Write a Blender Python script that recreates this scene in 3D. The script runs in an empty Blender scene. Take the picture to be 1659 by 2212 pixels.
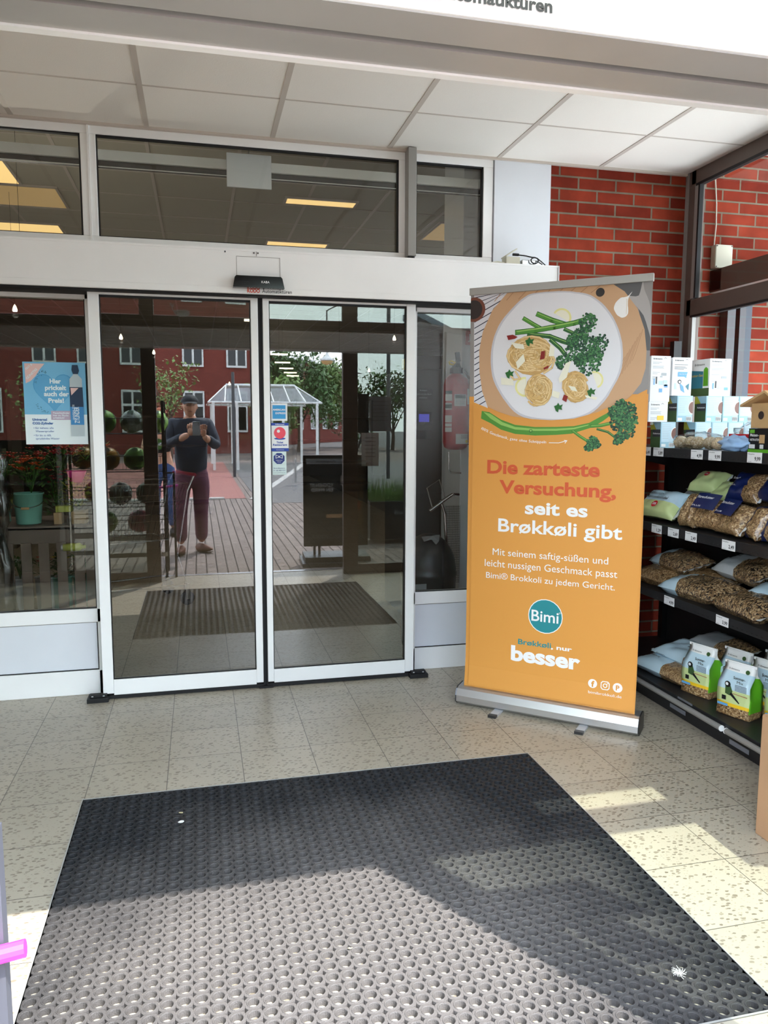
import bpy, bmesh, math, random
from mathutils import Vector, Matrix, noise
SC=bpy.context.scene; COL=SC.collection
pi=math.pi
# ---------------- camera ----------------
cam=bpy.data.cameras.new('camera'); co=bpy.data.objects.new('camera',cam); COL.objects.link(co); SC.camera=co
r=Vector((0.97238101,-0.23338829,0.00225379)); u=Vector((0.02448778,0.11161858,0.99344936)); f=Vector((0.23211102,0.9659561,-0.11425095))
CAM=Vector((0.45551,-3.84784,1.41721))
M=Matrix((( r.x,u.x,-f.x,CAM.x),(r.y,u.y,-f.y,CAM.y),(r.z,u.z,-f.z,CAM.z),(0,0,0,1))); co.matrix_world=M
cam.sensor_fit='VERTICAL'; cam.sensor_height=36; cam.lens=1659.1/2212*36; cam.clip_start=0.005; cam.clip_end=500
# ---------------- world ----------------
W=bpy.data.worlds.new('sky'); SC.world=W; W.use_nodes=True; nt=W.node_tree; nt.nodes.clear()
def N(nt,t,**k):
    n=nt.nodes.new(t)
    for a,b in k.items(): setattr(n,a,b)
    return n
out=N(nt,'ShaderNodeOutputWorld'); bg=N(nt,'ShaderNodeBackground'); tc=N(nt,'ShaderNodeTexCoord'); sp=N(nt,'ShaderNodeSeparateXYZ')
rmp=N(nt,'ShaderNodeValToRGB'); nz=N(nt,'ShaderNodeTexNoise'); mx=N(nt,'ShaderNodeMix',data_type='RGBA'); r2=N(nt,'ShaderNodeValToRGB')
rmp.color_ramp.elements[0].position=0.0; rmp.color_ramp.elements[0].color=(.74,.85,.98,1)
rmp.color_ramp.elements[1].position=.8; rmp.color_ramp.elements[1].color=(.40,.60,.92,1)
nz.inputs['Scale'].default_value=2.2; nz.inputs['Detail'].default_value=6
r2.color_ramp.elements[0].position=.36; r2.color_ramp.elements[1].position=.66
mx.inputs[7].default_value=(.88,.94,1.0,1)
L=nt.links.new
L(tc.outputs['Generated'],sp.inputs[0]); L(sp.outputs['Z'],rmp.inputs[0]); L(tc.outputs['Generated'],nz.inputs['Vector']); L(nz.outputs[0],r2.inputs[0])
L(r2.outputs[0],mx.inputs[0]); L(rmp.outputs[0],mx.inputs[6]); L(mx.outputs[2],bg.inputs[0]); L(bg.outputs[0],out.inputs[0])
bg.inputs[1].default_value=8.2
# ---------------- sun ----------------
sd=bpy.data.lights.new('sun','SUN'); so=bpy.data.objects.new('sun',sd); COL.objects.link(so)
so.rotation_euler=Vector((.377,-.598,1)).to_track_quat('Z','Y').to_euler(); sd.energy=8.8; sd.angle=.009; sd.color=(1,.97,.92)
vs=SC.view_settings; vs.view_transform='Standard'; vs.look='None'; vs.gamma=1; vs.exposure=.68; vs.use_curve_mapping=False
SC.cycles.max_bounces=10; SC.cycles.transparent_max_bounces=40; SC.cycles.glossy_bounces=5; SC.cycles.diffuse_bounces=5
SC.cycles.sample_clamp_indirect=8; SC.cycles.caustics_reflective=False; SC.cycles.caustics_refractive=False; SC.cycles.use_denoising=True
# ---------------- materials ----------------
def lin(c): return tuple(((x/255+.055)/1.055)**2.4 if x>10 else x/255/12.92 for x in c)+(1,)
MATS={}
def mat(n,c=(200,200,200),rough=.55,metal=0,spec=.4,bump=0,bscale=60,var=0,vscale=6,emit=0,trans=0):
    if n in MATS: return MATS[n]
    m=bpy.data.materials.new(n); m.use_nodes=True; t=m.node_tree; b=t.nodes['Principled BSDF']; C=lin(c)
    b.inputs['Base Color'].default_value=C; b.inputs['Roughness'].default_value=rough; b.inputs['Metallic'].default_value=metal
    b.inputs['Specular IOR Level'].default_value=spec; m.diffuse_color=C
    if emit: b.inputs['Emission Color'].default_value=C; b.inputs['Emission Strength'].default_value=emit
    if trans: b.inputs['Alpha'].default_value=1-trans
    g=t.nodes.new('ShaderNodeTexCoord')
    if var:
        nn=t.nodes.new('ShaderNodeTexNoise'); nn.inputs['Scale'].default_value=vscale; nn.inputs['Detail'].default_value=5
        rr=t.nodes.new('ShaderNodeMapRange'); rr.inputs[1].default_value=.3; rr.inputs[2].default_value=.7; rr.inputs[3].default_value=1-var; rr.inputs[4].default_value=1+var
        mm=t.nodes.new('ShaderNodeMix'); mm.data_type='RGBA'; mm.blend_type='MULTIPLY'; mm.inputs[0].default_value=1; mm.inputs[6].default_value=C
        t.links.new(g.outputs['Object'],nn.inputs['Vector']); t.links.new(nn.outputs[0],rr.inputs[0]); t.links.new(rr.outputs[0],mm.inputs[7]); t.links.new(mm.outputs[2],b.inputs['Base Color'])
    if bump:
        nn=t.nodes.new('ShaderNodeTexNoise'); nn.inputs['Scale'].default_value=bscale; nn.inputs['Detail'].default_value=4
        bb=t.nodes.new('ShaderNodeBump'); bb.inputs['Strength'].default_value=bump; bb.inputs['Distance'].default_value=.01
        t.links.new(g.outputs['Object'],nn.inputs['Vector']); t.links.new(nn.outputs[0],bb.inputs['Height']); t.links.new(bb.outputs[0],b.inputs['Normal'])
    MATS[n]=m; return m
def glass(n,col,refl=.074,rough=0):
    m=bpy.data.materials.new(n); m.use_nodes=True; t=m.node_tree; t.nodes.clear()
    o=t.nodes.new('ShaderNodeOutputMaterial'); mxs=t.nodes.new('ShaderNodeMixShader'); tr=t.nodes.new('ShaderNodeBsdfTransparent'); gl=t.nodes.new('ShaderNodeBsdfGlossy')
    tr.inputs[0].default_value=col+(1,); gl.inputs['Roughness'].default_value=rough
    lw=t.nodes.new('ShaderNodeLayerWeight'); lw.inputs[0].default_value=.5; p=t.nodes.new('ShaderNodeMath'); p.operation='POWER'; p.inputs[1].default_value=5
    a=t.nodes.new('ShaderNodeMath'); a.operation='MULTIPLY_ADD'; a.inputs[1].default_value=1-refl; a.inputs[2].default_value=refl
    t.links.new(lw.outputs['Facing'],p.inputs[0]); t.links.new(p.outputs[0],a.inputs[0]); t.links.new(a.outputs[0],mxs.inputs[0])
    t.links.new(tr.outputs[0],mxs.inputs[1]); t.links.new(gl.outputs[0],mxs.inputs[2]); t.links.new(mxs.outputs[0],o.inputs[0]); MATS[n]=m; return m
glass('glass_in',(.86,.87,.855),.09); glass('glass_out',(.65,.69,.645),.05); glass('glass_side',(.93,.94,.92),.05)
glass('glass_top',(.93,.94,.92),.06); glass('film',(.86,.87,.87),.08,.12); glass('film_dark',(.7,.72,.72),.06,.2)
mat('white_alu',(242,243,242),.38,0,.5,var=.03,vscale=3); mat('white_panel',(222,226,232),.3,0,.5,var=.015)
mat('alu',(200,200,202),.32,.85,.5); mat('alu_beige',(176,174,170),.45,.3,.5,var=.05,vscale=4); mat('groove',(60,56,54),.7)
mat('alu_grey',(150,148,144),.4,.3); mat('gasket',(22,22,24),.6); mat('brown_frame',(98,86,80),.45,.2,.4,var=.06,vscale=5); mat('black',(18,18,20),.4); mat('black_gloss',(10,10,12),.12,0,.6)
mat('ceiling_tile',(236,230,222),.9,bump=.1,bscale=250,var=.015,vscale=2); mat('tbar',(196,186,176),.6)
mat('store_ceiling',(176,170,154),.9); mat('store_wall',(120,112,102),.9); mat('light_warm',(255,214,140),.5,emit=.66); mat('light_dim',(214,178,120),.5,emit=.22); mat('lamp_white',(255,240,205),.5,emit=2.5)
mat('steel',(190,190,190),.25,1); mat('dark_steel',(70,70,72),.35,.7); mat('rubber',(64,65,69),.62,0,.35,var=.22,vscale=5,bump=.3,bscale=300)
mat('cardboard',(176,138,104),.85,var=.04,vscale=8,bump=.05,bscale=120); mat('wood_light',(200,164,116),.7,var=.08,vscale=18); mat('plastic_black',(30,30,32),.45,var=.1); mat('paper',(235,236,235),.7); mat('paper_grey',(150,155,160),.8)
mat('red_paint',(176,16,20),.28,0,.5); mat('text_red',(214,96,78),.6); mat('text_dark',(60,62,66),.6); mat('text_black',(15,15,18),.6); mat('text_white',(228,230,231),.6)
mat('sticker_blue',(38,70,160),.5); mat('navy',(18,34,92),.45)
# terrazzo tiles
def terrazzo(n,base,chip,dark,tile=.3,joint=.0022,scale=48,jc=(88,82,74)):
    m=bpy.data.materials.new(n); m.use_nodes=True; t=m.node_tree; b=t.nodes['Principled BSDF']; nl=t.links.new
    g=t.nodes.new('ShaderNodeNewGeometry'); s=t.nodes.new('ShaderNodeSeparateXYZ'); nl(g.outputs['Position'],s.inputs[0])
    def mth(op,a,b2=None,c=None):
        x=t.nodes.new('ShaderNodeMath'); x.operation=op
        for i,v in enumerate((a,b2,c)):
            if v is None: continue
            if isinstance(v,(int,float)): x.inputs[i].default_value=v
            else: nl(v,x.inputs[i])
        return x.outputs[0]
    def dist(o):
        fr=mth('FRACT',mth('DIVIDE',o,tile)); return mth('MULTIPLY',mth('MINIMUM',fr,mth('SUBTRACT',1,fr)),tile)
    dm=mth('MINIMUM',dist(s.outputs[0]),dist(s.outputs[1])); jm=mth('LESS_THAN',dm,joint/2+.0003)
    cx=t.nodes.new('ShaderNodeCombineXYZ'); nl(mth('FLOOR',mth('DIVIDE',s.outputs[0],tile)),cx.inputs[0]); nl(mth('FLOOR',mth('DIVIDE',s.outputs[1],tile)),cx.inputs[1])
    wn=t.nodes.new('ShaderNodeTexWhiteNoise'); nl(cx.outputs[0],wn.inputs[0])
    # chips: stretched random cells
    mp=t.nodes.new('ShaderNodeMapping'); mp.inputs['Scale'].default_value=(1,1.8,1); mp.inputs['Rotation'].default_value=(0,0,.4); nl(g.outputs['Position'],mp.inputs[0])
    nd=t.nodes.new('ShaderNodeTexNoise'); nd.inputs['Scale'].default_value=60; nl(mp.outputs[0],nd.inputs['Vector'])
    va=t.nodes.new('ShaderNodeVectorMath'); va.operation='MULTIPLY_ADD'; nl(nd.outputs['Color'],va.inputs[0]); va.inputs[1].default_value=(.012,.012,.012); nl(mp.outputs[0],va.inputs[2])
    vo=t.nodes.new('ShaderNodeTexVoronoi'); vo.inputs['Scale'].default_value=scale; nl(va.outputs[0],vo.inputs['Vector'])
    sc=t.nodes.new('ShaderNodeSeparateColor'); nl(vo.outputs['Color'],sc.inputs[0])
    ismk=mth('MULTIPLY',mth('LESS_THAN',vo.outputs['Distance'],mth('MULTIPLY_ADD',sc.outputs[2],.3,.26)),mth('LESS_THAN',sc.outputs[0],.5))
    vo2=t.nodes.new('ShaderNodeTexVoronoi'); vo2.inputs['Scale'].default_value=scale*2.1; nl(va.outputs[0],vo2.inputs['Vector'])
    s2=t.nodes.new('ShaderNodeSeparateColor'); nl(vo2.outputs['Color'],s2.inputs[0]); ismk2=mth('MULTIPLY',mth('LESS_THAN',vo2.outputs['Distance'],.35),mth('LESS_THAN',s2.outputs[0],.3))
    no=t.nodes.new('ShaderNodeTexNoise'); no.inputs['Scale'].default_value=3; no.inputs['Detail'].default_value=5; nl(g.outputs['Position'],no.inputs['Vector'])
    def mix(fac,a,b2,bl='MIX'):
        x=t.nodes.new('ShaderNodeMix'); x.data_type='RGBA'; x.blend_type=bl
        for i,v in ((0,fac),(6,a),(7,b2)):
            if isinstance(v,(int,float)): x.inputs[i].default_value=v
            elif isinstance(v,tuple): x.inputs[i].default_value=v
            else: nl(v,x.inputs[i])
        return x.outputs[2]
    chc=mix(sc.outputs[1],lin(dark),lin(chip)); c=mix(mth('MULTIPLY',ismk2,.45),lin(base),lin(chip)); c=mix(mth('MULTIPLY',ismk,.85),c,chc)
    br=mth('ADD',mth('MULTIPLY_ADD',wn.outputs[0],.10,.93),mth('MULTIPLY_ADD',no.outputs[0],.22,-.11)); cc=t.nodes.new('ShaderNodeCombineXYZ')
    for i in range(3): nl(br,cc.inputs[i])
    c=mix(1.0,c,cc.outputs[0],'MULTIPLY'); c=mix(jm,c,lin(jc)); nl(c,b.inputs['Base Color'])
    b.inputs['Roughness'].default_value=.33; b.inputs['Specular IOR Level'].default_value=.45
    bm=t.nodes.new('ShaderNodeBump'); bm.inputs['Strength'].default_value=.5; bm.inputs['Distance'].default_value=.002; nl(mth('SUBTRACT',1,jm),bm.inputs['Height']); nl(bm.outputs[0],b.inputs['Normal'])
    MATS[n]=m; return m
terrazzo('terrazzo',(172,163,146),(140,130,113),(108,98,84))
def brick(n,ax,c1,c2,mc,w=.25,h=.0765,ms=.012,off=.5):
    m=bpy.data.materials.new(n); m.use_nodes=True; t=m.node_tree; b=t.nodes['Principled BSDF']; nl=t.links.new
    g=t.nodes.new('ShaderNodeNewGeometry'); s=t.nodes.new('ShaderNodeSeparateXYZ'); nl(g.outputs['Position'],s.inputs[0]); cx=t.nodes.new('ShaderNodeCombineXYZ')
    nl(s.outputs[ax[0]],cx.inputs[0]); nl(s.outputs[ax[1]],cx.inputs[1])
    k=t.nodes.new('ShaderNodeTexBrick'); k.offset=off; k.offset_frequency=2; k.squash=1.0; k.squash_frequency=3; nl(cx.outputs[0],k.inputs['Vector'])
    k.inputs['Color1'].default_value=lin(c1); k.inputs['Color2'].default_value=lin(c2); k.inputs['Mortar'].default_value=lin(mc); k.inputs['Scale'].default_value=1
    k.inputs['Brick Width'].default_value=w; k.inputs['Row Height'].default_value=h; k.inputs['Mortar Size'].default_value=ms/2; k.inputs['Mortar Smooth'].default_value=.15
    no=t.nodes.new('ShaderNodeTexNoise'); no.inputs['Scale'].default_value=9; no.inputs['Detail'].default_value=7; nl(g.outputs['Position'],no.inputs['Vector'])
    mr=t.nodes.new('ShaderNodeMapRange'); mr.inputs[1].default_value=.3; mr.inputs[2].default_value=.7; mr.inputs[3].default_value=.78; mr.inputs[4].default_value=1.15; nl(no.outputs[0],mr.inputs[0])
    x=t.nodes.new('ShaderNodeMix'); x.data_type='RGBA'; x.blend_type='MULTIPLY'; x.inputs[0].default_value=1; nl(k.outputs[0],x.inputs[6]); nl(mr.outputs[0],x.inputs[7]); nl(x.outputs[2],b.inputs['Base Color'])
    b.inputs['Roughness'].default_value=.9; b.inputs['Specular IOR Level'].default_value=.15; bm=t.nodes.new('ShaderNodeBump'); bm.invert=True; bm.inputs['Strength'].default_value=.8; bm.inputs['Distance'].default_value=.006; nl(k.outputs['Fac'],bm.inputs['Height']); nl(bm.outputs[0],b.inputs['Normal'])
    MATS[n]=m; return m
brick('brick_red',(0,2),(146,58,38),(112,38,26),(122,110,94),w=.235,h=.0668,ms=.011); brick('brick_far',(0,2),(128,62,52),(112,52,46),(120,80,70),w=.25,h=.08)
brick('paving',(1,0),(142,128,120),(124,112,106),(68,60,56),w=.2,h=.1,ms=.014)
# ---------------- builders ----------------
class B:
    def __init__(s): s.v=[]; s.f=[]; s.m=[]; s.k='_'
    def face(s,pts,m=None):
        i=len(s.v); s.v+= [tuple(p) for p in pts]; s.f.append(tuple(range(i,i+len(pts)))); s.m.append(m or s.k)
    def box(s,a,b,m=None,rot=None,c=None):
        x0,y0,z0=a; x1,y1,z1=b; i=len(s.v)
        P=[(x,y,z) for z in (z0,z1) for x,y in ((x0,y0),(x1,y0),(x1,y1),(x0,y1))]
        if rot is not None:
            c=Vector(c or ((x0+x1)/2,(y0+y1)/2,(z0+z1)/2)); P=[tuple(rot@(Vector(p)-c)+c) for p in P]
        s.v+=P
        for q in ((3,2,1,0),(4,5,6,7),(0,1,5,4),(1,2,6,5),(2,3,7,6),(3,0,4,7)): s.f.append(tuple(i+k for k in q)); s.m.append(m or s.k)
        return s
    def grid(s,fn,nu,nv,m=None,cu=False,cv=False,mf=None):
        i=len(s.v)
        for a in range(nu):
            for b in range(nv): s.v.append(tuple(fn(a/(nu if cu else nu-1),b/(nv if cv else nv-1))))
        for a in range(nu if cu else nu-1):
            for b in range(nv if cv else nv-1):
                s.f.append((i+a*nv+b,i+((a+1)%nu)*nv+b,i+((a+1)%nu)*nv+(b+1)%nv,i+a*nv+(b+1)%nv)); s.m.append(mf(a/nu,b/nv) if mf else (m or s.k))
        return s
    def tube(s,pts,rad,m=None,n=10,cap=True,closed=False):
        pts=[Vector(p) for p in pts]; R=rad if isinstance(rad,(list,tuple)) else [rad]*len(pts); i=len(s.v); up=None; N_=len(pts)
        for k,p in enumerate(pts):
            t=(pts[(k+1)%N_]-pts[k-1]) if (closed or 0<k<N_-1) else (pts[1]-pts[0] if k==0 else pts[-1]-pts[-2]); t.normalize()
            if up is None: up=Vector((0,0,1)) if abs(t.z)<.9 else Vector((1,0,0))
            a=t.cross(up); a.normalize(); b=a.cross(t); up=b
            for j in range(n): w=2*pi*j/n; s.v.append(tuple(p+(a*math.cos(w)+b*math.sin(w))*R[k]))
        for k in range(N_ if closed else N_-1):
            for j in range(n): q=(k+1)%N_; s.f.append((i+k*n+j,i+k*n+(j+1)%n,i+q*n+(j+1)%n,i+q*n+j)); s.m.append(m or s.k)
        if cap and not closed: s.f.append(tuple(i+j for j in range(n))[::-1]); s.m.append(m or s.k); s.f.append(tuple(i+(N_-1)*n+j for j in range(n))); s.m.append(m or s.k)
        return s
    def lathe(s,prof,c,m=None,n=24,ax='z',mf=None):
        i=len(s.v); c=Vector(c)
        for rr,h in prof:
            for j in range(n):
                w=2*pi*j/n; x,y=rr*math.cos(w),rr*math.sin(w)
                s.v.append(tuple(c+(Vector((x,y,h)) if ax=='z' else Vector((h,x,y)) if ax=='x' else Vector((x,h,y)))))
        for k in range(len(prof)-1):
            for j in range(n): s.f.append((i+k*n+j,i+k*n+(j+1)%n,i+(k+1)*n+(j+1)%n,i+(k+1)*n+j)); s.m.append(mf(k,j/n) if mf else (m or s.k))
        return s
    def ball(s,c,rx,ry=None,rz=None,m=None,n=16,k=10,mf=None):
        ry=ry or rx; rz=rz or rx; c=Vector(c)
        return s.grid(lambda a,b:c+Vector((rx*math.cos(2*pi*a)*math.sin(pi*b),ry*math.sin(2*pi*a)*math.sin(pi*b),rz*math.cos(pi*b))),n,k,m,cu=True,mf=mf)
    def disc(s,c,r,nrm,m=None,n=24):
        q=Vector(nrm).to_track_quat('Z','Y'); s.face([Vector(c)+q@Vector((r*math.cos(2*pi*i/n),r*math.sin(2*pi*i/n),0)) for i in range(n)],m)
    def text(s,t,org,ux,uz,w=None,cap=.02,m='text_dark',bold=0,align='L'):
        vs_,fs_,x0,x1,hc=glyphs(t,bold); ux=Vector(ux); uz=Vector(uz); org=Vector(org); sy=cap/hc; sx=(w/(x1-x0)) if w else sy
        ofs=0 if align=='L' else -(x1-x0)*sx/2; i=len(s.v)
        for x,y in vs_: s.v.append(tuple(org+ux*((x-x0)*sx+ofs)+uz*(y*sy)))
        for q in fs_: s.f.append(tuple(i+a for a in q)); s.m.append(m)
        return s
    def build(s,name,m=None,parent=None,smooth=False,loc=None):
        if parent is not None: inv=WM(parent).inverted(); V=[tuple(inv@Vector(v)) for v in s.v]
        elif loc is not None: L_=Vector(loc); V=[tuple(Vector(v)-L_) for v in s.v]
        else: V=s.v
        me=bpy.data.meshes.new(name); me.from_pydata(V,[],s.f); keys=[]
        for k in s.m:
            if k not in keys: keys.append(k)
        for k in keys: me.materials.append(MATS[m if k=='_' else k])
        if len(keys)>1: me.polygons.foreach_set('material_index',[keys.index(k) for k in s.m])
        if smooth: me.polygons.foreach_set('use_smooth',[True]*len(me.polygons))
        me.update(); o=bpy.data.objects.new(name,me); COL.objects.link(o)
        if parent is not None: o.parent=parent
        elif loc is not None: o.location=loc
        return o
GL={}
def glyphs(t,bold=0):
    if (t,bold) in GL: return GL[(t,bold)]
    def mk(tt):
        c=bpy.data.curves.new('t','FONT'); c.body=tt; c.size=1; c.offset=bold; c.resolution_u=4; o=bpy.data.objects.new('t',c); me=bpy.data.meshes.new_from_object(o)
        v=[(a.co.x,a.co.y) for a in me.vertices]; fc=[tuple(p.vertices) for p in me.polygons]
        bpy.data.objects.remove(o); bpy.data.curves.remove(c); bpy.data.meshes.remove(me); return v,fc
    v,fc=mk(t); hv,_=mk('H'); hc=max(y for x,y in hv)
    GL[(t,bold)]=(v,fc,min(x for x,y in v),max(x for x,y in v),hc); return GL[(t,bold)]
def WM(o):
    m=o.matrix_basis.copy()
    while o.parent: o=o.parent; m=o.matrix_basis@m
    return m
def thing(name,label,cat,loc=(0,0,0),rz=0,group=None):
    o=bpy.data.objects.new(name,None); COL.objects.link(o); o.location=loc; o.rotation_euler=(0,0,rz); o.empty_display_size=.1
    o['label']=label; o['category']=cat
    if group: o['group']=group
    return o
def tag(o,label,cat,group=None):
    o['label']=label; o['category']=cat
    if group: o['group']=group
    return o
def struct(o): o['kind']='structure'; return o
def copy_thing(o,loc=None,rz=None,label=None):
    c=o.copy(); COL.objects.link(c)
    if loc is not None: c.location=loc
    if rz is not None: c.rotation_euler=(0,0,rz)
    if label: c['label']=label
    for ch in list(o.children):
        d=ch.copy(); COL.objects.link(d); d.parent=c
        for g in list(ch.children): e=g.copy(); COL.objects.link(e); e.parent=d
    return c
def bevel(o,w=.004,seg=2):
    md=o.modifiers.new('bevel','BEVEL'); md.width=w; md.segments=seg; md.limit_method='ANGLE'; return o
def Q(a,b,n,m=None): # box part quick
    return B().box(a,b).build(n,m)
YW=.31; YO=-2.8; CZ=2.87
X0=-2.2; XS=3.3
# ================= structure =================
# floor with a recess for the mat
fb=B(); MX0,MX1,MY0,MY1=-.004,1.806,-2.395,-.896; yb=-3.0
for a,b in (((X0-.1,MY1,-.06),(XS+.05,17,0)),((X0-.1,yb,-.06),(MX0,MY1,0)),((MX1,yb,-.06),(XS+.05,MY1,0)),((MX0,yb,-.06),(MX1,MY0,0)),((MX0,MY0,-.06),(MX1,MY1,-.016))): fb.box(a,b)
struct(fb.build('floor','terrazzo'))
fe=B()
for a,b in (((MX0-.004,MY0-.004,-.016),(MX0,MY1+.004,.002)),((MX1,MY0-.004,-.016),(MX1+.004,MY1+.004,.002)),((MX0,MY1,-.016),(MX1,MY1+.004,.002)),((MX0,MY0-.004,-.016),(MX1,MY0,.002))): fe.box(a,b)
struct(fe.build('trim_1','alu_beige'))
struct(B().box((X0-.1,-3.06,-.06),(XS+.05,-3.0,.004)).build('trim_2','alu'))
# ceiling: slab above, tiles, visible bars
cb=B(); cb.box((X0-.1,YO-.05,CZ),(XS+.08,YW,CZ+.2)); struct(cb.build('ceiling','ceiling_tile'))
tb=B(); x=.243-.617*4
while x<XS: tb.box((x-.012,YO+.05,CZ-.003),(x+.012,YW,CZ+.001)); x+=.617
for y in (-.19,-.81,-1.43,-2.05,-2.67): tb.box((X0,y-.005,CZ-.002),(XS,y+.005,CZ+.001))
tb.box((X0,YW-.02,CZ-.012),(XS,YW,CZ)); struct(tb.build('trim_3','tbar'))
# brick walls
bk=B(); bk.box((2.415,YW,-.06),(7.5,YW+.24,3.6)); struct(bk.build('wall_back','brick_red'))
struct(B().box((X0-.2,YW,CZ),(2.415,YW+.2,3.6)).build('wall_above','white_alu'))
struct(B().box((X0-.2,YO-.05,-.06),(X0-.1,YW,CZ+.2)).build('wall_left','brick_red'))
# upper window band
def frame(n,rects,m='white_alu',y0=YW,y1=YW+.05,bev=.003):
    b=B()
    for x0,x1,z0,z1 in rects: b.box((x0,y0,z0),(x1,y1,z1))
    return bevel(struct(b.build(n,m)),bev)
w=frame('window_1',[(X0,2.07,2.27,2.338),(X0,2.07,2.82,2.872),(-.073,-.0,2.338,2.82),(1.533,1.63,2.338,2.82),(2.014,2.07,2.338,2.82)])
g=B(); 
for x0,x1 in ((X0,-.073),(.0,1.533),(1.63,2.014)): g.box((x0,YW+.03,2.338),(x1,YW+.036,2.82))
o=g.build('pane','glass_top',w)
g=B()
for x0,x1 in ((X0,-.073),(.0,1.533),(1.63,2.014)):
    for a,b in (((x0,2.812),(x1,2.82)),((x0,2.338),(x1,2.342)),((x0,2.338),(x0+.005,2.82)),((x1-.008,2.338),(x1,2.82))): g.box((a[0],YW+.006,a[1]),(b[0],YW+.03,b[1]))
g.build('gasket','gasket',w)
g=B(); g.box((X0,YW-.012,2.27),(2.07,YW,2.292)); g.box((-.04,YW-.006,2.29),(-.03,YW,2.87),'white_alu'); g.build('sill','white_alu',w)
cp=B(); cp.box((1.566,YW-.07,2.31),(1.612,YW,2.866)); cp.box((1.572,YW-.065,2.27),(1.580,YW-.01,2.31),'gasket'); cp.box((1.596,YW-.065,2.27),(1.606,YW-.01,2.31),'text_dark'); bevel(struct(cp.build('trim_4','alu_grey')),.003)
pn=B(); pn.box((2.075,YW-.008,2.27),(2.412,YW+.02,2.868)); bevel(struct(pn.build('trim_5','white_panel')),.002)
# automatic door header
hd=thing('door_header','long white automatic sliding door header box above the inner doors','door header',(.6,.2,2.06))
b=B(); b.box((X0,.12,2.066),(2.38,YW,2.268)); bevel(b.build('cover','white_alu',hd),.004)
b=B(); b.box((X0,.112,2.056),(2.384,.13,2.088)); b.box((2.381,.112,2.056),(2.386,YW,2.272)); bevel(b.build('lower_lip','white_alu',hd),.003)
b=B(); b.box((X0,.116,2.262),(2.386,YW,2.272)); b.build('top_edge','white_alu',hd)
b=B()
b.box((.755,.117,2.24),(.7565,.1195,2.262)); b.build('joint','text_dark',hd)
for x in (.60,.74,.76): B().box((x,.114,2.252),(x+.006,.1195,2.258)).build('screw','text_dark',hd)
b=B(); b.box((X0,.14,2.05),(2.38,.3,2.066)); b.build('underside','gasket',hd)
b=B(); y=.1185
for q in (((.657,y,2.138),(.659,.1195,2.237)),((.870,y,2.138),(.872,.1195,2.237)),((.657,y,2.2355),(.872,.1195,2.2375))): b.box(*q)
b.build('cover_seam','alu_grey',hd)
b=B(); b.text('KODO',(.707,.1115,2.063),(1,0,0),(0,0,1),w=.062,cap=.0185,m='text_red',bold=.05); b.text('Automatiktüren',(.780,.1115,2.064),(1,0,0),(0,0,1),w=.148,cap=.0165,m='text_dark',bold=.012); b.build('lettering','text_dark',hd)
# motion sensor
sn=thing('motion_sensor','black motion sensor on the door header with small white lettering','sensor',(.76,.1,2.08))
b=B(); pr=[(.636,2.080),(.887,2.080),(.877,2.128),(.870,2.136),(.653,2.136),(.645,2.128)]
b.face([(x,.068,z) for x,z in pr]); b.face([(x,.112,z) for x,z in pr][::-1])
for i in range(6): a,c=pr[i],pr[(i+1)%6]; b.face([(a[0],.112,a[1]),(c[0],.112,c[1]),(c[0],.068,c[1]),(a[0],.068,a[1])])
bevel(b.build('housing','black_gloss',sn),.004)
b=B(); b.box((.664,.065,2.088),(.712,.0675,2.104)); b.box((.664,.065,2.108),(.712,.0675,2.126)); b.build('lens','black_gloss',sn)
b=B(); b.text('KABA',(.774,.0674,2.103),(1,0,0),(0,0,1),w=.04,cap=.0105,m='text_white',bold=.02); b.build('lettering','text_white',sn)
# inner sliding door leaves
def leaf(n,xs,yc,parts,zt=2.06,gm='glass_in',lab=None,fm='white_alu'):
    x0,x1,gx0,gx1,zb,zgb,zgt=xs
    b=B(); b.box((x0,yc-.018,.03),(gx0,yc+.022,zt)); b.box((gx1,yc-.018,.03),(x1,yc+.022,zt)); b.box((gx0,yc-.02,zb),(gx1,yc+.022,zgb)); b.box((gx0,yc-.018,zgt),(gx1,yc+.022,zt))
    o=struct(b.build(n,fm)); bevel(o,.003)
    g=B(); g.box((gx0,yc,zgb),(gx1,yc+.006,zgt)); g.build('pane',gm,o)
    g=B()
    for a,c in (((gx0,zgb),(gx0+.004,zgt)),((gx1-.005,zgb),(gx1,zgt)),((gx0,zgt-.01),(gx1,zgt)),((gx0,zgb),(gx1,zgb+.004))): g.box((a[0],yc-.012,a[1]),(c[0],yc,c[1]))
    g.build('gasket','gasket',o); return o
d1=leaf('door_1',(-.055,.764,-.002,.727,.022,.103,2.040),.22,None)
d2=leaf('door_2',(.788,1.602,.820,1.551,.024,.098,2.040),.22,None)
b=B(); b.box((.764,.205,.012),(.770,.24,2.06)); b.box((.782,.205,.012),(.788,.24,2.06)); b.box((.770,.215,.012),(.782,.235,2.06)); struct(b.build('trim_6','gasket'))
for i,(x,dx) in enumerate(((-.055,-1),(1.602,1))):
    b=B(); xa,xb=sorted((x-.03*dx,x+.075*dx)); b.box((xa,.16,.0),(xb,.25,.022)); b.box((xa+.01,.18,.022),(xb-.01,.215,.036)); b.box((xa+.02,.178,.026),(xa+.03,.181,.032),'alu'); b.box((xb-.03,.178,.026),(xb-.02,.181,.032),'alu')
    tag(bevel(b.build('floor_guide','gasket'),.003),['black floor guide block under the left corner of the left sliding door','black floor guide block under the right corner of the right sliding door'][i],'door guide','door floor guides')
b=B(); b.box((-.05,.2,.004),(.764,.24,.022)); b.box((.788,.2,.004),(1.6,.24,.022)); b.box((.74,.19,.0),(.815,.245,.012)); struct(b.build('trim_7','gasket'))
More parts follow.
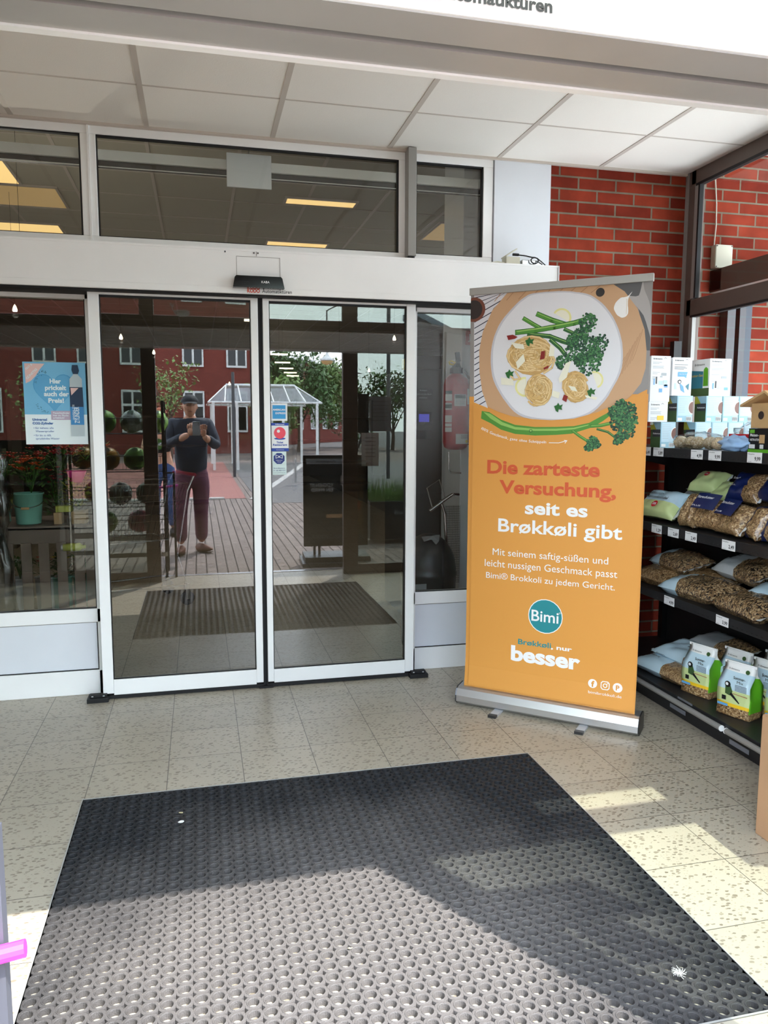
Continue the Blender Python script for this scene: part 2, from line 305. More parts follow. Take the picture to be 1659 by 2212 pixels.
# fixed side screens
for n,x0,x1 in (('wall_side_left',X0,-.03),('wall_side_right',1.6,2.415)):
    b=B(); b.box((x0,YW,0),(x1,YW+.05,.128)); b.box((x0,YW,.386),(x1,YW+.05,.457)); b.box((x0,YW,2.03),(x1,YW+.05,2.27)); 
    gx0=x0 if x0<0 else 1.64; gx1=-.082 if x0<0 else 2.40
    b.box((gx1,YW,0),(x1,YW+.05,2.27)); b.box((x0,YW,0),(gx0,YW+.05,2.27)) if x0>0 else None
    b.box((x0,YW+.012,.128),(x1,YW+.04,.386),'white_panel')
    b.box((x0,YW+.008,.128),(x1,YW+.0125,.134),'gasket'); b.box((x0,YW+.0085,.381),(x1,YW+.0125,.386),'alu_grey'); b.box((gx1-.006,YW+.0085,.128),(gx1,YW+.0125,.386),'gasket')
    o=struct(b.build(n,'white_alu')); bevel(o,.003)
    B().box((gx0,YW+.02,.457),(gx1,YW+.026,2.03)).build('pane','glass_in',o)
    g=B(); g.box((gx0,YW+.008,.457),(gx1,YW+.02,.461)); g.box((gx1-.005,YW+.008,.457),(gx1,YW+.02,2.03)); g.build('gasket','gasket',o)
# right glass side wall of the porch
b=B()
for y0,y1 in ((.205,.27),(-2.83,-2.76)): b.box((XS-.03,y0,0),(XS+.03,y1,CZ))
b.box((XS-.03,-2.8,2.79),(XS+.03,.25,CZ)); b.box((XS-.03,-2.8,2.048),(XS+.03,.25,2.142)); b.box((XS-.03,-2.8,0),(XS+.03,.25,.1))
o=struct(b.build('wall_right','brown_frame')); bevel(o,.004)
b=B()
for z0,z1 in ((.1,2.048),(2.142,2.79)): b.box((XS-.003,-2.76,z0),(XS+.003,.205,z1))
b.build('pane','glass_side',o)
b=B(); b.box((XS-.036,.175,.1),(XS-.012,.205,2.045)); b.box((XS-.036,.175,2.145),(XS-.012,.205,2.785)); b.box((XS-.03,.27,0),(XS-.005,.305,CZ)); b.build('edge_strip','alu_grey',o)
b=B(); b.box((XS-.0365,.16,2.145),(XS-.012,.175,2.785)); b.box((XS-.0365,-2.76,2.775),(XS-.01,.2,2.79)); b.box((XS-.0365,-2.76,2.036),(XS-.01,.2,2.048)); b.box((XS-.002,.272,0),(XS+.03,.309,CZ)); b.build('gasket','gasket',o)
# outer front
b=B(); y0,y1=YO-.03,YO+.03
for x0,x1,z0,z1 in ((-.02,.10,0,CZ),(1.76,1.90,0,CZ),(3.24,3.27,0,CZ),(X0-.1,XS,2.56,CZ+.2),(X0-.1,-.02,0,.09),(1.9,3.24,0,.09)): b.box((x0,y0,z0),(x1,y1,z1))
b.box((X0-.1,y0,2.09),(XS,YO-.0,2.352))
o=struct(b.build('wall_front','brown_frame')); bevel(o,.004)
b=B()
for x0,x1 in ((X0-.1,-.02),(.10,1.76),(1.90,3.24)): b.box((x0,YO+.001,2.352),(x1,YO+.007,2.56))
for x0,x1 in ((X0-.1,-.02),(1.90,3.24)): b.box((x0,YO-.003,.09),(x1,YO+.003,2.09))
b.build('pane','glass_out',o)
oh=thing('door_header','white automatic door header box overhead at the outer doorway','door header',(.6,-2.5,2.05))
b=B(); b.box((X0,-2.624,2.05),(2.42,-2.539,2.207)); b.box((X0,-2.519,2.05),(2.42,-2.44,2.207)); b.box((X0,-2.539,2.062),(2.42,-2.519,2.20),'groove'); b.build('cover','alu_beige',oh)
b=B(); b.box((X0,-2.44,2.046),(2.42,-2.421,2.207)); b.build('inner_lip','white_alu',oh)
b=B(); b.box((X0,-2.6275,2.053),(2.42,-2.624,2.207)); b.build('front_cover','white_alu',oh)
b=B(); b.text('KODO',(.735,-2.6285,2.074),(1,0,0),(0,0,1),w=.075,cap=.022,m='text_red',bold=.05); b.text('Automatiktüren',(.825,-2.6285,2.074),(1,0,0),(0,0,1),w=.200,cap=.020,m='text_dark',bold=.03); b.build('lettering','text_dark',oh)
os_=thing('motion_sensor','motion sensor high on the outer doorway header above the camera','sensor',(.76,-2.65,2.12))
B().box((.62,-2.69,2.115),(.86,-2.6275,2.17)).build('housing','black_gloss',os_)
# store shell
struct(B().box((-5,YW+.05,3.3),(8,17,3.45)).build('ceiling_2','store_ceiling'))
tb=B(); x=-4.8
while x<8: tb.box((x-.012,YW+.05,3.295),(x+.012,17,3.3)); x+=.62
y=.6
while y<17: tb.box((-5,y-.006,3.296),(8,y+.006,3.3)); y+=.62
struct(tb.build('trim_8','tbar'))
b=B(); b.box((-5.1,YW,-.06),(-5,17,3.45)); struct(b.build('wall_store_left','store_wall')); b=B(); b.box((7.5,YW+.24,-.06),(7.6,17,3.45)); struct(b.build('wall_store_right','store_wall'))
b=B(); b.box((-5.1,17,-.06),(7.6,17.1,3.45)); struct(b.build('wall_store_back','store_wall'))
b=B(); b.box((-5,YW,-.06),(X0,YW+.1,3.45)); b.box((XS+.05,YW+.24,-.06),(7.6,17,-.0)); b.box((-5,YW+.1,-.06),(X0-.1,17,0)); struct(b.build('wall_store_front','store_wall'))
# column
struct(bevel(B().box((2.14,1.0,0),(2.6,1.4,3.3)).build('trim_9','white_panel'),.004))
# ================= roll-up banner =================
for k,c in dict(orange=(226,158,74),coral=(214,92,52),white=(246,246,244),teal=(44,140,146),wood=(206,166,128),wood2=(176,134,98),platerim=(205,205,212),plate=(232,233,238),cloth=(222,222,228),navy=(40,44,66),bowl=(120,70,54),bowl_in=(56,46,44),slate=(96,96,98),linen=(176,172,170),hole=(52,46,44),cream=(220,206,180),lemon=(236,232,160),pale=(242,240,220),green=(84,148,56),green2=(48,100,52),green3=(150,196,100),pasta=(240,212,156),pasta2=(206,166,104),pasta3=(226,190,124),red=(140,34,28),parsley=(40,104,44),grey=(150,146,144),f1=(30,70,48),f2=(50,104,62),f3=(78,134,78),f4=(24,54,44),f5=(120,168,116),sh=(190,188,190),green0=(40,96,44)).items(): mat('pr_'+k,c,.5,0,.35)
PR=[[["r", "pr_grey", [0, 1.55, 0.845, 2.06]],
["p", "pr_cloth", [[0.016, 2.045], [0.207, 2.041], [0.115, 1.966], [0.07, 1.87], [0.048, 1.76], [0.056, 1.63], [0.098, 1.489], [0.024, 1.518]]],
["s", "pr_navy", 0.0042, [[0.019, 2.022], [0.194, 2.104]]],
["s", "pr_navy", 0.0042, [[0.019, 1.994], [0.195, 2.076]]],
["s", "pr_navy", 0.0042, [[0.02, 1.965], [0.195, 2.048]]],
["s", "pr_navy", 0.0042, [[0.02, 1.936], [0.196, 2.02]]],
["s", "pr_navy", 0.0042, [[0.021, 1.907], [0.197, 1.992]]],
["s", "pr_navy", 0.0042, [[0.021, 1.878], [0.197, 1.964]]],
["s", "pr_navy", 0.0042, [[0.022, 1.849], [0.198, 1.935]]],
["s", "pr_navy", 0.0042, [[0.022, 1.82], [0.198, 1.907]]],
["s", "pr_navy", 0.0042, [[0.023, 1.791], [0.199, 1.879]]],
["s", "pr_navy", 0.0042, [[0.023, 1.762], [0.2, 1.85]]],
["s", "pr_navy", 0.0042, [[0.024, 1.732], [0.2, 1.822]]],
["s", "pr_navy", 0.0042, [[0.024, 1.703], [0.201, 1.793]]],
["s", "pr_navy", 0.0042, [[0.025, 1.674], [0.202, 1.765]]],
["s", "pr_navy", 0.0042, [[0.025, 1.645], [0.202, 1.736]]],
["s", "pr_navy", 0.0042, [[0.026, 1.615], [0.203, 1.708]]],
["s", "pr_navy", 0.0042, [[0.026, 1.586], [0.203, 1.679]]],
["s", "pr_navy", 0.0042, [[0.027, 1.556], [0.204, 1.65]]],
["s", "pr_navy", 0.0042, [[0.027, 1.527], [0.205, 1.622]]],
["s", "pr_navy", 0.0042, [[0.028, 1.497], [0.205, 1.593]]],
["d", "pr_bowl", [0.017, 1.966], 0.058],
["d", "pr_bowl_in", [0.015, 1.966], 0.045],
["p", "pr_slate", [[0.652, 2.038], [0.797, 2.041], [0.815, 1.96], [0.838, 1.879], [0.843, 1.738], [0.826, 1.739], [0.787, 1.917], [0.724, 1.997]]],
["p", "pr_linen", [[0.799, 2.038], [0.802, 2.037], [0.803, 2.028], [0.805, 2.015], [0.808, 2.0], [0.814, 1.985], [0.822, 1.968], [0.83, 1.948], [0.836, 1.924], [0.84, 1.888], [0.844, 1.845], [0.846, 1.807], [0.845, 1.788], [0.84, 1.797], [0.831, 1.826], [0.82, 1.861], [0.808, 1.891], [0.791, 1.914], [0.77, 1.938], [0.752, 1.958], [0.742, 1.973], [0.746, 1.978], [0.759, 1.976], [0.773, 1.974], [0.785, 1.977], [0.79, 1.991], [0.794, 2.01], [0.797, 2.029]]],
["p", "pr_wood", [[0.195, 2.045], [0.662, 2.042], [0.724, 1.999], [0.782, 1.922], [0.815, 1.83], [0.827, 1.738], [0.826, 1.663], [0.809, 1.597], [0.771, 1.546], [0.727, 1.505], [0.651, 1.469], [0.492, 1.421], [0.208, 1.449], [0.095, 1.5], [0.066, 1.574], [0.05, 1.67], [0.047, 1.771], [0.064, 1.859], [0.11, 1.956]]],
["s", "pr_wood2", 0.0019, [[0.628, 1.511], [0.642, 1.555], [0.672, 1.61]]],
["s", "pr_wood2", 0.0019, [[0.639, 1.526], [0.654, 1.561], [0.682, 1.628]]],
["s", "pr_wood2", 0.0019, [[0.65, 1.541], [0.665, 1.573], [0.693, 1.645]]],
["s", "pr_wood2", 0.0019, [[0.661, 1.555], [0.675, 1.594], [0.704, 1.662]]],
["s", "pr_wood2", 0.0019, [[0.672, 1.57], [0.686, 1.608], [0.714, 1.679]]],
["s", "pr_wood2", 0.0019, [[0.683, 1.584], [0.697, 1.635], [0.725, 1.697]]],
["s", "pr_wood2", 0.0019, [[0.694, 1.598], [0.707, 1.655], [0.735, 1.714]]],
["s", "pr_wood2", 0.0019, [[0.705, 1.613], [0.718, 1.654], [0.746, 1.731]]],
["s", "pr_wood2", 0.0019, [[0.715, 1.627], [0.729, 1.665], [0.756, 1.748]]],
["s", "pr_wood2", 0.0019, [[0.726, 1.641], [0.74, 1.686], [0.767, 1.764]]],
["s", "pr_wood2", 0.0019, [[0.737, 1.655], [0.75, 1.704], [0.777, 1.781]]],
["s", "pr_wood2", 0.0019, [[0.747, 1.669], [0.761, 1.714], [0.787, 1.798]]],
["s", "pr_wood2", 0.0019, [[0.758, 1.683], [0.771, 1.729], [0.798, 1.815]]],
["s", "pr_wood2", 0.0019, [[0.768, 1.697], [0.782, 1.735], [0.808, 1.831]]],
["s", "pr_wood2", 0.003, [[0.121, 1.999], [0.155, 2.037]]],
["s", "pr_wood2", 0.003, [[0.181, 1.999], [0.216, 2.036]]],
["s", "pr_wood2", 0.003, [[0.24, 2.0], [0.276, 2.035]]],
["s", "pr_wood2", 0.003, [[0.298, 2.001], [0.334, 2.035]]],
["s", "pr_wood2", 0.003, [[0.356, 2.001], [0.392, 2.034]]],
["s", "pr_wood2", 0.003, [[0.412, 2.002], [0.45, 2.033]]],
["s", "pr_wood2", 0.003, [[0.468, 2.003], [0.506, 2.032]]],
["s", "pr_wood2", 0.003, [[0.523, 2.003], [0.561, 2.032]]],
["s", "pr_wood2", 0.003, [[0.577, 2.004], [0.616, 2.031]]],
["d", "pr_hole", [0.618, 2.003], 0.0195],
["p", "pr_platerim", [[0.31, 2.022], [0.336, 2.023], [0.369, 2.024], [0.402, 2.023], [0.431, 2.023], [0.453, 2.021], [0.472, 2.019], [0.489, 2.017], [0.506, 2.013], [0.524, 2.01], [0.542, 2.006], [0.559, 2.001], [0.576, 1.994], [0.592, 1.984], [0.609, 1.971], [0.625, 1.958], [0.64, 1.943], [0.653, 1.927], [0.666, 1.91], [0.678, 1.892], [0.688, 1.873], [0.697, 1.854], [0.705, 1.835], [0.712, 1.815], [0.717, 1.795], [0.722, 1.777], [0.724, 1.758], [0.726, 1.74], [0.727, 1.722], [0.727, 1.704], [0.726, 1.685], [0.724, 1.666], [0.72, 1.648], [0.713, 1.629], [0.705, 1.611], [0.695, 1.593], [0.686, 1.576], [0.678, 1.561], [0.671, 1.546], [0.662, 1.533], [0.652, 1.519], [0.639, 1.505], [0.625, 1.49], [0.609, 1.476], [0.59, 1.464], [0.569, 1.454], [0.545, 1.445], [0.519, 1.438], [0.492, 1.433], [0.463, 1.43], [0.432, 1.43], [0.4, 1.431], [0.37, 1.433], [0.339, 1.437], [0.308, 1.442], [0.279, 1.449], [0.252, 1.46], [0.229, 1.476], [0.209, 1.495], [0.191, 1.517], [0.174, 1.538], [0.159, 1.56], [0.145, 1.582], [0.133, 1.604], [0.123, 1.626], [0.116, 1.647], [0.112, 1.669], [0.109, 1.69], [0.107, 1.713], [0.107, 1.737], [0.108, 1.762], [0.111, 1.788], [0.116, 1.812], [0.123, 1.836], [0.132, 1.858], [0.142, 1.88], [0.155, 1.901], [0.171, 1.921], [0.189, 1.94], [0.207, 1.958], [0.223, 1.973], [0.235, 1.984], [0.245, 1.992], [0.255, 1.999], [0.265, 2.005], [0.274, 2.01], [0.282, 2.015], [0.293, 2.019]]],
["p", "pr_plate", [[0.315, 2.016], [0.341, 2.018], [0.372, 2.018], [0.404, 2.017], [0.431, 2.016], [0.452, 2.015], [0.469, 2.013], [0.485, 2.011], [0.501, 2.007], [0.519, 2.004], [0.536, 2.0], [0.554, 1.995], [0.571, 1.988], [0.587, 1.978], [0.603, 1.966], [0.618, 1.953], [0.632, 1.938], [0.645, 1.923], [0.658, 1.906], [0.67, 1.888], [0.681, 1.87], [0.689, 1.852], [0.697, 1.833], [0.703, 1.814], [0.709, 1.795], [0.713, 1.776], [0.716, 1.758], [0.718, 1.74], [0.719, 1.722], [0.719, 1.704], [0.718, 1.686], [0.715, 1.668], [0.711, 1.651], [0.705, 1.633], [0.697, 1.615], [0.688, 1.598], [0.679, 1.581], [0.671, 1.567], [0.663, 1.553], [0.654, 1.539], [0.643, 1.526], [0.631, 1.512], [0.618, 1.497], [0.602, 1.484], [0.585, 1.472], [0.564, 1.462], [0.542, 1.454], [0.517, 1.448], [0.491, 1.443], [0.463, 1.44], [0.431, 1.44], [0.4, 1.441], [0.369, 1.443], [0.341, 1.446], [0.312, 1.451], [0.285, 1.458], [0.26, 1.468], [0.238, 1.483], [0.218, 1.502], [0.2, 1.523], [0.183, 1.544], [0.168, 1.564], [0.155, 1.586], [0.143, 1.607], [0.134, 1.628], [0.127, 1.649], [0.122, 1.669], [0.12, 1.69], [0.118, 1.712], [0.118, 1.737], [0.118, 1.762], [0.121, 1.788], [0.126, 1.812], [0.132, 1.834], [0.141, 1.855], [0.152, 1.875], [0.164, 1.895], [0.179, 1.915], [0.196, 1.934], [0.214, 1.952], [0.229, 1.967], [0.241, 1.978], [0.251, 1.986], [0.261, 1.992], [0.271, 1.998], [0.28, 2.004], [0.288, 2.009], [0.299, 2.013]]],
["p", "pr_white", [[0.757, 1.997], [0.755, 1.994], [0.75, 1.989], [0.744, 1.982], [0.737, 1.977], [0.73, 1.975], [0.722, 1.974], [0.714, 1.974], [0.707, 1.972], [0.701, 1.967], [0.695, 1.962], [0.689, 1.955], [0.685, 1.949], [0.683, 1.943], [0.681, 1.937], [0.68, 1.93], [0.681, 1.924], [0.684, 1.917], [0.688, 1.91], [0.692, 1.903], [0.697, 1.897], [0.703, 1.893], [0.709, 1.889], [0.715, 1.886], [0.721, 1.886], [0.726, 1.887], [0.733, 1.89], [0.738, 1.895], [0.742, 1.902], [0.743, 1.913], [0.742, 1.926], [0.74, 1.939], [0.74, 1.95], [0.74, 1.958], [0.741, 1.963], [0.742, 1.968], [0.744, 1.973], [0.747, 1.98], [0.752, 1.987], [0.756, 1.994]]],
["s", "pr_cream", 0.0019, [[0.735, 1.966], [0.735, 1.9]]],
["p", "pr_lemon", [[0.409, 1.926], [0.415, 1.935], [0.424, 1.941], [0.435, 1.945], [0.447, 1.945], [0.458, 1.943], [0.469, 1.938], [0.478, 1.931], [0.486, 1.921], [0.49, 1.911], [0.492, 1.9], [0.491, 1.889], [0.487, 1.878]]],
["p", "pr_pale", [[0.416, 1.922], [0.422, 1.928], [0.429, 1.933], [0.438, 1.936], [0.447, 1.937], [0.456, 1.935], [0.465, 1.931], [0.472, 1.925], [0.478, 1.918], [0.482, 1.909], [0.483, 1.9], [0.482, 1.891], [0.479, 1.883]]],
["p", "pr_lemon", [[0.29, 1.546], [0.277, 1.545], [0.265, 1.548], [0.253, 1.554], [0.244, 1.563], [0.237, 1.573], [0.232, 1.585], [0.232, 1.597], [0.234, 1.609], [0.24, 1.62], [0.248, 1.628], [0.259, 1.635], [0.271, 1.638], [0.284, 1.638]]],
["p", "pr_pale", [[0.288, 1.555], [0.278, 1.555], [0.268, 1.557], [0.259, 1.562], [0.251, 1.568], [0.245, 1.577], [0.242, 1.586], [0.241, 1.596], [0.243, 1.606], [0.248, 1.614], [0.255, 1.621], [0.263, 1.626], [0.273, 1.629], [0.283, 1.629]]],
["p", "pr_lemon", [[0.592, 1.654], [0.602, 1.656], [0.612, 1.656], [0.622, 1.652], [0.631, 1.646], [0.638, 1.639], [0.643, 1.629], [0.645, 1.619], [0.645, 1.609], [0.642, 1.6], [0.637, 1.591], [0.63, 1.584], [0.621, 1.58]]],
["p", "pr_pale", [[0.595, 1.647], [0.603, 1.648], [0.611, 1.648], [0.619, 1.645], [0.626, 1.641], [0.631, 1.634], [0.636, 1.627], [0.638, 1.619], [0.637, 1.611], [0.635, 1.603], [0.631, 1.596], [0.625, 1.591], [0.618, 1.587]]],
["s", "pr_green", 0.0209, [[0.334, 1.925], [0.402, 1.894], [0.462, 1.872]]],
["s", "pr_green", 0.0171, [[0.268, 1.909], [0.313, 1.881], [0.359, 1.854]]],
["s", "pr_green2", 0.019, [[0.292, 1.836], [0.393, 1.821], [0.454, 1.796], [0.514, 1.775]]],
["s", "pr_green2", 0.0171, [[0.399, 1.804], [0.444, 1.765], [0.483, 1.716]]],
["s", "pr_green2", 0.0152, [[0.463, 1.849], [0.512, 1.825], [0.555, 1.802]]],
["b", "pr_floret", [0.539, 1.824], 0.037, 114, 38],
["b", "pr_floret", [0.614, 1.778], 0.0463, 114, 88],
["b", "pr_floret", [0.509, 1.746], 0.0481, 114, 88],
["b", "pr_floret", [0.58, 1.686], 0.0518, 114, 24],
["b", "pr_floret", [0.456, 1.701], 0.0315, 114, 84],
["b", "pr_floret", [0.605, 1.727], 0.037, 114, 30],
["b", "pr_floret", [0.578, 1.77], 0.0407, 114, 86],
["b", "pr_floret", [0.542, 1.708], 0.0333, 114, 19],
["b", "pr_floret", [0.502, 1.794], 0.0296, 114, 29],
["s", "pr_green", 0.0218, [[0.234, 1.847], [0.325, 1.852], [0.414, 1.862], [0.505, 1.875], [0.553, 1.886]]],
["s", "pr_green3", 0.0057, [[0.24, 1.851], [0.413, 1.867], [0.505, 1.879]]],
["b", "pr_floret", [0.569, 1.872], 0.0426, 133, 7],
["p", "pr_pasta2", [[0.416, 1.731], [0.409, 1.698], [0.387, 1.669], [0.352, 1.651], [0.311, 1.645], [0.268, 1.653], [0.231, 1.674], [0.206, 1.705], [0.197, 1.74], [0.205, 1.775], [0.229, 1.803], [0.264, 1.821], [0.306, 1.826], [0.348, 1.817], [0.383, 1.796], [0.407, 1.766]]],
["s", "pr_pasta3", 0.0065, [[0.311, 1.681], [0.269, 1.689], [0.236, 1.709], [0.219, 1.736], [0.223, 1.764], [0.246, 1.787], [0.283, 1.8], [0.326, 1.8], [0.366, 1.787]]],
["s", "pr_pasta", 0.0065, [[0.363, 1.742], [0.375, 1.725], [0.376, 1.707], [0.366, 1.69], [0.347, 1.678], [0.322, 1.673], [0.295, 1.676], [0.272, 1.687], [0.256, 1.703]]],
["s", "pr_pasta", 0.0065, [[0.243, 1.727], [0.258, 1.737], [0.279, 1.743], [0.301, 1.745], [0.324, 1.742], [0.345, 1.735], [0.362, 1.725], [0.373, 1.712], [0.377, 1.699]]],
["s", "pr_pasta", 0.0065, [[0.223, 1.689], [0.199, 1.713], [0.19, 1.739], [0.197, 1.765], [0.218, 1.787], [0.25, 1.802], [0.29, 1.809], [0.331, 1.805], [0.369, 1.793]]],
["s", "pr_pasta", 0.0065, [[0.225, 1.786], [0.243, 1.808], [0.273, 1.822], [0.308, 1.825], [0.344, 1.818], [0.374, 1.802], [0.393, 1.779], [0.398, 1.753], [0.389, 1.729]]],
["s", "pr_pasta3", 0.0065, [[0.397, 1.765], [0.403, 1.751], [0.392, 1.738], [0.369, 1.732], [0.342, 1.734], [0.321, 1.744], [0.315, 1.759], [0.325, 1.772], [0.348, 1.778]]],
["s", "pr_pasta", 0.0065, [[0.33, 1.753], [0.318, 1.762], [0.314, 1.775], [0.319, 1.786], [0.332, 1.794], [0.349, 1.795], [0.365, 1.789], [0.375, 1.778], [0.376, 1.766]]],
["s", "pr_pasta3", 0.0065, [[0.326, 1.723], [0.304, 1.732], [0.294, 1.748], [0.3, 1.764], [0.32, 1.773], [0.345, 1.773], [0.365, 1.762], [0.373, 1.746], [0.365, 1.731]]],
["s", "pr_pasta", 0.0065, [[0.319, 1.795], [0.345, 1.79], [0.367, 1.779], [0.38, 1.762], [0.383, 1.743], [0.375, 1.725], [0.357, 1.712], [0.332, 1.707], [0.306, 1.709]]],
["s", "pr_pasta", 0.0065, [[0.248, 1.731], [0.231, 1.749], [0.227, 1.77], [0.237, 1.789], [0.258, 1.803], [0.288, 1.809], [0.319, 1.805], [0.346, 1.794], [0.363, 1.776]]],
["s", "pr_pasta3", 0.0065, [[0.343, 1.71], [0.337, 1.698], [0.327, 1.688], [0.313, 1.681], [0.296, 1.677], [0.278, 1.677], [0.261, 1.681], [0.245, 1.689], [0.233, 1.699]]],
["s", "pr_pasta3", 0.0065, [[0.243, 1.72], [0.25, 1.737], [0.27, 1.746], [0.294, 1.744], [0.313, 1.731], [0.318, 1.714], [0.308, 1.698], [0.287, 1.69], [0.264, 1.694]]],
["s", "pr_pasta", 0.0065, [[0.23, 1.729], [0.212, 1.743], [0.21, 1.759], [0.223, 1.773], [0.247, 1.779], [0.273, 1.776], [0.293, 1.764], [0.3, 1.748], [0.291, 1.733]]],
["s", "pr_pasta3", 0.0065, [[0.225, 1.722], [0.206, 1.753], [0.213, 1.786], [0.242, 1.809], [0.283, 1.814], [0.321, 1.799], [0.344, 1.769], [0.343, 1.736], [0.319, 1.71]]],
["s", "pr_pasta", 0.0065, [[0.353, 1.666], [0.304, 1.669], [0.264, 1.69], [0.251, 1.722], [0.268, 1.752], [0.31, 1.767], [0.359, 1.763], [0.396, 1.74], [0.408, 1.709]]],
["s", "pr_pasta3", 0.0065, [[0.261, 1.707], [0.263, 1.722], [0.275, 1.734], [0.295, 1.742], [0.319, 1.744], [0.342, 1.74], [0.362, 1.731], [0.375, 1.718], [0.378, 1.703]]],
["s", "pr_pasta3", 0.0065, [[0.275, 1.783], [0.297, 1.794], [0.325, 1.794], [0.349, 1.784], [0.362, 1.766], [0.36, 1.747], [0.343, 1.732], [0.316, 1.727], [0.289, 1.734]]],
["s", "pr_pasta3", 0.0065, [[0.351, 1.799], [0.388, 1.783], [0.406, 1.758], [0.398, 1.734], [0.368, 1.717], [0.325, 1.713], [0.283, 1.724], [0.257, 1.746], [0.255, 1.772]]],
["s", "pr_pasta3", 0.0065, [[0.312, 1.778], [0.337, 1.773], [0.359, 1.764], [0.373, 1.75], [0.379, 1.735], [0.374, 1.721], [0.36, 1.708], [0.338, 1.701], [0.313, 1.698]]],
["s", "pr_pasta3", 0.0065, [[0.305, 1.698], [0.281, 1.705], [0.266, 1.721], [0.267, 1.739], [0.283, 1.752], [0.308, 1.756], [0.332, 1.748], [0.345, 1.732], [0.343, 1.714]]],
["s", "pr_pasta", 0.0065, [[0.222, 1.724], [0.222, 1.732], [0.225, 1.74], [0.232, 1.747], [0.242, 1.752], [0.254, 1.755], [0.267, 1.755], [0.28, 1.753], [0.292, 1.749]]],
["s", "pr_pasta", 0.0065, [[0.301, 1.729], [0.326, 1.724], [0.343, 1.708], [0.346, 1.687], [0.333, 1.67], [0.309, 1.664], [0.284, 1.67], [0.269, 1.687], [0.269, 1.708]]],
["s", "pr_pasta3", 0.0065, [[0.374, 1.716], [0.36, 1.713], [0.346, 1.715], [0.334, 1.721], [0.33, 1.729], [0.333, 1.737], [0.344, 1.742], [0.358, 1.743], [0.372, 1.74]]],
["s", "pr_pasta", 0.0065, [[0.363, 1.731], [0.359, 1.701], [0.335, 1.677], [0.296, 1.665], [0.253, 1.67], [0.217, 1.689], [0.198, 1.718], [0.201, 1.748], [0.225, 1.773]]],
["s", "pr_pasta", 0.0065, [[0.246, 1.766], [0.261, 1.779], [0.282, 1.786], [0.306, 1.786], [0.328, 1.78], [0.347, 1.768], [0.357, 1.753], [0.359, 1.736], [0.351, 1.721]]],
["s", "pr_pasta", 0.0065, [[0.377, 1.701], [0.372, 1.696], [0.364, 1.692], [0.354, 1.689], [0.342, 1.689], [0.33, 1.69], [0.319, 1.693], [0.311, 1.697], [0.305, 1.703]]],
["s", "pr_pasta", 0.0065, [[0.31, 1.716], [0.302, 1.705], [0.282, 1.698], [0.258, 1.699], [0.237, 1.707], [0.229, 1.719], [0.235, 1.731], [0.254, 1.738], [0.278, 1.738]]],
["s", "pr_pasta3", 0.0065, [[0.278, 1.776], [0.289, 1.761], [0.286, 1.746], [0.271, 1.735], [0.249, 1.734], [0.23, 1.742], [0.22, 1.757], [0.225, 1.772], [0.241, 1.782]]],
["s", "pr_pasta", 0.0065, [[0.276, 1.746], [0.291, 1.756], [0.313, 1.758], [0.333, 1.751], [0.344, 1.738], [0.342, 1.723], [0.328, 1.712], [0.307, 1.709], [0.287, 1.715]]],
["s", "pr_pasta", 0.0065, [[0.251, 1.742], [0.255, 1.759], [0.267, 1.772], [0.285, 1.78], [0.306, 1.782], [0.327, 1.777], [0.344, 1.766], [0.355, 1.751], [0.358, 1.734]]],
["s", "pr_pasta", 0.0065, [[0.366, 1.735], [0.36, 1.716], [0.337, 1.703], [0.306, 1.7], [0.275, 1.708], [0.255, 1.725], [0.252, 1.745], [0.267, 1.761], [0.296, 1.769]]],
["s", "pr_pasta3", 0.0065, [[0.266, 1.743], [0.286, 1.764], [0.319, 1.772], [0.353, 1.763], [0.375, 1.741], [0.377, 1.714], [0.358, 1.692], [0.326, 1.683], [0.292, 1.691]]],
["s", "pr_pasta3", 0.0065, [[0.33, 1.76], [0.343, 1.76], [0.356, 1.757], [0.367, 1.752], [0.375, 1.746], [0.379, 1.739], [0.379, 1.731], [0.375, 1.725], [0.367, 1.719]]],
["s", "pr_pasta", 0.0065, [[0.349, 1.783], [0.372, 1.769], [0.384, 1.75], [0.383, 1.731], [0.369, 1.715], [0.344, 1.703], [0.314, 1.699], [0.282, 1.704], [0.254, 1.715]]],
["s", "pr_pasta", 0.0065, [[0.3, 1.801], [0.342, 1.798], [0.379, 1.784], [0.404, 1.76], [0.411, 1.731], [0.4, 1.705], [0.372, 1.685], [0.333, 1.677], [0.291, 1.682]]],
["s", "pr_pasta", 0.0065, [[0.348, 1.727], [0.346, 1.717], [0.339, 1.708], [0.325, 1.702], [0.308, 1.698], [0.289, 1.697], [0.271, 1.7], [0.255, 1.706], [0.243, 1.715]]],
["s", "pr_pasta", 0.0065, [[0.269, 1.778], [0.28, 1.786], [0.295, 1.79], [0.313, 1.791], [0.331, 1.789], [0.347, 1.784], [0.358, 1.776], [0.364, 1.767], [0.363, 1.757]]],
["s", "pr_pasta", 0.0065, [[0.353, 1.693], [0.319, 1.683], [0.278, 1.686], [0.246, 1.701], [0.235, 1.722], [0.249, 1.742], [0.282, 1.753], [0.323, 1.751], [0.356, 1.737]]],
["s", "pr_pasta", 0.0065, [[0.408, 1.703], [0.396, 1.692], [0.379, 1.685], [0.36, 1.683], [0.341, 1.686], [0.323, 1.694], [0.309, 1.705], [0.301, 1.72], [0.298, 1.735]]],
["s", "pr_pasta", 0.0065, [[0.352, 1.696], [0.32, 1.69], [0.286, 1.694], [0.256, 1.708], [0.238, 1.73], [0.234, 1.755], [0.245, 1.778], [0.27, 1.794], [0.303, 1.8]]],
["s", "pr_pasta", 0.0065, [[0.291, 1.672], [0.269, 1.707], [0.278, 1.745], [0.313, 1.769], [0.361, 1.77], [0.402, 1.748], [0.42, 1.712], [0.408, 1.676], [0.371, 1.654]]],
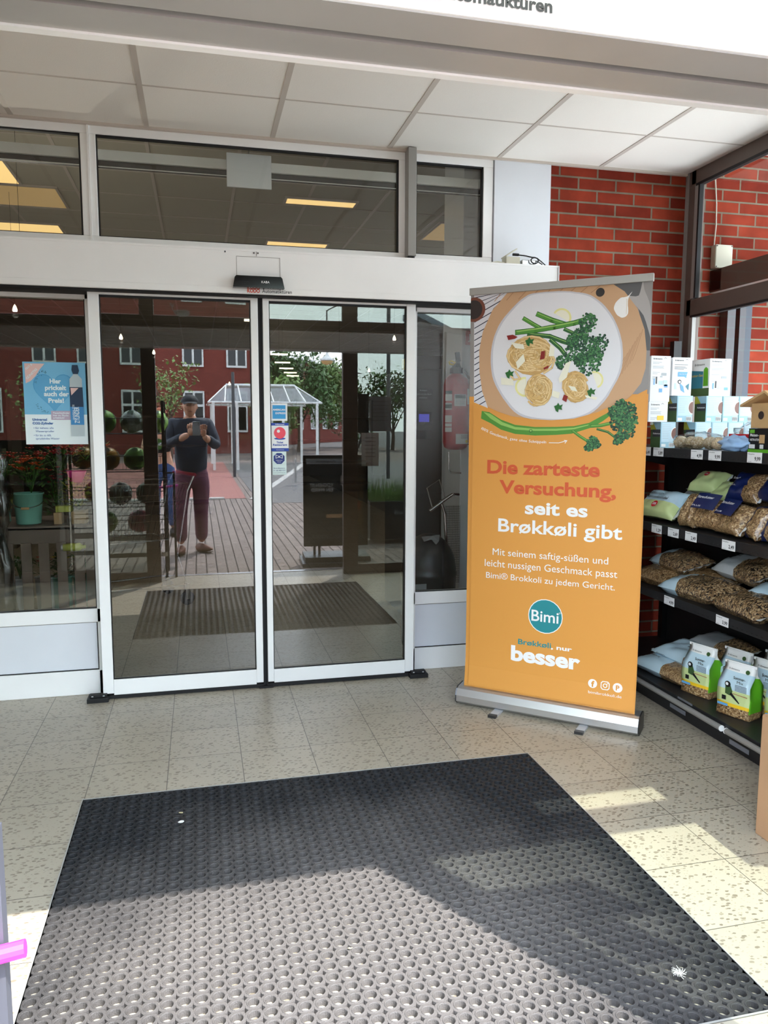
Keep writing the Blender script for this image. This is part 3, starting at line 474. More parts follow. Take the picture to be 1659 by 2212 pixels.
["s", "pr_pasta", 0.0065, [[0.313, 1.739], [0.294, 1.739], [0.276, 1.743], [0.262, 1.75], [0.253, 1.759], [0.253, 1.769], [0.259, 1.777], [0.272, 1.783], [0.29, 1.786]]],
["s", "pr_pasta3", 0.0065, [[0.251, 1.687], [0.244, 1.696], [0.241, 1.705], [0.243, 1.713], [0.249, 1.721], [0.259, 1.728], [0.272, 1.731], [0.287, 1.733], [0.302, 1.731]]],
["s", "pr_pasta3", 0.0065, [[0.327, 1.72], [0.347, 1.727], [0.369, 1.724], [0.385, 1.713], [0.389, 1.697], [0.378, 1.684], [0.358, 1.679], [0.335, 1.683], [0.321, 1.695]]],
["s", "pr_pasta", 0.0065, [[0.302, 1.694], [0.288, 1.694], [0.274, 1.697], [0.263, 1.702], [0.255, 1.71], [0.251, 1.718], [0.253, 1.727], [0.26, 1.734], [0.27, 1.739]]],
["s", "pr_pasta", 0.0065, [[0.277, 1.75], [0.285, 1.756], [0.298, 1.76], [0.312, 1.76], [0.326, 1.756], [0.336, 1.751], [0.342, 1.743], [0.343, 1.735], [0.337, 1.728]]],
["p", "pr_pasta2", [[0.413, 1.576], [0.409, 1.548], [0.397, 1.524], [0.377, 1.508], [0.354, 1.502], [0.33, 1.508], [0.309, 1.525], [0.295, 1.549], [0.29, 1.578], [0.294, 1.607], [0.307, 1.631], [0.326, 1.646], [0.35, 1.651], [0.374, 1.645], [0.394, 1.628], [0.408, 1.604]]],
["s", "pr_pasta3", 0.0065, [[0.396, 1.58], [0.39, 1.573], [0.38, 1.572], [0.371, 1.576], [0.366, 1.585], [0.367, 1.596], [0.372, 1.604], [0.381, 1.607], [0.391, 1.604]]],
["s", "pr_pasta3", 0.0065, [[0.373, 1.536], [0.368, 1.524], [0.359, 1.517], [0.348, 1.517], [0.338, 1.524], [0.332, 1.536], [0.332, 1.55], [0.338, 1.561], [0.348, 1.567]]],
["s", "pr_pasta", 0.0065, [[0.402, 1.608], [0.405, 1.583], [0.395, 1.56], [0.374, 1.545], [0.348, 1.54], [0.321, 1.548], [0.301, 1.566], [0.292, 1.591], [0.297, 1.616]]],
["s", "pr_pasta3", 0.0065, [[0.394, 1.612], [0.396, 1.598], [0.389, 1.587], [0.376, 1.581], [0.361, 1.583], [0.351, 1.594], [0.348, 1.607], [0.354, 1.62], [0.367, 1.626]]],
["s", "pr_pasta", 0.0065, [[0.367, 1.548], [0.358, 1.545], [0.349, 1.546], [0.341, 1.55], [0.334, 1.556], [0.329, 1.564], [0.328, 1.573], [0.33, 1.581], [0.335, 1.589]]],
["s", "pr_pasta", 0.0065, [[0.35, 1.626], [0.354, 1.615], [0.353, 1.604], [0.345, 1.595], [0.334, 1.593], [0.324, 1.597], [0.317, 1.607], [0.316, 1.619], [0.322, 1.629]]],
["s", "pr_pasta3", 0.0065, [[0.379, 1.562], [0.38, 1.546], [0.376, 1.53], [0.368, 1.517], [0.356, 1.508], [0.341, 1.504], [0.326, 1.505], [0.312, 1.512], [0.301, 1.523]]],
["s", "pr_pasta", 0.0065, [[0.333, 1.58], [0.324, 1.585], [0.317, 1.593], [0.314, 1.603], [0.316, 1.613], [0.323, 1.621], [0.333, 1.624], [0.344, 1.623], [0.353, 1.618]]],
["s", "pr_pasta", 0.0065, [[0.304, 1.534], [0.288, 1.553], [0.285, 1.578], [0.295, 1.6], [0.316, 1.613], [0.341, 1.613], [0.362, 1.6], [0.374, 1.578], [0.373, 1.554]]],
["s", "pr_pasta", 0.0065, [[0.346, 1.588], [0.355, 1.589], [0.365, 1.587], [0.373, 1.581], [0.379, 1.572], [0.382, 1.562], [0.383, 1.551], [0.38, 1.541], [0.374, 1.532]]],
["s", "pr_pasta3", 0.0065, [[0.333, 1.596], [0.344, 1.588], [0.35, 1.575], [0.347, 1.561], [0.337, 1.552], [0.323, 1.549], [0.31, 1.555], [0.302, 1.568], [0.302, 1.582]]],
["s", "pr_pasta3", 0.0065, [[0.34, 1.562], [0.328, 1.562], [0.317, 1.568], [0.309, 1.58], [0.307, 1.594], [0.31, 1.607], [0.318, 1.617], [0.329, 1.621], [0.341, 1.619]]],
["s", "pr_pasta", 0.0065, [[0.381, 1.61], [0.377, 1.594], [0.366, 1.585], [0.352, 1.584], [0.34, 1.593], [0.334, 1.608], [0.335, 1.625], [0.344, 1.637], [0.357, 1.641]]],
["s", "pr_pasta3", 0.0065, [[0.356, 1.556], [0.338, 1.559], [0.325, 1.568], [0.321, 1.582], [0.328, 1.594], [0.343, 1.601], [0.36, 1.6], [0.374, 1.591], [0.38, 1.578]]],
["s", "pr_pasta", 0.0065, [[0.403, 1.593], [0.407, 1.573], [0.406, 1.554], [0.399, 1.536], [0.389, 1.522], [0.375, 1.511], [0.358, 1.507], [0.341, 1.508], [0.325, 1.516]]],
["s", "pr_pasta", 0.0065, [[0.378, 1.572], [0.376, 1.565], [0.371, 1.56], [0.363, 1.556], [0.355, 1.554], [0.345, 1.555], [0.337, 1.557], [0.33, 1.562], [0.325, 1.568]]],
["s", "pr_pasta3", 0.0065, [[0.385, 1.59], [0.392, 1.586], [0.396, 1.581], [0.399, 1.575], [0.399, 1.569], [0.396, 1.563], [0.392, 1.558], [0.385, 1.555], [0.377, 1.554]]],
["s", "pr_pasta3", 0.0065, [[0.354, 1.535], [0.319, 1.544], [0.297, 1.566], [0.297, 1.592], [0.319, 1.613], [0.354, 1.619], [0.388, 1.608], [0.407, 1.585], [0.404, 1.559]]],
["s", "pr_pasta3", 0.0065, [[0.326, 1.601], [0.327, 1.611], [0.332, 1.619], [0.339, 1.625], [0.349, 1.627], [0.359, 1.626], [0.367, 1.62], [0.373, 1.612], [0.376, 1.603]]],
["s", "pr_pasta", 0.0065, [[0.396, 1.621], [0.408, 1.605], [0.409, 1.585], [0.4, 1.568], [0.382, 1.559], [0.362, 1.559], [0.344, 1.57], [0.334, 1.588], [0.336, 1.608]]],
["s", "pr_pasta3", 0.0065, [[0.407, 1.569], [0.395, 1.535], [0.367, 1.515], [0.335, 1.516], [0.307, 1.538], [0.293, 1.574], [0.298, 1.612], [0.32, 1.64], [0.352, 1.648]]],
["s", "pr_pasta3", 0.0065, [[0.358, 1.54], [0.338, 1.534], [0.318, 1.539], [0.305, 1.554], [0.304, 1.572], [0.317, 1.586], [0.337, 1.591], [0.357, 1.584], [0.369, 1.569]]],
["s", "pr_pasta", 0.0065, [[0.363, 1.616], [0.363, 1.602], [0.355, 1.59], [0.34, 1.584], [0.323, 1.585], [0.309, 1.592], [0.301, 1.605], [0.301, 1.619], [0.311, 1.631]]],
["s", "pr_pasta", 0.0065, [[0.31, 1.577], [0.32, 1.609], [0.345, 1.626], [0.374, 1.622], [0.396, 1.598], [0.402, 1.564], [0.389, 1.534], [0.363, 1.519], [0.335, 1.527]]],
["s", "pr_pasta3", 0.0065, [[0.321, 1.59], [0.331, 1.6], [0.345, 1.603], [0.358, 1.599], [0.367, 1.588], [0.371, 1.573], [0.368, 1.559], [0.359, 1.548], [0.346, 1.544]]],
["s", "pr_pasta", 0.0065, [[0.346, 1.615], [0.355, 1.613], [0.363, 1.609], [0.369, 1.603], [0.373, 1.595], [0.373, 1.587], [0.371, 1.579], [0.366, 1.572], [0.358, 1.568]]],
["s", "pr_pasta", 0.0065, [[0.373, 1.568], [0.367, 1.562], [0.358, 1.559], [0.349, 1.559], [0.34, 1.561], [0.332, 1.566], [0.326, 1.573], [0.324, 1.581], [0.325, 1.589]]],
["s", "pr_pasta", 0.0065, [[0.313, 1.588], [0.319, 1.603], [0.332, 1.614], [0.347, 1.619], [0.364, 1.616], [0.378, 1.607], [0.387, 1.592], [0.39, 1.575], [0.386, 1.558]]],
["s", "pr_pasta3", 0.0065, [[0.302, 1.58], [0.307, 1.586], [0.315, 1.591], [0.324, 1.594], [0.333, 1.594], [0.342, 1.591], [0.35, 1.586], [0.356, 1.579], [0.36, 1.571]]],
["s", "pr_pasta", 0.0065, [[0.33, 1.583], [0.33, 1.596], [0.333, 1.609], [0.34, 1.62], [0.348, 1.628], [0.358, 1.633], [0.369, 1.634], [0.381, 1.631], [0.391, 1.625]]],
["p", "pr_pasta2", [[0.573, 1.586], [0.57, 1.558], [0.559, 1.535], [0.542, 1.52], [0.522, 1.514], [0.501, 1.52], [0.482, 1.536], [0.47, 1.56], [0.465, 1.588], [0.468, 1.616], [0.479, 1.64], [0.497, 1.655], [0.517, 1.66], [0.538, 1.654], [0.556, 1.638], [0.568, 1.614]]],
["s", "pr_pasta", 0.0065, [[0.489, 1.605], [0.501, 1.612], [0.515, 1.613], [0.529, 1.609], [0.538, 1.599], [0.541, 1.587], [0.536, 1.576], [0.526, 1.568], [0.511, 1.566]]],
["s", "pr_pasta3", 0.0065, [[0.503, 1.554], [0.489, 1.553], [0.476, 1.56], [0.468, 1.573], [0.468, 1.588], [0.474, 1.601], [0.487, 1.608], [0.501, 1.607], [0.512, 1.598]]],
["s", "pr_pasta3", 0.0065, [[0.497, 1.617], [0.507, 1.622], [0.518, 1.619], [0.526, 1.611], [0.528, 1.599], [0.524, 1.588], [0.515, 1.582], [0.504, 1.584], [0.495, 1.591]]],
["s", "pr_pasta", 0.0065, [[0.539, 1.594], [0.54, 1.587], [0.539, 1.579], [0.537, 1.573], [0.533, 1.567], [0.527, 1.564], [0.521, 1.562], [0.515, 1.563], [0.509, 1.566]]],
["s", "pr_pasta3", 0.0065, [[0.505, 1.649], [0.532, 1.646], [0.552, 1.628], [0.559, 1.601], [0.55, 1.577], [0.528, 1.563], [0.501, 1.565], [0.48, 1.583], [0.472, 1.61]]],
["s", "pr_pasta3", 0.0065, [[0.568, 1.57], [0.558, 1.561], [0.545, 1.555], [0.531, 1.553], [0.516, 1.557], [0.504, 1.564], [0.494, 1.574], [0.488, 1.587], [0.488, 1.601]]],
["s", "pr_pasta3", 0.0065, [[0.486, 1.601], [0.488, 1.611], [0.494, 1.619], [0.503, 1.623], [0.514, 1.623], [0.523, 1.619], [0.53, 1.612], [0.534, 1.602], [0.533, 1.592]]],
["s", "pr_pasta3", 0.0065, [[0.543, 1.583], [0.546, 1.576], [0.547, 1.569], [0.545, 1.562], [0.542, 1.556], [0.537, 1.551], [0.53, 1.548], [0.523, 1.547], [0.516, 1.547]]],
["s", "pr_pasta3", 0.0065, [[0.567, 1.573], [0.566, 1.547], [0.552, 1.528], [0.529, 1.522], [0.507, 1.531], [0.494, 1.553], [0.494, 1.579], [0.508, 1.599], [0.53, 1.606]]],
["s", "pr_pasta3", 0.0065, [[0.502, 1.562], [0.489, 1.566], [0.477, 1.575], [0.468, 1.587], [0.464, 1.601], [0.463, 1.616], [0.468, 1.63], [0.476, 1.641], [0.488, 1.649]]],
["s", "pr_pasta", 0.0065, [[0.521, 1.551], [0.517, 1.56], [0.516, 1.57], [0.518, 1.579], [0.524, 1.586], [0.532, 1.592], [0.542, 1.594], [0.551, 1.593], [0.561, 1.589]]],
["s", "pr_pasta", 0.0065, [[0.571, 1.569], [0.564, 1.557], [0.551, 1.55], [0.536, 1.552], [0.523, 1.561], [0.517, 1.575], [0.519, 1.589], [0.529, 1.6], [0.543, 1.604]]],
["s", "pr_pasta", 0.0065, [[0.556, 1.578], [0.548, 1.571], [0.537, 1.568], [0.525, 1.57], [0.516, 1.576], [0.511, 1.585], [0.512, 1.595], [0.519, 1.602], [0.53, 1.606]]],
["s", "pr_pasta", 0.0065, [[0.506, 1.567], [0.518, 1.567], [0.528, 1.561], [0.532, 1.549], [0.529, 1.538], [0.519, 1.532], [0.507, 1.532], [0.497, 1.54], [0.494, 1.551]]],
["s", "pr_pasta3", 0.0065, [[0.521, 1.604], [0.521, 1.616], [0.525, 1.626], [0.533, 1.633], [0.543, 1.634], [0.552, 1.63], [0.559, 1.622], [0.563, 1.611], [0.561, 1.6]]],
["s", "pr_pasta3", 0.0065, [[0.55, 1.614], [0.564, 1.604], [0.573, 1.589], [0.577, 1.571], [0.575, 1.554], [0.568, 1.538], [0.555, 1.528], [0.54, 1.523], [0.525, 1.526]]],
["s", "pr_pasta", 0.0065, [[0.464, 1.585], [0.473, 1.604], [0.493, 1.617], [0.517, 1.621], [0.542, 1.615], [0.561, 1.601], [0.57, 1.581], [0.567, 1.561], [0.552, 1.544]]],
["s", "pr_pasta", 0.0065, [[0.491, 1.564], [0.495, 1.57], [0.501, 1.574], [0.508, 1.575], [0.515, 1.574], [0.521, 1.57], [0.526, 1.564], [0.529, 1.557], [0.53, 1.549]]],
["s", "pr_pasta", 0.0065, [[0.506, 1.624], [0.52, 1.624], [0.531, 1.618], [0.538, 1.607], [0.537, 1.596], [0.528, 1.587], [0.515, 1.583], [0.501, 1.586], [0.491, 1.594]]],
["s", "pr_pasta", 0.0065, [[0.533, 1.599], [0.54, 1.604], [0.548, 1.605], [0.556, 1.603], [0.563, 1.598], [0.567, 1.59], [0.569, 1.58], [0.567, 1.571], [0.563, 1.564]]],
["s", "pr_pasta", 0.0065, [[0.493, 1.59], [0.5, 1.597], [0.51, 1.601], [0.521, 1.6], [0.531, 1.596], [0.538, 1.588], [0.542, 1.578], [0.542, 1.567], [0.538, 1.558]]],
["s", "pr_pasta", 0.0065, [[0.49, 1.623], [0.492, 1.631], [0.498, 1.636], [0.506, 1.638], [0.514, 1.636], [0.52, 1.63], [0.523, 1.622], [0.521, 1.615], [0.515, 1.61]]],
["s", "pr_pasta", 0.0065, [[0.549, 1.559], [0.537, 1.548], [0.521, 1.543], [0.504, 1.544], [0.488, 1.552], [0.477, 1.565], [0.472, 1.582], [0.473, 1.598], [0.481, 1.613]]],
["s", "pr_pasta", 0.0065, [[0.518, 1.58], [0.511, 1.589], [0.508, 1.602], [0.51, 1.614], [0.517, 1.623], [0.527, 1.625], [0.536, 1.622], [0.544, 1.612], [0.546, 1.6]]],
["s", "pr_pasta3", 0.0065, [[0.535, 1.602], [0.536, 1.595], [0.534, 1.588], [0.53, 1.583], [0.525, 1.58], [0.519, 1.58], [0.514, 1.582], [0.509, 1.588], [0.507, 1.594]]],
["s", "pr_pasta", 0.0065, [[0.488, 1.617], [0.513, 1.627], [0.539, 1.621], [0.559, 1.602], [0.566, 1.575], [0.557, 1.551], [0.535, 1.535], [0.508, 1.535], [0.484, 1.549]]],
["s", "pr_pasta3", 0.0065, [[0.464, 1.581], [0.464, 1.603], [0.476, 1.621], [0.495, 1.63], [0.518, 1.629], [0.537, 1.618], [0.549, 1.599], [0.549, 1.577], [0.539, 1.559]]],
["s", "pr_pasta3", 0.0065, [[0.549, 1.594], [0.545, 1.58], [0.536, 1.572], [0.524, 1.572], [0.515, 1.582], [0.511, 1.597], [0.515, 1.61], [0.525, 1.618], [0.536, 1.617]]],
["s", "pr_pasta3", 0.0065, [[0.541, 1.535], [0.516, 1.539], [0.495, 1.559], [0.486, 1.589], [0.49, 1.621], [0.507, 1.643], [0.532, 1.65], [0.556, 1.639], [0.573, 1.614]]],
["s", "pr_pasta", 0.0065, [[0.562, 1.616], [0.568, 1.596], [0.566, 1.576], [0.554, 1.562], [0.538, 1.559], [0.523, 1.568], [0.514, 1.587], [0.515, 1.608], [0.525, 1.623]]],
["s", "pr_pasta", 0.0057, [[0.233, 1.665], [0.257, 1.631], [0.228, 1.626], [0.204, 1.654]]],
["p", "pr_pale", [[0.209, 1.802], [0.27, 1.789], [0.276, 1.767], [0.23, 1.774]]],
["p", "pr_pale", [[0.399, 1.783], [0.419, 1.771], [0.417, 1.729], [0.392, 1.73]]],
["p", "pr_pale", [[0.473, 1.695], [0.497, 1.705], [0.48, 1.631], [0.448, 1.605], [0.442, 1.626]]],
["p", "pr_pale", [[0.235, 1.708], [0.271, 1.745], [0.28, 1.712], [0.244, 1.675]]],
["p", "pr_pale", [[0.487, 1.593], [0.519, 1.587], [0.531, 1.566], [0.504, 1.571]]],
["p", "pr_pale", [[0.416, 1.573], [0.45, 1.562], [0.445, 1.535], [0.411, 1.546]]],
["p", "pr_pale", [[0.163, 1.639], [0.222, 1.629], [0.228, 1.599], [0.164, 1.605]]],
["p", "pr_pale", [[0.566, 1.549], [0.622, 1.538], [0.617, 1.527], [0.569, 1.539]]],
["p", "pr_red", [[0.187, 1.834], [0.217, 1.837], [0.241, 1.825], [0.229, 1.818], [0.195, 1.813]]],
["p", "pr_red", [[0.356, 1.753], [0.375, 1.755], [0.373, 1.72], [0.351, 1.715]]],
["p", "pr_red", [[0.369, 1.677], [0.394, 1.689], [0.391, 1.676], [0.372, 1.669]]],
["p", "pr_red", [[0.469, 1.553], [0.488, 1.545], [0.481, 1.518], [0.461, 1.529]]],
["p", "pr_parsley", [[0.193, 1.638], [0.183, 1.66], [0.198, 1.666], [0.203, 1.676], [0.212, 1.663], [0.228, 1.667], [0.22, 1.654], [0.225, 1.641], [0.207, 1.647], [0.204, 1.631]]],
["p", "pr_parsley", [[0.582, 1.546], [0.574, 1.568], [0.587, 1.573], [0.592, 1.583], [0.6, 1.571], [0.614, 1.575], [0.607, 1.562], [0.611, 1.55], [0.595, 1.555], [0.593, 1.539]]],
["p", "pr_parsley", [[0.433, 1.478], [0.424, 1.5], [0.437, 1.505], [0.443, 1.516], [0.451, 1.503], [0.466, 1.508], [0.459, 1.494], [0.463, 1.482], [0.446, 1.487], [0.444, 1.471]]],
["p", "pr_parsley", [[0.287, 1.785], [0.278, 1.807], [0.292, 1.812], [0.298, 1.823], [0.306, 1.81], [0.322, 1.813], [0.314, 1.8], [0.318, 1.788], [0.301, 1.794], [0.299, 1.778]]],
["o", "pr_orange", [[0.024, 1.523], [0.119, 1.486], [0.22, 1.454], [0.324, 1.44], [0.414, 1.435], [0.519, 1.442], [0.624, 1.471], [0.726, 1.516], [0.801, 1.551], [0.838, 1.57]]],
["p", "pr_green", [[0.068, 1.48], [0.107, 1.474], [0.167, 1.438], [0.238, 1.413], [0.337, 1.403], [0.437, 1.404], [0.52, 1.408], [0.589, 1.423], [0.641, 1.452], [0.677, 1.472], [0.685, 1.458], [0.652, 1.432], [0.605, 1.403], [0.542, 1.383], [0.51, 1.373], [0.439, 1.367], [0.338, 1.363], [0.239, 1.37], [0.168, 1.39], [0.114, 1.421], [0.065, 1.443]]],
["p", "pr_green3", [[0.077, 1.475], [0.113, 1.466], [0.174, 1.426], [0.239, 1.403], [0.337, 1.395], [0.438, 1.396], [0.52, 1.401], [0.589, 1.416], [0.584, 1.411], [0.52, 1.393], [0.438, 1.386], [0.337, 1.385], [0.239, 1.391], [0.168, 1.412], [0.114, 1.443]]],
["s", "pr_green", 0.0133, [[0.6, 1.408], [0.642, 1.411], [0.689, 1.422]]],
["s", "pr_green2", 0.0095, [[0.627, 1.395], [0.675, 1.382], [0.706, 1.359], [0.71, 1.332]]],
["s", "pr_green", 0.0114, [[0.515, 1.386], [0.548, 1.362], [0.586, 1.339]]],
["d", "pr_green2", [0.316, 1.385], 0.008],
["d", "pr_green3", [0.316, 1.386], 0.005],
["b", "pr_floret", [0.718, 1.469], 0.0407, 114, 16],
["b", "pr_floret", [0.753, 1.479], 0.0407, 114, 32],
["b", "pr_floret", [0.727, 1.505], 0.024, 76, 6],
["b", "pr_floret", [0.77, 1.437], 0.037, 114, 5],
["b", "pr_floret", [0.73, 1.427], 0.0481, 152, 89],
["b", "pr_floret", [0.757, 1.39], 0.0389, 114, 66],
["b", "pr_floret", [0.727, 1.359], 0.0259, 76, 26],
["b", "pr_floret", [0.712, 1.335], 0.0111, 38, 56],
["b", "pr_floret", [0.695, 1.474], 0.0259, 57, 74],
["b", "pr_floret", [0.608, 1.336], 0.0259, 95, 7],
["b", "pr_floret", [0.624, 1.326], 0.0185, 57, 2],
["b", "pr_floret", [0.595, 1.312], 0.0185, 57, 62],
["b", "pr_floret", [0.579, 1.309], 0.0093, 22, 3],
["s", "pr_white", 0.003, [[0.406, 1.33], [0.451, 1.33], [0.489, 1.34]]],
["s", "pr_white", 0.003, [[0.477, 1.342], [0.49, 1.341], [0.481, 1.329]]],
["d", "pr_white", [0.41, 0.497], 0.0845],
["d", "pr_teal", [0.41, 0.497], 0.0805]], [["Die zarteste", "pr_coral", [0.102, 1.179], [0.645, 1.177], 0.064, 0.03],
["Versuchung,", "pr_coral", [0.166, 1.085], [0.721, 1.088], 0.062, 0.03],
["seit es", "pr_white", [0.297, 0.99], [0.596, 0.989], 0.06, 0.03],
["Brøkkøli gibt", "pr_white", [0.164, 0.896], [0.755, 0.893], 0.063, 0.018],
["Mit seinem saftig-süßen und", "pr_white", [0.138, 0.776], [0.697, 0.776], 0.033, 0],
["leicht nussigen Geschmack passt", "pr_white", [0.098, 0.717], [0.74, 0.713], 0.034, 0],
["Bimi® Brokkoli zu jedem Gericht.", "pr_white", [0.106, 0.658], [0.731, 0.648], 0.029, 0],
["Bimi", "pr_white", [0.342, 0.47], [0.475, 0.472], 0.054, 0.012],
["Brøkkøli", "pr_teal", [0.278, 0.344], [0.442, 0.342], 0.026, 0.018],
[", nur", "pr_white", [0.442, 0.342], [0.543, 0.342], 0.021, 0.03],
["besser", "pr_white", [0.243, 0.26], [0.584, 0.264], 0.074, 0.04],
["bimibrokkoli.de", "pr_white", [0.628, 0.156], [0.781, 0.155], 0.013, 0],
["®", "pr_white", [0.475, 0.516], [0.485, 0.516], 0.009, 0]], [[0.067, 1.391], [0.109, 1.372], [0.151, 1.357], [0.211, 1.342], [0.269, 1.334], [0.327, 1.329], [0.394, 1.327]], [[0.646, 0.204], [0.704, 0.203], [0.761, 0.202]]]
BL=Vector((1.754,-.237,0)); BE=Vector((.632,-.556,0)).normalized(); BN=Vector((-BE.y,BE.x,0))*-1
if BN.y>0: BN=-BN
def bp(uu,vv,off=0):
    s=max(0,(.30-vv)/.30)**2*.035
    return BL+BE*uu+Vector((0,0,vv))+BN*(off+s)
mat('foot_grey',(196,198,202),.45); bn=thing('roll_up_banner','orange roll-up advertising banner with pasta plate picture beside the shelf','banner',BL+BE*.42)
b=B(); lay=[0]
b.k='pr_orange'
nb=24
vb=lambda t:.072+(2.045-.072)*t
b.grid(lambda a,t:bp(.0+.842*a,vb(t),0),2,nb+1,'pr_orange')
b.grid(lambda a,t:bp(.842*(1-a),vb(t),-.0008),2,nb+1,'pr_white')
def O(): lay[0]+=1; return .0004+lay[0]*.00002
CL=lambda p:(min(max(p[0],.0),.842),min(p[1],2.045))
def pstroke(m,w,pts,off):
    n=len(pts)
    for i in range(n-1):
        a=Vector(pts[i]); c=Vector(pts[i+1]); d=c-a
        if d.length<1e-6: continue
        nn=Vector((-d.y,d.x)).normalized()*w/2; e=d.normalized()*w*.3
        b.face([bp(*CL(p),off) for p in (a-nn-e,c-nn+e,c+nn+e,a+nn-e)],m)
def pdisc(m,c,rr,off,n=24):
    b.face([bp(*CL((c[0]+rr*math.cos(2*pi*i/n),c[1]+rr*math.sin(2*pi*i/n))),off) for i in range(n)],m)
for it in PR[0]:
    k=it[0]
    if k=='r': x0,z0,x1,z1=it[2]; b.face([bp(*CL(p),O()) for p in ((x0,z0),(x1,z0),(x1,z1),(x0,z1))],it[1])
    elif k=='p': o_=O(); b.face([bp(*CL(p),o_) for p in it[2]],it[1])
    elif k=='s':
        o_=O()
        if it[1] in ('pr_pasta','pr_pasta3'): pstroke('pr_pasta2',it[2]*1.45,it[3],o_); o_=O()
        if it[1] in ('pr_green','pr_green2') and it[2]>.006: pstroke('pr_green0',it[2]*1.12,it[3],o_); o_=O(); pstroke(it[1],it[2]*.9,it[3],o_); o_=O(); pstroke('pr_green3',it[2]*.16,[(a_,c_+it[2]*.2) for a_,c_ in it[3]],o_); continue
        pstroke(it[1],it[2],it[3],o_)
    elif k=='d': pdisc(it[1],it[2],it[3],O())
    elif k=='b':
        random.seed(it[5]); ob=O()+.0004
        for i in range(it[4]):
            t=i/it[4]; a=random.uniform(0,2*pi); rr=it[3]*math.sqrt(random.random())*(1-.1*t)
            pdisc(random.choice(['pr_f1','pr_f2','pr_f4'] if t<.45 else ['pr_f2','pr_f3','pr_f1']),(it[2][0]+rr*math.cos(a),it[2][1]+rr*math.sin(a)),random.uniform(.0035,.0062)*(1.3-.5*t),ob+i*.000004,7)
            if t>.55 and i%2: pdisc('pr_f5' if i%6==1 else 'pr_f3',(it[2][0]+rr*math.cos(a)+.0008,it[2][1]+rr*math.sin(a)+.0012),.0013,ob+it[4]*.000004+.00001,5)
    elif k=='o':
        lay[0]+=70; o_=O(); c=it[2]
        for i in range(len(c)-1):
            p,q=c[i],c[i+1]
            for za,zb in [(1.3-.1*j,1.2-.1*j) for j in range(12)]: b.face([bp(*CL((p[0],zb)),o_),bp(*CL((q[0],zb)),o_),bp(*CL((q[0],za)),o_),bp(*CL((p[0],za)),o_)],'pr_orange')
            b.face([bp(*CL((p[0],1.3)),o_),bp(*CL((q[0],1.3)),o_),bp(*CL(q),o_),bp(*CL(p),o_)],'pr_orange')
o_=O()+.0006
def btext(s,m,p0,p1,cap,bold,off):
    a=bp(p0[0],p0[1],off); ux=(bp(p1[0],p1[1],off)-a).normalized(); b.text(s,a,BE,(0,0,1),w=p1[0]-p0[0],cap=cap,m=m,bold=bold)
for s,m,p0,p1,cap,bold in PR[1]: btext(s,m,p0,p1,cap,bold,o_+.0003)
# curved slogan
cv=PR[2]; s='100% Geschmack, ganz ohne Schnippeln'; seg=[0]
for i in range(len(cv)-1): seg.append(seg[-1]+(Vector(cv[i+1])-Vector(cv[i])).length)
adv=[]; 
for ch in s: adv.append(.35 if ch==' ' else max(.2,glyphs(ch,.01)[3]-glyphs(ch,.01)[2]+.09))
tot=sum(adv); pos=0
for ch,aw in zip(s,adv):
    d=pos/tot*seg[-1]; i=max(j for j in range(len(seg)-1) if seg[j]<=d+1e-9); t=(d-seg[i])/(seg[i+1]-seg[i]); P0=Vector(cv[i]).lerp(Vector(cv[i+1]),t); dr=(Vector(cv[i+1])-Vector(cv[i])).normalized()
    if ch!=' ': b.text(ch,bp(P0.x,P0.y,o_+.0003),BE*dr.x+Vector((0,0,dr.y)),Vector((0,0,dr.x))-BE*dr.y,w=(aw-.09)/tot*seg[-1],cap=.0125*( 1),m='pr_white',bold=.01)
    pos+=aw
# social icons
ic=PR[3]; o2=o_+.0003
pdisc('pr_white',ic[0],.021,o2); pdisc('pr_white',ic[2],.022,o2)
b.text('f',bp(ic[0][0]-.006,ic[0][1]-.014,o2+.0003),BE,(0,0,1),cap=.028,m='pr_orange',bold=.05); b.text('P',bp(ic[2][0]-.008,ic[2][1]-.012,o2+.0003),BE,(0,0,1),cap=.024,m='pr_orange',bold=.03)
c=ic[1]; h=.0205
b.face([bp(c[0]+dx,c[1]+dz,o2) for dx,dz in ((-h,-h*.6),(-h*.6,-h),(h*.6,-h),(h,-h*.6),(h,h*.6),(h*.6,h),(-h*.6,h),(-h,h*.6))],'pr_white'); h=.0165
b.face([bp(c[0]+dx,c[1]+dz,o2+.0002) for dx,dz in ((-h,-h*.6),(-h*.6,-h),(h*.6,-h),(h,-h*.6),(h,h*.6),(h*.6,h),(-h*.6,h),(-h,h*.6))],'pr_orange')
pdisc('pr_white',c,.0105,o2+.0004); pdisc('pr_orange',c,.0065,o2+.0006); pdisc('pr_white',(c[0]+.0105,c[1]+.0105),.0025,o2+.0006)
b.build('printed_panel','pr_orange',bn)
# profiles
def prof(n,uv,rad,m,z): pass
b=B(); P=[bp(-.004,2.045)+BN*.012,bp(.846,2.045)+BN*.012,bp(.846,2.045)-BN*.008,bp(-.004,2.045)-BN*.008]
b.v=[tuple(p+Vector((0,0,dz))) for dz in (-.012,.022) for p in P]
for q in ((3,2,1,0),(4,5,6,7),(0,1,5,4),(1,2,6,5),(2,3,7,6),(3,0,4,7)): b.f.append(q); b.m.append('_')
bevel(b.build('top_rail','alu_beige',bn),.002)
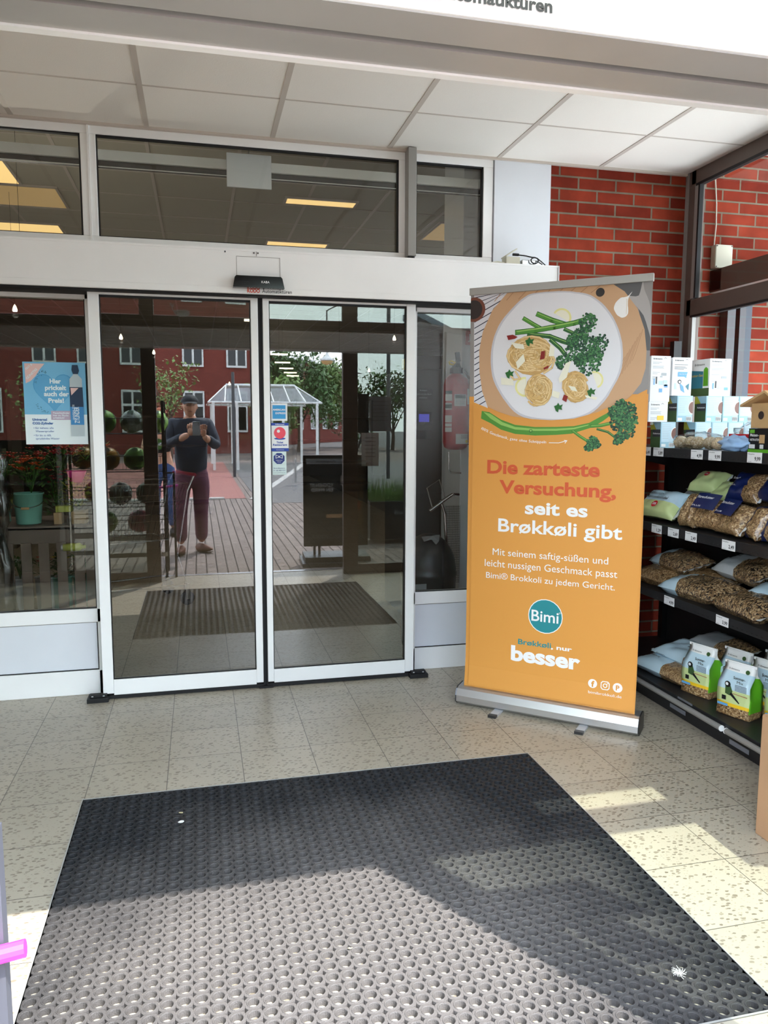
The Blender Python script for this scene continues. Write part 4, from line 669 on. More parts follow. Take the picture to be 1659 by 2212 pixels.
# cassette, rounded
sec=[(-.06,.004),(.045,.004),(.066,.02),(.066,.05),(.05,.082),(.036,.09),(-.03,.095),(-.06,.08)]
b=B(); e0,e1=-.022,.866
for i in range(len(sec)):
    p,q=sec[i],sec[(i+1)%len(sec)]
    b.face([BL+BE*e+BN*s_[0]+Vector((0,0,s_[1])) for e,s_ in ((e0,p),(e1,p),(e1,q),(e0,q))])
o=b.build('cassette','alu',bn); 
for e in (e0,e1):
    b=B(); b.face([BL+BE*e+BN*s_[0]+Vector((0,0,s_[1])) for s_ in sec]); b.face([BL+BE*(e+(.006 if e>0 else -.006))+BN*s_[0]*1.03+Vector((0,0,s_[1]*1.02)) for s_ in sec])
    e2=e+(.006 if e>0 else -.006)
    for i in range(len(sec)):
        p,q=sec[i],sec[(i+1)%len(sec)]; b.face([BL+BE*e+BN*p[0]+Vector((0,0,p[1])),BL+BE*e2+BN*p[0]*1.03+Vector((0,0,p[1]*1.02)),BL+BE*e2+BN*q[0]*1.03+Vector((0,0,q[1]*1.02)),BL+BE*e+BN*q[0]+Vector((0,0,q[1]))])
    b.build('end_cap','dark_steel',bn)
for e in (.20,.62):
    b=B(); A_=[BL+BE*(e-.02),BL+BE*(e+.02)]
    for k,(n0,n1,z0,z1,m) in enumerate(((.0,.13,.0,.010,'foot_grey'),(.13,.155,0,.013,'dark_steel'))):
        i=len(b.v); P=[A_[0]+BN*n0,A_[1]+BN*n0,A_[1]+BN*n1,A_[0]+BN*n1]; b.v+=[tuple(p+Vector((0,0,dz))) for dz in (z0,z1) for p in P]
        for q in ((3,2,1,0),(4,5,6,7),(0,1,5,4),(1,2,6,5),(2,3,7,6),(3,0,4,7)): b.f.append(tuple(i+t for t in q)); b.m.append(m)
    b.build('foot','alu',bn)
b=B(); b.tube([BL+BE*.42-BN*.02+Vector((0,0,.05)),BL+BE*.42-BN*.02+Vector((0,0,2.03))],.008); b.build('pole','alu',bn)
# ================= rubber mat =================
mt=B(); nx,ny=44,36; px=1.806/nx; py=1.495/ny; ns=16; V=mt.v; F=mt.f
rings=[(.0128,-.0150),(.0142,.0004),(.0150,.0018),(.0163,.0018),(.0170,.0003)]
for ix in range(nx):
    for iy in range(ny):
        cx=MX0+.002+px*(ix+.5); cy=MY0+.002+py*(iy+.5); i=len(V); hx,hy=px/2,py/2
        far=(ix*7+iy*13)%97==0
        for rr,z in rings:
            for j in range(ns): w=2*pi*(j+.5)/ns; V.append((cx+rr*math.cos(w),cy+rr*math.sin(w),z))
        for z in (.0002,-.012):
            for j in range(ns):
                w=2*pi*(j+.5)/ns; a,c=math.cos(w),math.sin(w); k=min(hx/abs(a) if abs(a)>1e-6 else 9,hy/abs(c) if abs(c)>1e-6 else 9,.0240); V.append((cx+k*a,cy+k*c,z))
        for q in range(len(rings)+1):
            for j in range(ns): F.append((i+q*ns+j,i+q*ns+(j+1)%ns,i+(q+1)*ns+(j+1)%ns,i+(q+1)*ns+j))
mt.m=['_']*len(F)
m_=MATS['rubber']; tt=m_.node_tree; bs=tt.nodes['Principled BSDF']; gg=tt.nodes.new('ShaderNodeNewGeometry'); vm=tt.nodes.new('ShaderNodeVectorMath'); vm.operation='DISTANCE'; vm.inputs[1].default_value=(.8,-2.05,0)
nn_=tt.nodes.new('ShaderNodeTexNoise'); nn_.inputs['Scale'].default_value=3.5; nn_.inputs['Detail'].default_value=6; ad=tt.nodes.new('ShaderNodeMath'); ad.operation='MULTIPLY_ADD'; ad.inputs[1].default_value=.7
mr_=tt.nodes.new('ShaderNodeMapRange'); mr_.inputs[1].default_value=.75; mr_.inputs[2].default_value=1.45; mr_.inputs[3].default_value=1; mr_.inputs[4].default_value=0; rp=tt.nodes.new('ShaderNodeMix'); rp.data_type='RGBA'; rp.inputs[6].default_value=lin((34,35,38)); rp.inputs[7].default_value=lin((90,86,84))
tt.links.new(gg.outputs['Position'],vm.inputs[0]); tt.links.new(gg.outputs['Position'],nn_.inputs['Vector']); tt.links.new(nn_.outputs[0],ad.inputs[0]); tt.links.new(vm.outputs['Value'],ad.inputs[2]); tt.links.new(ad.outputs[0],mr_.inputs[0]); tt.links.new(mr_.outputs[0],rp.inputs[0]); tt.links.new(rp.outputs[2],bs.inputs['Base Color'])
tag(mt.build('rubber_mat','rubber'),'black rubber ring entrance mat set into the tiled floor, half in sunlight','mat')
# ================= shelf unit and goods =================
def seedmat(n,base,light,dark,scale=90):
    m=bpy.data.materials.new(n); m.use_nodes=True; t=m.node_tree; b=t.nodes['Principled BSDF']; g=t.nodes.new('ShaderNodeTexCoord'); v=t.nodes.new('ShaderNodeTexVoronoi'); v.inputs['Scale'].default_value=scale
    mp=t.nodes.new('ShaderNodeMapping'); mp.inputs['Scale'].default_value=(1,1.8,1.3); t.links.new(g.outputs['Object'],mp.inputs[0]); t.links.new(mp.outputs[0],v.inputs['Vector'])
    s=t.nodes.new('ShaderNodeSeparateColor'); t.links.new(v.outputs['Color'],s.inputs[0]); c=t.nodes.new('ShaderNodeValToRGB'); c.color_ramp.interpolation='CONSTANT'
    e=c.color_ramp.elements; e[0].position=0; e[0].color=lin(base); e[1].position=.5; e[1].color=lin(light); x=e.new(.75); x.color=lin(dark)
    t.links.new(s.outputs[0],c.inputs[0]); t.links.new(c.outputs[0],b.inputs['Base Color']); bb=t.nodes.new('ShaderNodeBump'); bb.inputs['Strength'].default_value=.6; bb.inputs['Distance'].default_value=.006
    t.links.new(v.outputs['Distance'],bb.inputs['Height']); bb.invert=True; t.links.new(bb.outputs[0],b.inputs['Normal']); b.inputs['Roughness'].default_value=.4; b.inputs['Coat Weight'].default_value=.6; b.inputs['Coat Roughness'].default_value=.15; MATS[n]=m
seedmat('seeds_light',(150,118,78),(190,162,120),(108,78,46),130); seedmat('seeds_dark',(136,108,74),(184,160,122),(44,34,28),110); seedmat('fat_balls',(196,176,140),(220,204,176),(176,150,110),140)
for n,c in dict(lb=(186,212,224),lg=(198,214,150),navy=(20,34,84),white=(236,238,236),green=(98,176,40),yellow=(240,196,40),teal=(40,120,140),box_green=(62,92,52),box_blue=(150,190,206),box_yellow=(170,170,60),brown=(112,62,44),sky=(96,160,210),grey=(160,166,170),ink=(50,54,60),plast=(206,212,214)).items(): mat('pk_'+n,c,.3,0,.5,var=.04,vscale=12)
mat('pk_badge',(200,24,40),.4); mat('ink',(60,62,66),.5)
mat('holder_grey',(96,98,104),.5); sh=thing('shelf_unit','black metal retail shelf unit along the glass wall stocked with bird food','shelf',(2.95,-1.2,0))
XF=2.65
for z,x in ((1.30,XF),(.925,XF),(.565,2.72),(.12,2.66)):
    b=B(); b.box((x,-2.62,z-.028),(3.2,.26,z)); b.box((x-.006,-2.62,z-.04),(x+.004,.26,z+.004)); 
    y=-2.6
    while y<.2: b.box((x-.008,y,z-.030),(x-.005,y+.012,z-.027)); y+=.03
    bevel(b.build('shelf_board','plastic_black',sh),.002)
for y in (-2.4,-1.1,.22):
    B().box((3.17,y-.02,0),(3.22,y+.02,1.9)).build('upright','black',sh)
    for z,x in ((1.26,XF),(.885,XF),(.525,2.72)):
        b=B(); b.face([(x+.03,y-.003,z+.02),(3.18,y-.003,z+.02),(3.18,y-.003,z-.09)]); b.face([(x+.03,y+.003,z+.02),(3.18,y+.003,z-.09),(3.18,y+.003,z+.02)])
        for q,w_ in (((0,2),(5,3)),((2,1),(3,4)),((1,0),(4,5))):
            pass
        b.build('bracket','black',sh)
b=B(); b.box((3.205,-2.6,.05),(3.215,.24,1.27)); b.build('darkening_panel','plastic_black',sh); b=B(); b.box((2.70,-2.6,0),(2.73,.24,.085)); b.box((2.665,-2.6,.05),(2.70,.24,.09)); b.build('kick_plate','plastic_black',sh)  # black rear panel added as shade behind the lower shelves
b=B()
for y0,y1 in ((-1.06,.24),(-2.6,-1.09)): b.tube([(2.642,y0,.100),(2.642,y1,.100)],.013,n=12)
b.build('front_tube','alu_grey',sh)
for y in (-1.06,-1.09): B().tube([(2.642,y-.002,.100),(2.642,y+.002,.100)],.0138,n=12).build('tube_end','white_alu',sh)
b=B(); b.box((2.630,-.82,.066),(2.632,-.70,.085)); b.build('label_holder','holder_grey',sh); B().box((2.629,-1.25,.062),(2.631,-1.13,.082)).build('label_holder','holder_grey',sh); B().box((2.649,-.84,.118),(2.652,-.73,.128)).build('label_holder','holder_grey',sh)
# price tags
TG=[(-.392,1.283,'6,49',XF),(-.50,1.283,'5,89',XF),(-.60,1.283,'4,99',XF),(-.80,1.282,'4,99',XF),(-.925,1.282,'9,99',XF),(-1.172,1.284,'9,99',XF),
 (-.513,.905,'1,29',XF),(-.65,.905,'2,69',XF),(-.786,.905,'2,49',XF),(-1.045,.905,'2,49',XF),(-.54,.545,'4,99',2.72),(-.94,.545,'3,99',2.72)]
WH=['on the top shelf rail at the banner edge','on the top shelf rail, second from the banner','','on the top rail below the clear dumpling bag','on the top rail below the blue plastic bag','on the top rail below the bird house','at the far end of the second shelf rail','on the second rail below the bulging grain bag','on the second rail below the first navy bag','on the second rail, nearest the viewer','at the far end of the third shelf edge','on the third shelf edge, nearest the viewer']
for i,(y,z,t,x) in enumerate(TG):
    if i==2: continue
    b=B(); x=x-.010; b.box((x-.0015,y-.042,z-.021),(x,y+.042,z+.021),'text_white'); xx=x-.0020
    b.text(t,(xx,y-.002,z-.012),(0,-1,0),(0,0,1),w=.034,cap=.015,m='text_black',bold=.02); b.text('Wildvogelfutter',(xx,y+.039,z+.012),(0,-1,0),(0,0,1),w=.04,cap=.004,m='text_black',bold=.01); b.text('0700 500 g',(xx,y+.037,z-.018),(0,-1,0),(0,0,1),w=.022,cap=.003,m='text_black')
    tag(b.build('price_tag','text_white',loc=(x,y,z)),'white price tag reading '+t+' '+WH[i],'price tag','shelf price tags')
# cartons
def carton(name,c,w,d,h,kind,label,group,rz=0):
    t=thing(name,label,'box',(c[0],c[1],c[2]),0,group); x0,y0,z0=c; x1,y1,z1=x0+w,y0+d,z0+h; e=.0006
    b=B()
    if kind=='green':
        b.k='pk_box_blue'; b.box((x0,y0,z0),(x1,y1,z1)); b.face([(x0-e,y1,z0),(x0-e,y0,z0),(x0-e,y0,z1),(x0-e,y1,z1)],'pk_box_green')
        b.face([(x0-2*e,y1,z0+.09),(x0-2*e,y0,z0+.09),(x0-2*e,y0,z1),(x0-2*e,y1,z1)],'pk_box_blue'); b.face([(x0-3*e,y1,z0+.09),(x0-3*e,y1-.05,z0+.09),(x0-3*e,y1-.02,z1),(x0-3*e,y1,z1)],'pk_box_yellow')
        b.face([(x0-3*e,y1-.02,z0+.055),(x0-3*e,y0,z0+.055),(x0-3*e,y0,z0+.092),(x0-3*e,y1-.02,z0+.092)],'ink')
        b.text('Kokosnuss',(x0-4*e,y1-.025,z0+.068),(0,-1,0),(0,0,1),w=.06,cap=.008,m='text_white',bold=.02)
        b.face([(x0+.006,y0-e,z0+.03),(x1-.004,y0-e,z0+.03),(x1-.004,y0-e,z1-.004),(x0+.006,y0-e,z1-.004)],'pk_lb')
        n=14; cx,cz=x1,z0+h*.55
        for rr,m,q in ((.033,'pk_white',2),(.029,'pk_brown',3)): b.face([(max(cx-rr*.8*math.sin(pi*k/n),x0),y0-q*e,cz+rr*math.cos(pi*k/n)) for k in range(n+1)],m)
        b.face([(x0+.006,y0-2*e,z0+.006),(x0+.03,y0-2*e,z0+.006),(x0+.03,y0-2*e,z0+.02),(x0+.006,y0-2*e,z0+.02)],'pk_white')
        b.face([(x1-.035,y0-2*e,z0+.004),(x1-.004,y0-2*e,z0+.004),(x1-.004,y0-2*e,z0+.026),(x1-.035,y0-2*e,z0+.026)],'pk_white')
        for k in range(8): xx=x1-.033+k*.0036; b.face([(xx,y0-3*e,z0+.006),(xx+.0015,y0-3*e,z0+.006),(xx+.0015,y0-3*e,z0+.024),(xx,y0-3*e,z0+.024)],'text_black')
        for k in range(9): zz=z1-.014-k*.0085; b.face([(x0+.010,y0-2*e,zz),(x0+.045+.012*(k<4),y0-2*e,zz),(x0+.045+.012*(k<4),y0-2*e,zz+.0012),(x0+.010,y0-2*e,zz+.0012)],'pk_grey')
    else:
        b.k='text_white'; b.box((x0,y0,z0),(x1,y1,z1)); b.box((x0-.0004,y0+.001,z1-.001),(x1,y1,z1+.0004),'ink')
        b.text('Erdtmanns',(x0+.012,y0-e,z1-.017),(1,0,0),(0,0,1),w=w*.45,cap=.007,m='text_black',bold=.015)
        cx=x0+w*.72; b.face([(cx-.008,y0-e,z1-.012),(cx,y0-e,z1-.006),(cx+.008,y0-e,z1-.012),(cx+.006,y0-e,z1-.012),(cx,y0-e,z1-.008),(cx-.006,y0-e,z1-.012)],'text_black')
        if kind=='white':
            for k,(a,l) in enumerate(((.03,.55),(.036,.4),(.048,.7),(.053,.65),(.058,.7),(.078,.45),(.085,.3),(.1,.2),(.105,.22),(.11,.2))): b.face([(x0+.01,y0-e,z1-a-.002),(x0+.01+l*(w-.02),y0-e,z1-a-.002),(x0+.01+l*(w-.02),y0-e,z1-a),(x0+.01,y0-e,z1-a)],'pk_grey')
            if h>.15:
                b.box((x0+w*.55,y0-2*e,z1-.095),(x0+w*.8,y0-e,z1-.082),'pk_grey'); b.box((x0+w*.48,y0-2*e,z1-.103),(x0+w*.6,y0-e,z1-.097),'pk_grey')
                for xx,zz,ww,hh,m in ((.15,.14,.06,.03,'pk_sky'),(.27,.135,.06,.035,'ink'),(.42,.14,.2,.02,'pk_lb'),(.66,.145,.2,.028,'pk_lb'),(.7,.152,.18,.014,'pk_sky'),(.45,.176,.16,.018,'pk_sky')): b.face([(x0+w*xx,y0-2*e,z1-zz),(x0+w*(xx+ww),y0-2*e,z1-zz),(x0+w*(xx+ww),y0-2*e,z1-zz+hh),(x0+w*xx,y0-2*e,z1-zz+hh)],m)
            else: b.face([(x0+w*.45,y0-2*e,z0+.008),(x0+w*.8,y0-2*e,z0+.008),(x0+w*.8,y0-2*e,z0+.03),(x0+w*.45,y0-2*e,z0+.03)],'pk_yellow')
        elif kind=='bird':
            for a,l in ((.034,.85),(.045,.7),(.05,.8),(.055,.6)): b.face([(x0+.01,y0-e,z1-a-.002),(x0+.01+l*(w-.02),y0-e,z1-a-.002),(x0+.01+l*(w-.02),y0-e,z1-a),(x0+.01,y0-e,z1-a)],'ink')
            b.face([(x0+w*.28,y0-2*e,z1-.093),(x0+w*.6,y0-2*e,z1-.093),(x0+w*.72,y0-2*e,z1-.1),(x0+w*.72,y0-2*e,z1-.093),(x0+w*.78,y0-2*e,z1-.07),(x0+w*.28,y0-2*e,z1-.07)],'pk_sky')
            b.text('Neu bei uns',(x0+w*.35,y0-3*e,z1-.083),(1,0,0),(0,0,1),w=w*.38,cap=.005,m='text_white')
            b.disc((x0+w*.38,y0-2*e,z1-.118),.010,(0,-1,0),'text_black'); b.disc((x0+w*.38,y0-3*e,z1-.119),.0065,(0,-1,0),'text_white')
            b.face([(x0+w*.4,y0-2*e,z1-.125),(x0+w*.58,y0-2*e,z1-.14),(x0+w*.66,y0-2*e,z1-.172),(x0+w*.46,y0-2*e,z1-.16)],'pk_sky'); b.face([(x0+w*.7,y0-2*e,z1-.14),(x0+w*.88,y0-2*e,z1-.125),(x0+w*.86,y0-2*e,z1-.16)],'pk_teal'); b.face([(x0+w*.12,y0-2*e,z1-.155),(x0+w*.24,y0-2*e,z1-.155),(x0+w*.2,y0-2*e,z1-.125),(x0+w*.12,y0-2*e,z1-.125)],'pk_lb')
        if kind=='setbox':
            b.face([(x0-e,y1,z0),(x0-e,y0,z0),(x0-e,y0,z1),(x0-e,y1,z1)],'pk_white'); b.face([(x0-2*e,y1,z0+.04),(x0-2*e,y0+.05,z0+.04),(x0-2*e,y0+.05,z1-.06),(x0-2*e,y1,z1-.05)],'pk_teal'); b.face([(x0-2*e,y1,z0),(x0-2*e,y0,z0),(x0-2*e,y0,z0+.04),(x0-2*e,y1,z0+.04)],'pk_box_green')
            b.text('Futter-Set',(x0-3*e,y1-.02,z1-.085),(0,-1,0),(0,0,1),w=.1,cap=.012,m='pk_yellow'); b.text('Erdtmanns',(x0-3*e,y1-.05,z1-.03),(0,-1,0),(0,0,1),w=.08,cap=.01,m='text_black')
            for k in range(4): yy=y0+.012+k*.011; b.face([(x0-3*e,yy,z0+.05),(x0-3*e,yy+.0015,z0+.05),(x0-3*e,yy+.0015,z0+.13),(x0-3*e,yy,z0+.13)][::-1],'text_black')
            b.face([(x0-2*e,y0+.048,z0+.05),(x0-2*e,y0+.008,z0+.05),(x0-2*e,y0+.012,z0+.135),(x0-2*e,y0+.03,z0+.145),(x0-2*e,y0+.045,z0+.135)],'pk_green')
            for a,l in ((.03,.55),(.048,.7),(.053,.65),(.078,.45),(.1,.2),(.11,.2)): b.face([(x0+.01,y0-e,z1-a-.002),(x0+.01+l*(w-.02),y0-e,z1-a-.002),(x0+.01+l*(w-.02),y0-e,z1-a),(x0+.01,y0-e,z1-a)],'pk_grey')
            b.box((x0+w*.55,y0-2*e,z1-.098),(x0+w*.8,y0-e,z1-.086),'pk_grey')
            for xx,zz,ww,hh,m in ((.15,.15,.06,.03,'pk_sky'),(.27,.145,.06,.035,'ink'),(.42,.15,.2,.02,'pk_lb'),(.7,.155,.18,.014,'pk_sky')): b.face([(x0+w*xx,y0-2*e,z1-zz),(x0+w*(xx+ww),y0-2*e,z1-zz),(x0+w*(xx+ww),y0-2*e,z1-zz+hh),(x0+w*xx,y0-2*e,z1-zz+hh)],m)
    b.build('printed_carton','pk_white',t); b2=B(); b2.box((x0+.001,y0+.001,z1-.0002),(x1-.001,(y0+y1)/2-.0008,z1+.0009)); b2.box((x0+.001,(y0+y1)/2+.0008,z1-.0002),(x1-.001,y1-.001,z1+.0009)); b2.build('lid_flap','pk_white',t)
    return t
Z1=1.30; gb='green and blue bird food cartons on the top shelf'
carton('food_carton',(2.686,-.44,Z1),.083,.085,.128,'green','green and blue bird food carton at the left end of the bottom carton row',gb)
carton('food_carton',(2.838,-.50,Z1),.090,.09,.128,'green','green and blue carton in the bottom row, second from the banner',gb)
carton('food_carton',(2.931,-.50,Z1),.090,.09,.128,'green','green and blue carton in the bottom row behind the clear bag of dumplings',gb)
carton('food_carton',(3.024,-.50,Z1),.088,.09,.128,'green','green and blue carton in the bottom row, fourth from the banner',gb)
carton('food_carton',(3.115,-.50,Z1),.085,.09,.128,'green','green and blue carton at the right end of the bottom row behind crumpled film',gb)
Z2=Z1+.1295
carton('food_carton',(2.765,-.45,Z2),.088,.085,.128,'green','green and blue carton in the upper row, directly right of the small white carton',gb)
carton('food_carton',(2.922,-.46,Z2),.092,.09,.128,'green','green and blue carton in the upper row under the teal and white box',gb)
carton('food_carton',(3.018,-.46,Z2),.092,.09,.128,'green','green and blue carton in the upper row, second from its right end',gb)
carton('food_carton',(3.113,-.46,Z2),.088,.09,.128,'green','green and blue carton at the right end of the upper row beside the bird house',gb)
wb='white bird food cartons on the top shelf'
carton('food_carton',(2.615,-.44,Z1+.1295),.105,.085,.098,'white','small white carton with an orange patch under the leftmost tall white carton',wb)
carton('food_carton',(2.618,-.44,Z1+.228),.108,.085,.222,'white','tall white bird food carton, leftmost on the pile beside the banner',wb)
carton('food_carton',(2.738,-.44,Z2+.1295),.108,.085,.186,'bird','tall white carton with blue bird drawing on the pile, middle of three',wb)
carton('food_carton',(2.941,-.45,Z2+.1295),.122,.17,.184,'setbox','tall carton with teal set picture on its side, rightmost of the white cartons',wb)
# bags
def sup(t,p): return math.copysign(abs(t)**p,t)
def pillow(c,L_,W_,H_,rot,label,cat='bag',lab=('pk_lb',.45),seeds='seeds_light',group=None,seed=0,texts=(),top=True,badge=None,name='bird_food_bag'):
    t=thing(name,label,cat,c,0,group); R=Matrix.Rotation(rot[2],3,'Z')@Matrix.Rotation(rot[1],3,'Y')@Matrix.Rotation(rot[0],3,'X'); C_=Vector(c)
    def P(uu,vv,s):
        e=max(0,(1-abs(uu)**4))*max(0,(1-abs(vv)**4)); h=H_/2*e**.5; q=1-.09*(1-abs(uu)**2)*abs(vv)-.0; nn=noise.noise(Vector((uu*2.2+seed,vv*2.2,s*1.7+seed)))
        nn+=.5*noise.noise(Vector((uu*6+seed,vv*6,s*3)))
        return C_+R@Vector((uu*L_/2*(1-.06*(1-vv*vv)*abs(uu)),vv*W_/2*q,s*(h*(1+.28*nn))))
    b=B(); nu,nv=22,14
    for s in (1,-1):
        b.grid(lambda a,d:P(2*a-1,(2*d-1)*s,s),nu,nv,mf=lambda a,d,s=s:((lab[2] if len(lab)>2 and (d if s>0 else 1-d)<.42 else lab[0]) if (a*1.05<lab[1]) else seeds))
    o=b.build('bag_body',seeds,t,smooth=True)
    for sx in (-1,1):
        for s in (0,):
            b=B(); x0,x1=sx*L_/2*.985,sx*(L_/2+.012)
            b.grid(lambda a,d:C_+R@Vector((x0+(x1-x0)*a,(2*d-1)*W_/2*.9,.004*math.sin(d*25+seed)*a)),3,16)
        b.build('crimped_seal','pk_plast',t,smooth=True)
    if texts or badge:
        b=B()
        for k,(s_,uu,vv,w,cap,m) in enumerate(texts):
            p=C_+R@Vector((uu*L_/2,vv*W_/2,0)); top_=R@Vector((0,0,1)); e=max(0,(1-abs(uu)**4))*max(0,(1-abs(vv)**4)); p=p+top_*(H_/2*e**.5*1.32+.002)
            b.text(s_,p,R@Vector((0,1,0))*-1 if W_<0 else R@Vector((1,0,0)),R@Vector((0,1,0)),w=w,cap=cap,m=m,bold=.01)
        if badge:
            uu,vv,rr=badge; p=C_+R@Vector((uu*L_/2,vv*W_/2,H_/2*1.28+.003)); nn=R@Vector((0,0,1)); b.disc(p,rr,nn,'pk_badge'); b.text('20%',p+nn*.001-R@Vector((rr*.7,rr*.35,0)),R@Vector((1,0,0)),R@Vector((0,1,0)),w=rr*1.4,cap=rr*.7,m='text_white',bold=.02)
        b.build('bag_print','ink',t)
    return t
d=math.radians
# local x -> world -y (to the right), local y -> up/back, face tilts to the aisle
def rt(t,yaw=0): return (d(t),0,d(-90+yaw))
g2='seed bags on the second shelf'; Z=.925
pillow((2.745,-.40,1.01),.27,.17,.09,rt(48,6),'light blue and green bag of fat balls with a red badge beside the banner',lab=('pk_lb',2,'pk_lg'),group=g2,seed=1,texts=(('Sommer-',-.5,.25,.10,.018,'ink'),('Meisenknödel',-.6,-.02,.16,.016,'ink')),badge=(.15,-.45,.019))
pillow((2.79,-.57,1.0),.14,.15,.08,rt(60,-10),'pale blue bag squeezed behind the bag with the red badge',lab=('pk_lb',.6),group=g2,seed=2)
pillow((2.74,-.665,1.01),.11,.18,.10,rt(60,0),'bulging clear bag of light grain on the second shelf, no label towards the aisle',lab=('seeds_light',0),group=g2,seed=3)
pillow((2.745,-.80,1.005),.20,.16,.09,rt(52,4),'clear grain bag with navy label, first along the second shelf front',lab=('pk_navy',0),group=g2,seed=4)
pillow((2.745,-.955,1.0),.18,.16,.09,rt(50,-6),'clear grain bag with navy label, second along the second shelf front',lab=('pk_navy',0),group=g2,seed=5)
pillow((2.76,-1.085,1.0),.12,.16,.08,rt(60,-20),'narrow clear grain bag turned sideways with navy corner',lab=('pk_navy',.3),group=g2,seed=6)
pillow((2.77,-1.19,1.0),.13,.17,.08,rt(55,-12),'grain bag at the right edge of the second shelf',lab=('pk_navy',.35),group=g2,seed=7)
# navy labels as patches on the two front bags
for (cx,cy,cz,t_) in ((2.717,-.80,1.052,52),(2.717,-.95,1.045,50)):
    pass
pillow((2.92,-.52,1.13),.18,.14,.08,rt(40,10),'green and yellow bag with a small red mark lying high at the back',lab=('pk_lg',2),group=g2,seed=8,badge=(.1,.1,.014))
pillow((2.90,-.70,1.09),.2,.14,.08,rt(35,-5),'pale green bag lying behind the bulging grain bag',lab=('pk_lg',2),group=g2,seed=9)
pillow((2.88,-.86,1.13),.19,.16,.09,rt(50,5),'navy labelled bag lying on the second shelf pile, left one',lab=('pk_navy',.55),group=g2,seed=10,texts=(('Streufutter',-.85,.2,.07,.012,'text_white'),('PLUS',-.85,-.25,.04,.008,'text_white')))
pillow((2.90,-1.03,1.14),.2,.15,.08,rt(48,-4),'navy labelled bag lying on the second shelf pile, right one',lab=('pk_navy',.6),group=g2,seed=11,texts=(('Streufutter',-.85,.2,.07,.012,'text_white'),))
pillow((2.98,-.40,1.03),.24,.18,.12,rt(30,0),'dark blue grey bag at the back left of the second shelf',lab=('pk_grey',2),group=g2,seed=12)
pillow((3.02,-.68,1.0),.26,.2,.13,rt(10,0),'grain bag underneath the pile at the back of the second shelf',lab=('pk_navy',.4),group=g2,seed=13)
pillow((3.02,-.98,1.0),.26,.2,.13,rt(10,0),'grain bag underneath the pile, right of the other hidden one',lab=('pk_navy',.4),group=g2,seed=14)
# navy label patches
def patch(tg,txt,c,w,h,rot,bl):
    R=Matrix.Rotation(rot[2],3,'Z')@Matrix.Rotation(rot[0],3,'X'); c=Vector(c); b=B()
    b.grid(lambda a,e:c+R@Vector(((a-.5)*w,(e-.5)*h,.004*math.sin(a*pi))),8,3,'pk_navy')
    for k,(s_,z) in enumerate(txt): b.text(s_,c+R@Vector((-w*.42,z*h,.006)),R@Vector((1,0,0)),R@Vector((0,1,0)),w=w*(.7 if k==0 else .35),cap=.013 if k==0 else .008,m='text_white',bold=.01)
    b.build('bag_label','pk_navy',tg)
bags=[o for o in COL.objects if o.name.startswith('bird_food_bag')]
for o in bags:
    l=o['label']
    if 'first along' in l: patch(o,(('Streufutter',.15),('PLUS',-.4)),(2.700,-.80,1.068),.15,.085,rt(52,4),0)
    if 'second along' in l: patch(o,(('Streufutter',.15),('PLUS',-.4)),(2.700,-.95,1.058),.13,.085,rt(50,-6),0)
g3='seed bags lying on the third shelf'
pillow((2.86,-.58,.61),.36,.24,.10,(d(8),0,d(-84)),'big clear seed bag with white label end at the front of the third shelf',lab=('pk_lb',.3),seeds='seeds_dark',group=g3,seed=21,texts=(('Sommer',-.86,-.1,.07,.014,'ink'),))
pillow((2.86,-.96,.61),.34,.24,.10,(d(10),0,d(-96)),'clear seed bag overhanging the front edge of the third shelf at right',lab=('seeds_dark',0),seeds='seeds_dark',group=g3,seed=22)
pillow((3.0,-1.02,.67),.34,.22,.08,(d(12),0,d(-80)),'white and blue labelled seed bag lying on the overhanging one',lab=('pk_lb',.6),seeds='seeds_dark',group=g3,seed=23,texts=(('Sommer-',-.7,0,.08,.016,'ink'),('Mix',-.6,-.4,.04,.014,'ink')))
pillow((2.95,-.28,.69),.34,.2,.09,(d(14),0,d(-95)),'seed bag lying uppermost on the left of the third shelf',lab=('pk_lb',.25),seeds='seeds_dark',group=g3,seed=24)
pillow((2.87,-.24,.61),.3,.22,.09,(d(6),0,d(-86)),'seed bag lying low at the far left of the third shelf',lab=('seeds_light',0),seeds='seeds_light',group=g3,seed=25)
pillow((3.03,-.70,.72),.36,.2,.1,(d(18),0,d(-98)),'crumpled white topped seed bag at the back of the third shelf',lab=('pk_plast',.5),seeds='seeds_dark',group=g3,seed=26,texts=(('Sommer',-.7,0,.08,.014,'ink'),))
pillow((2.98,-.45,.62),.3,.2,.1,(d(5),0,d(-90)),'clear seed bag sandwiched in the middle of the third shelf pile',lab=('seeds_light',0),seeds='seeds_light',group=g3,seed=27)
g4='seed bags lying on the bottom shelf'
pillow((2.80,-.44,.165),.40,.2,.08,(d(8),0,d(-84)),'long seed bag with bird label lying at the front of the bottom shelf',lab=('pk_lb',.55),seeds='seeds_light',group=g4,seed=31,texts=(('Sommer-',-.55,.0,.07,.013,'ink'),('Mischung',-.55,-.3,.07,.012,'ink')))
pillow((2.90,-.48,.235),.40,.22,.08,(d(12),0,d(-88)),'long seed bag with bird label lying on top of the front one',lab=('pk_lb',.62),seeds='seeds_light',group=g4,seed=32,texts=(('Sommer-',.0,.1,.07,.013,'ink'),('Mischung',.0,-.2,.07,.012,'ink')))
pillow((3.03,-.36,.19),.38,.2,.10,(d(8),0,d(-92)),'dark seed bag lying deep at the back left of the bottom shelf',lab=('pk_grey',.3),seeds='seeds_dark',group=g4,seed=33)
pillow((3.06,-.50,.28),.34,.2,.08,(d(10),0,d(-90)),'dark bag lying uppermost at the back of the bottom shelf',lab=('pk_grey',.6),seeds='seeds_dark',group=g4,seed=34)
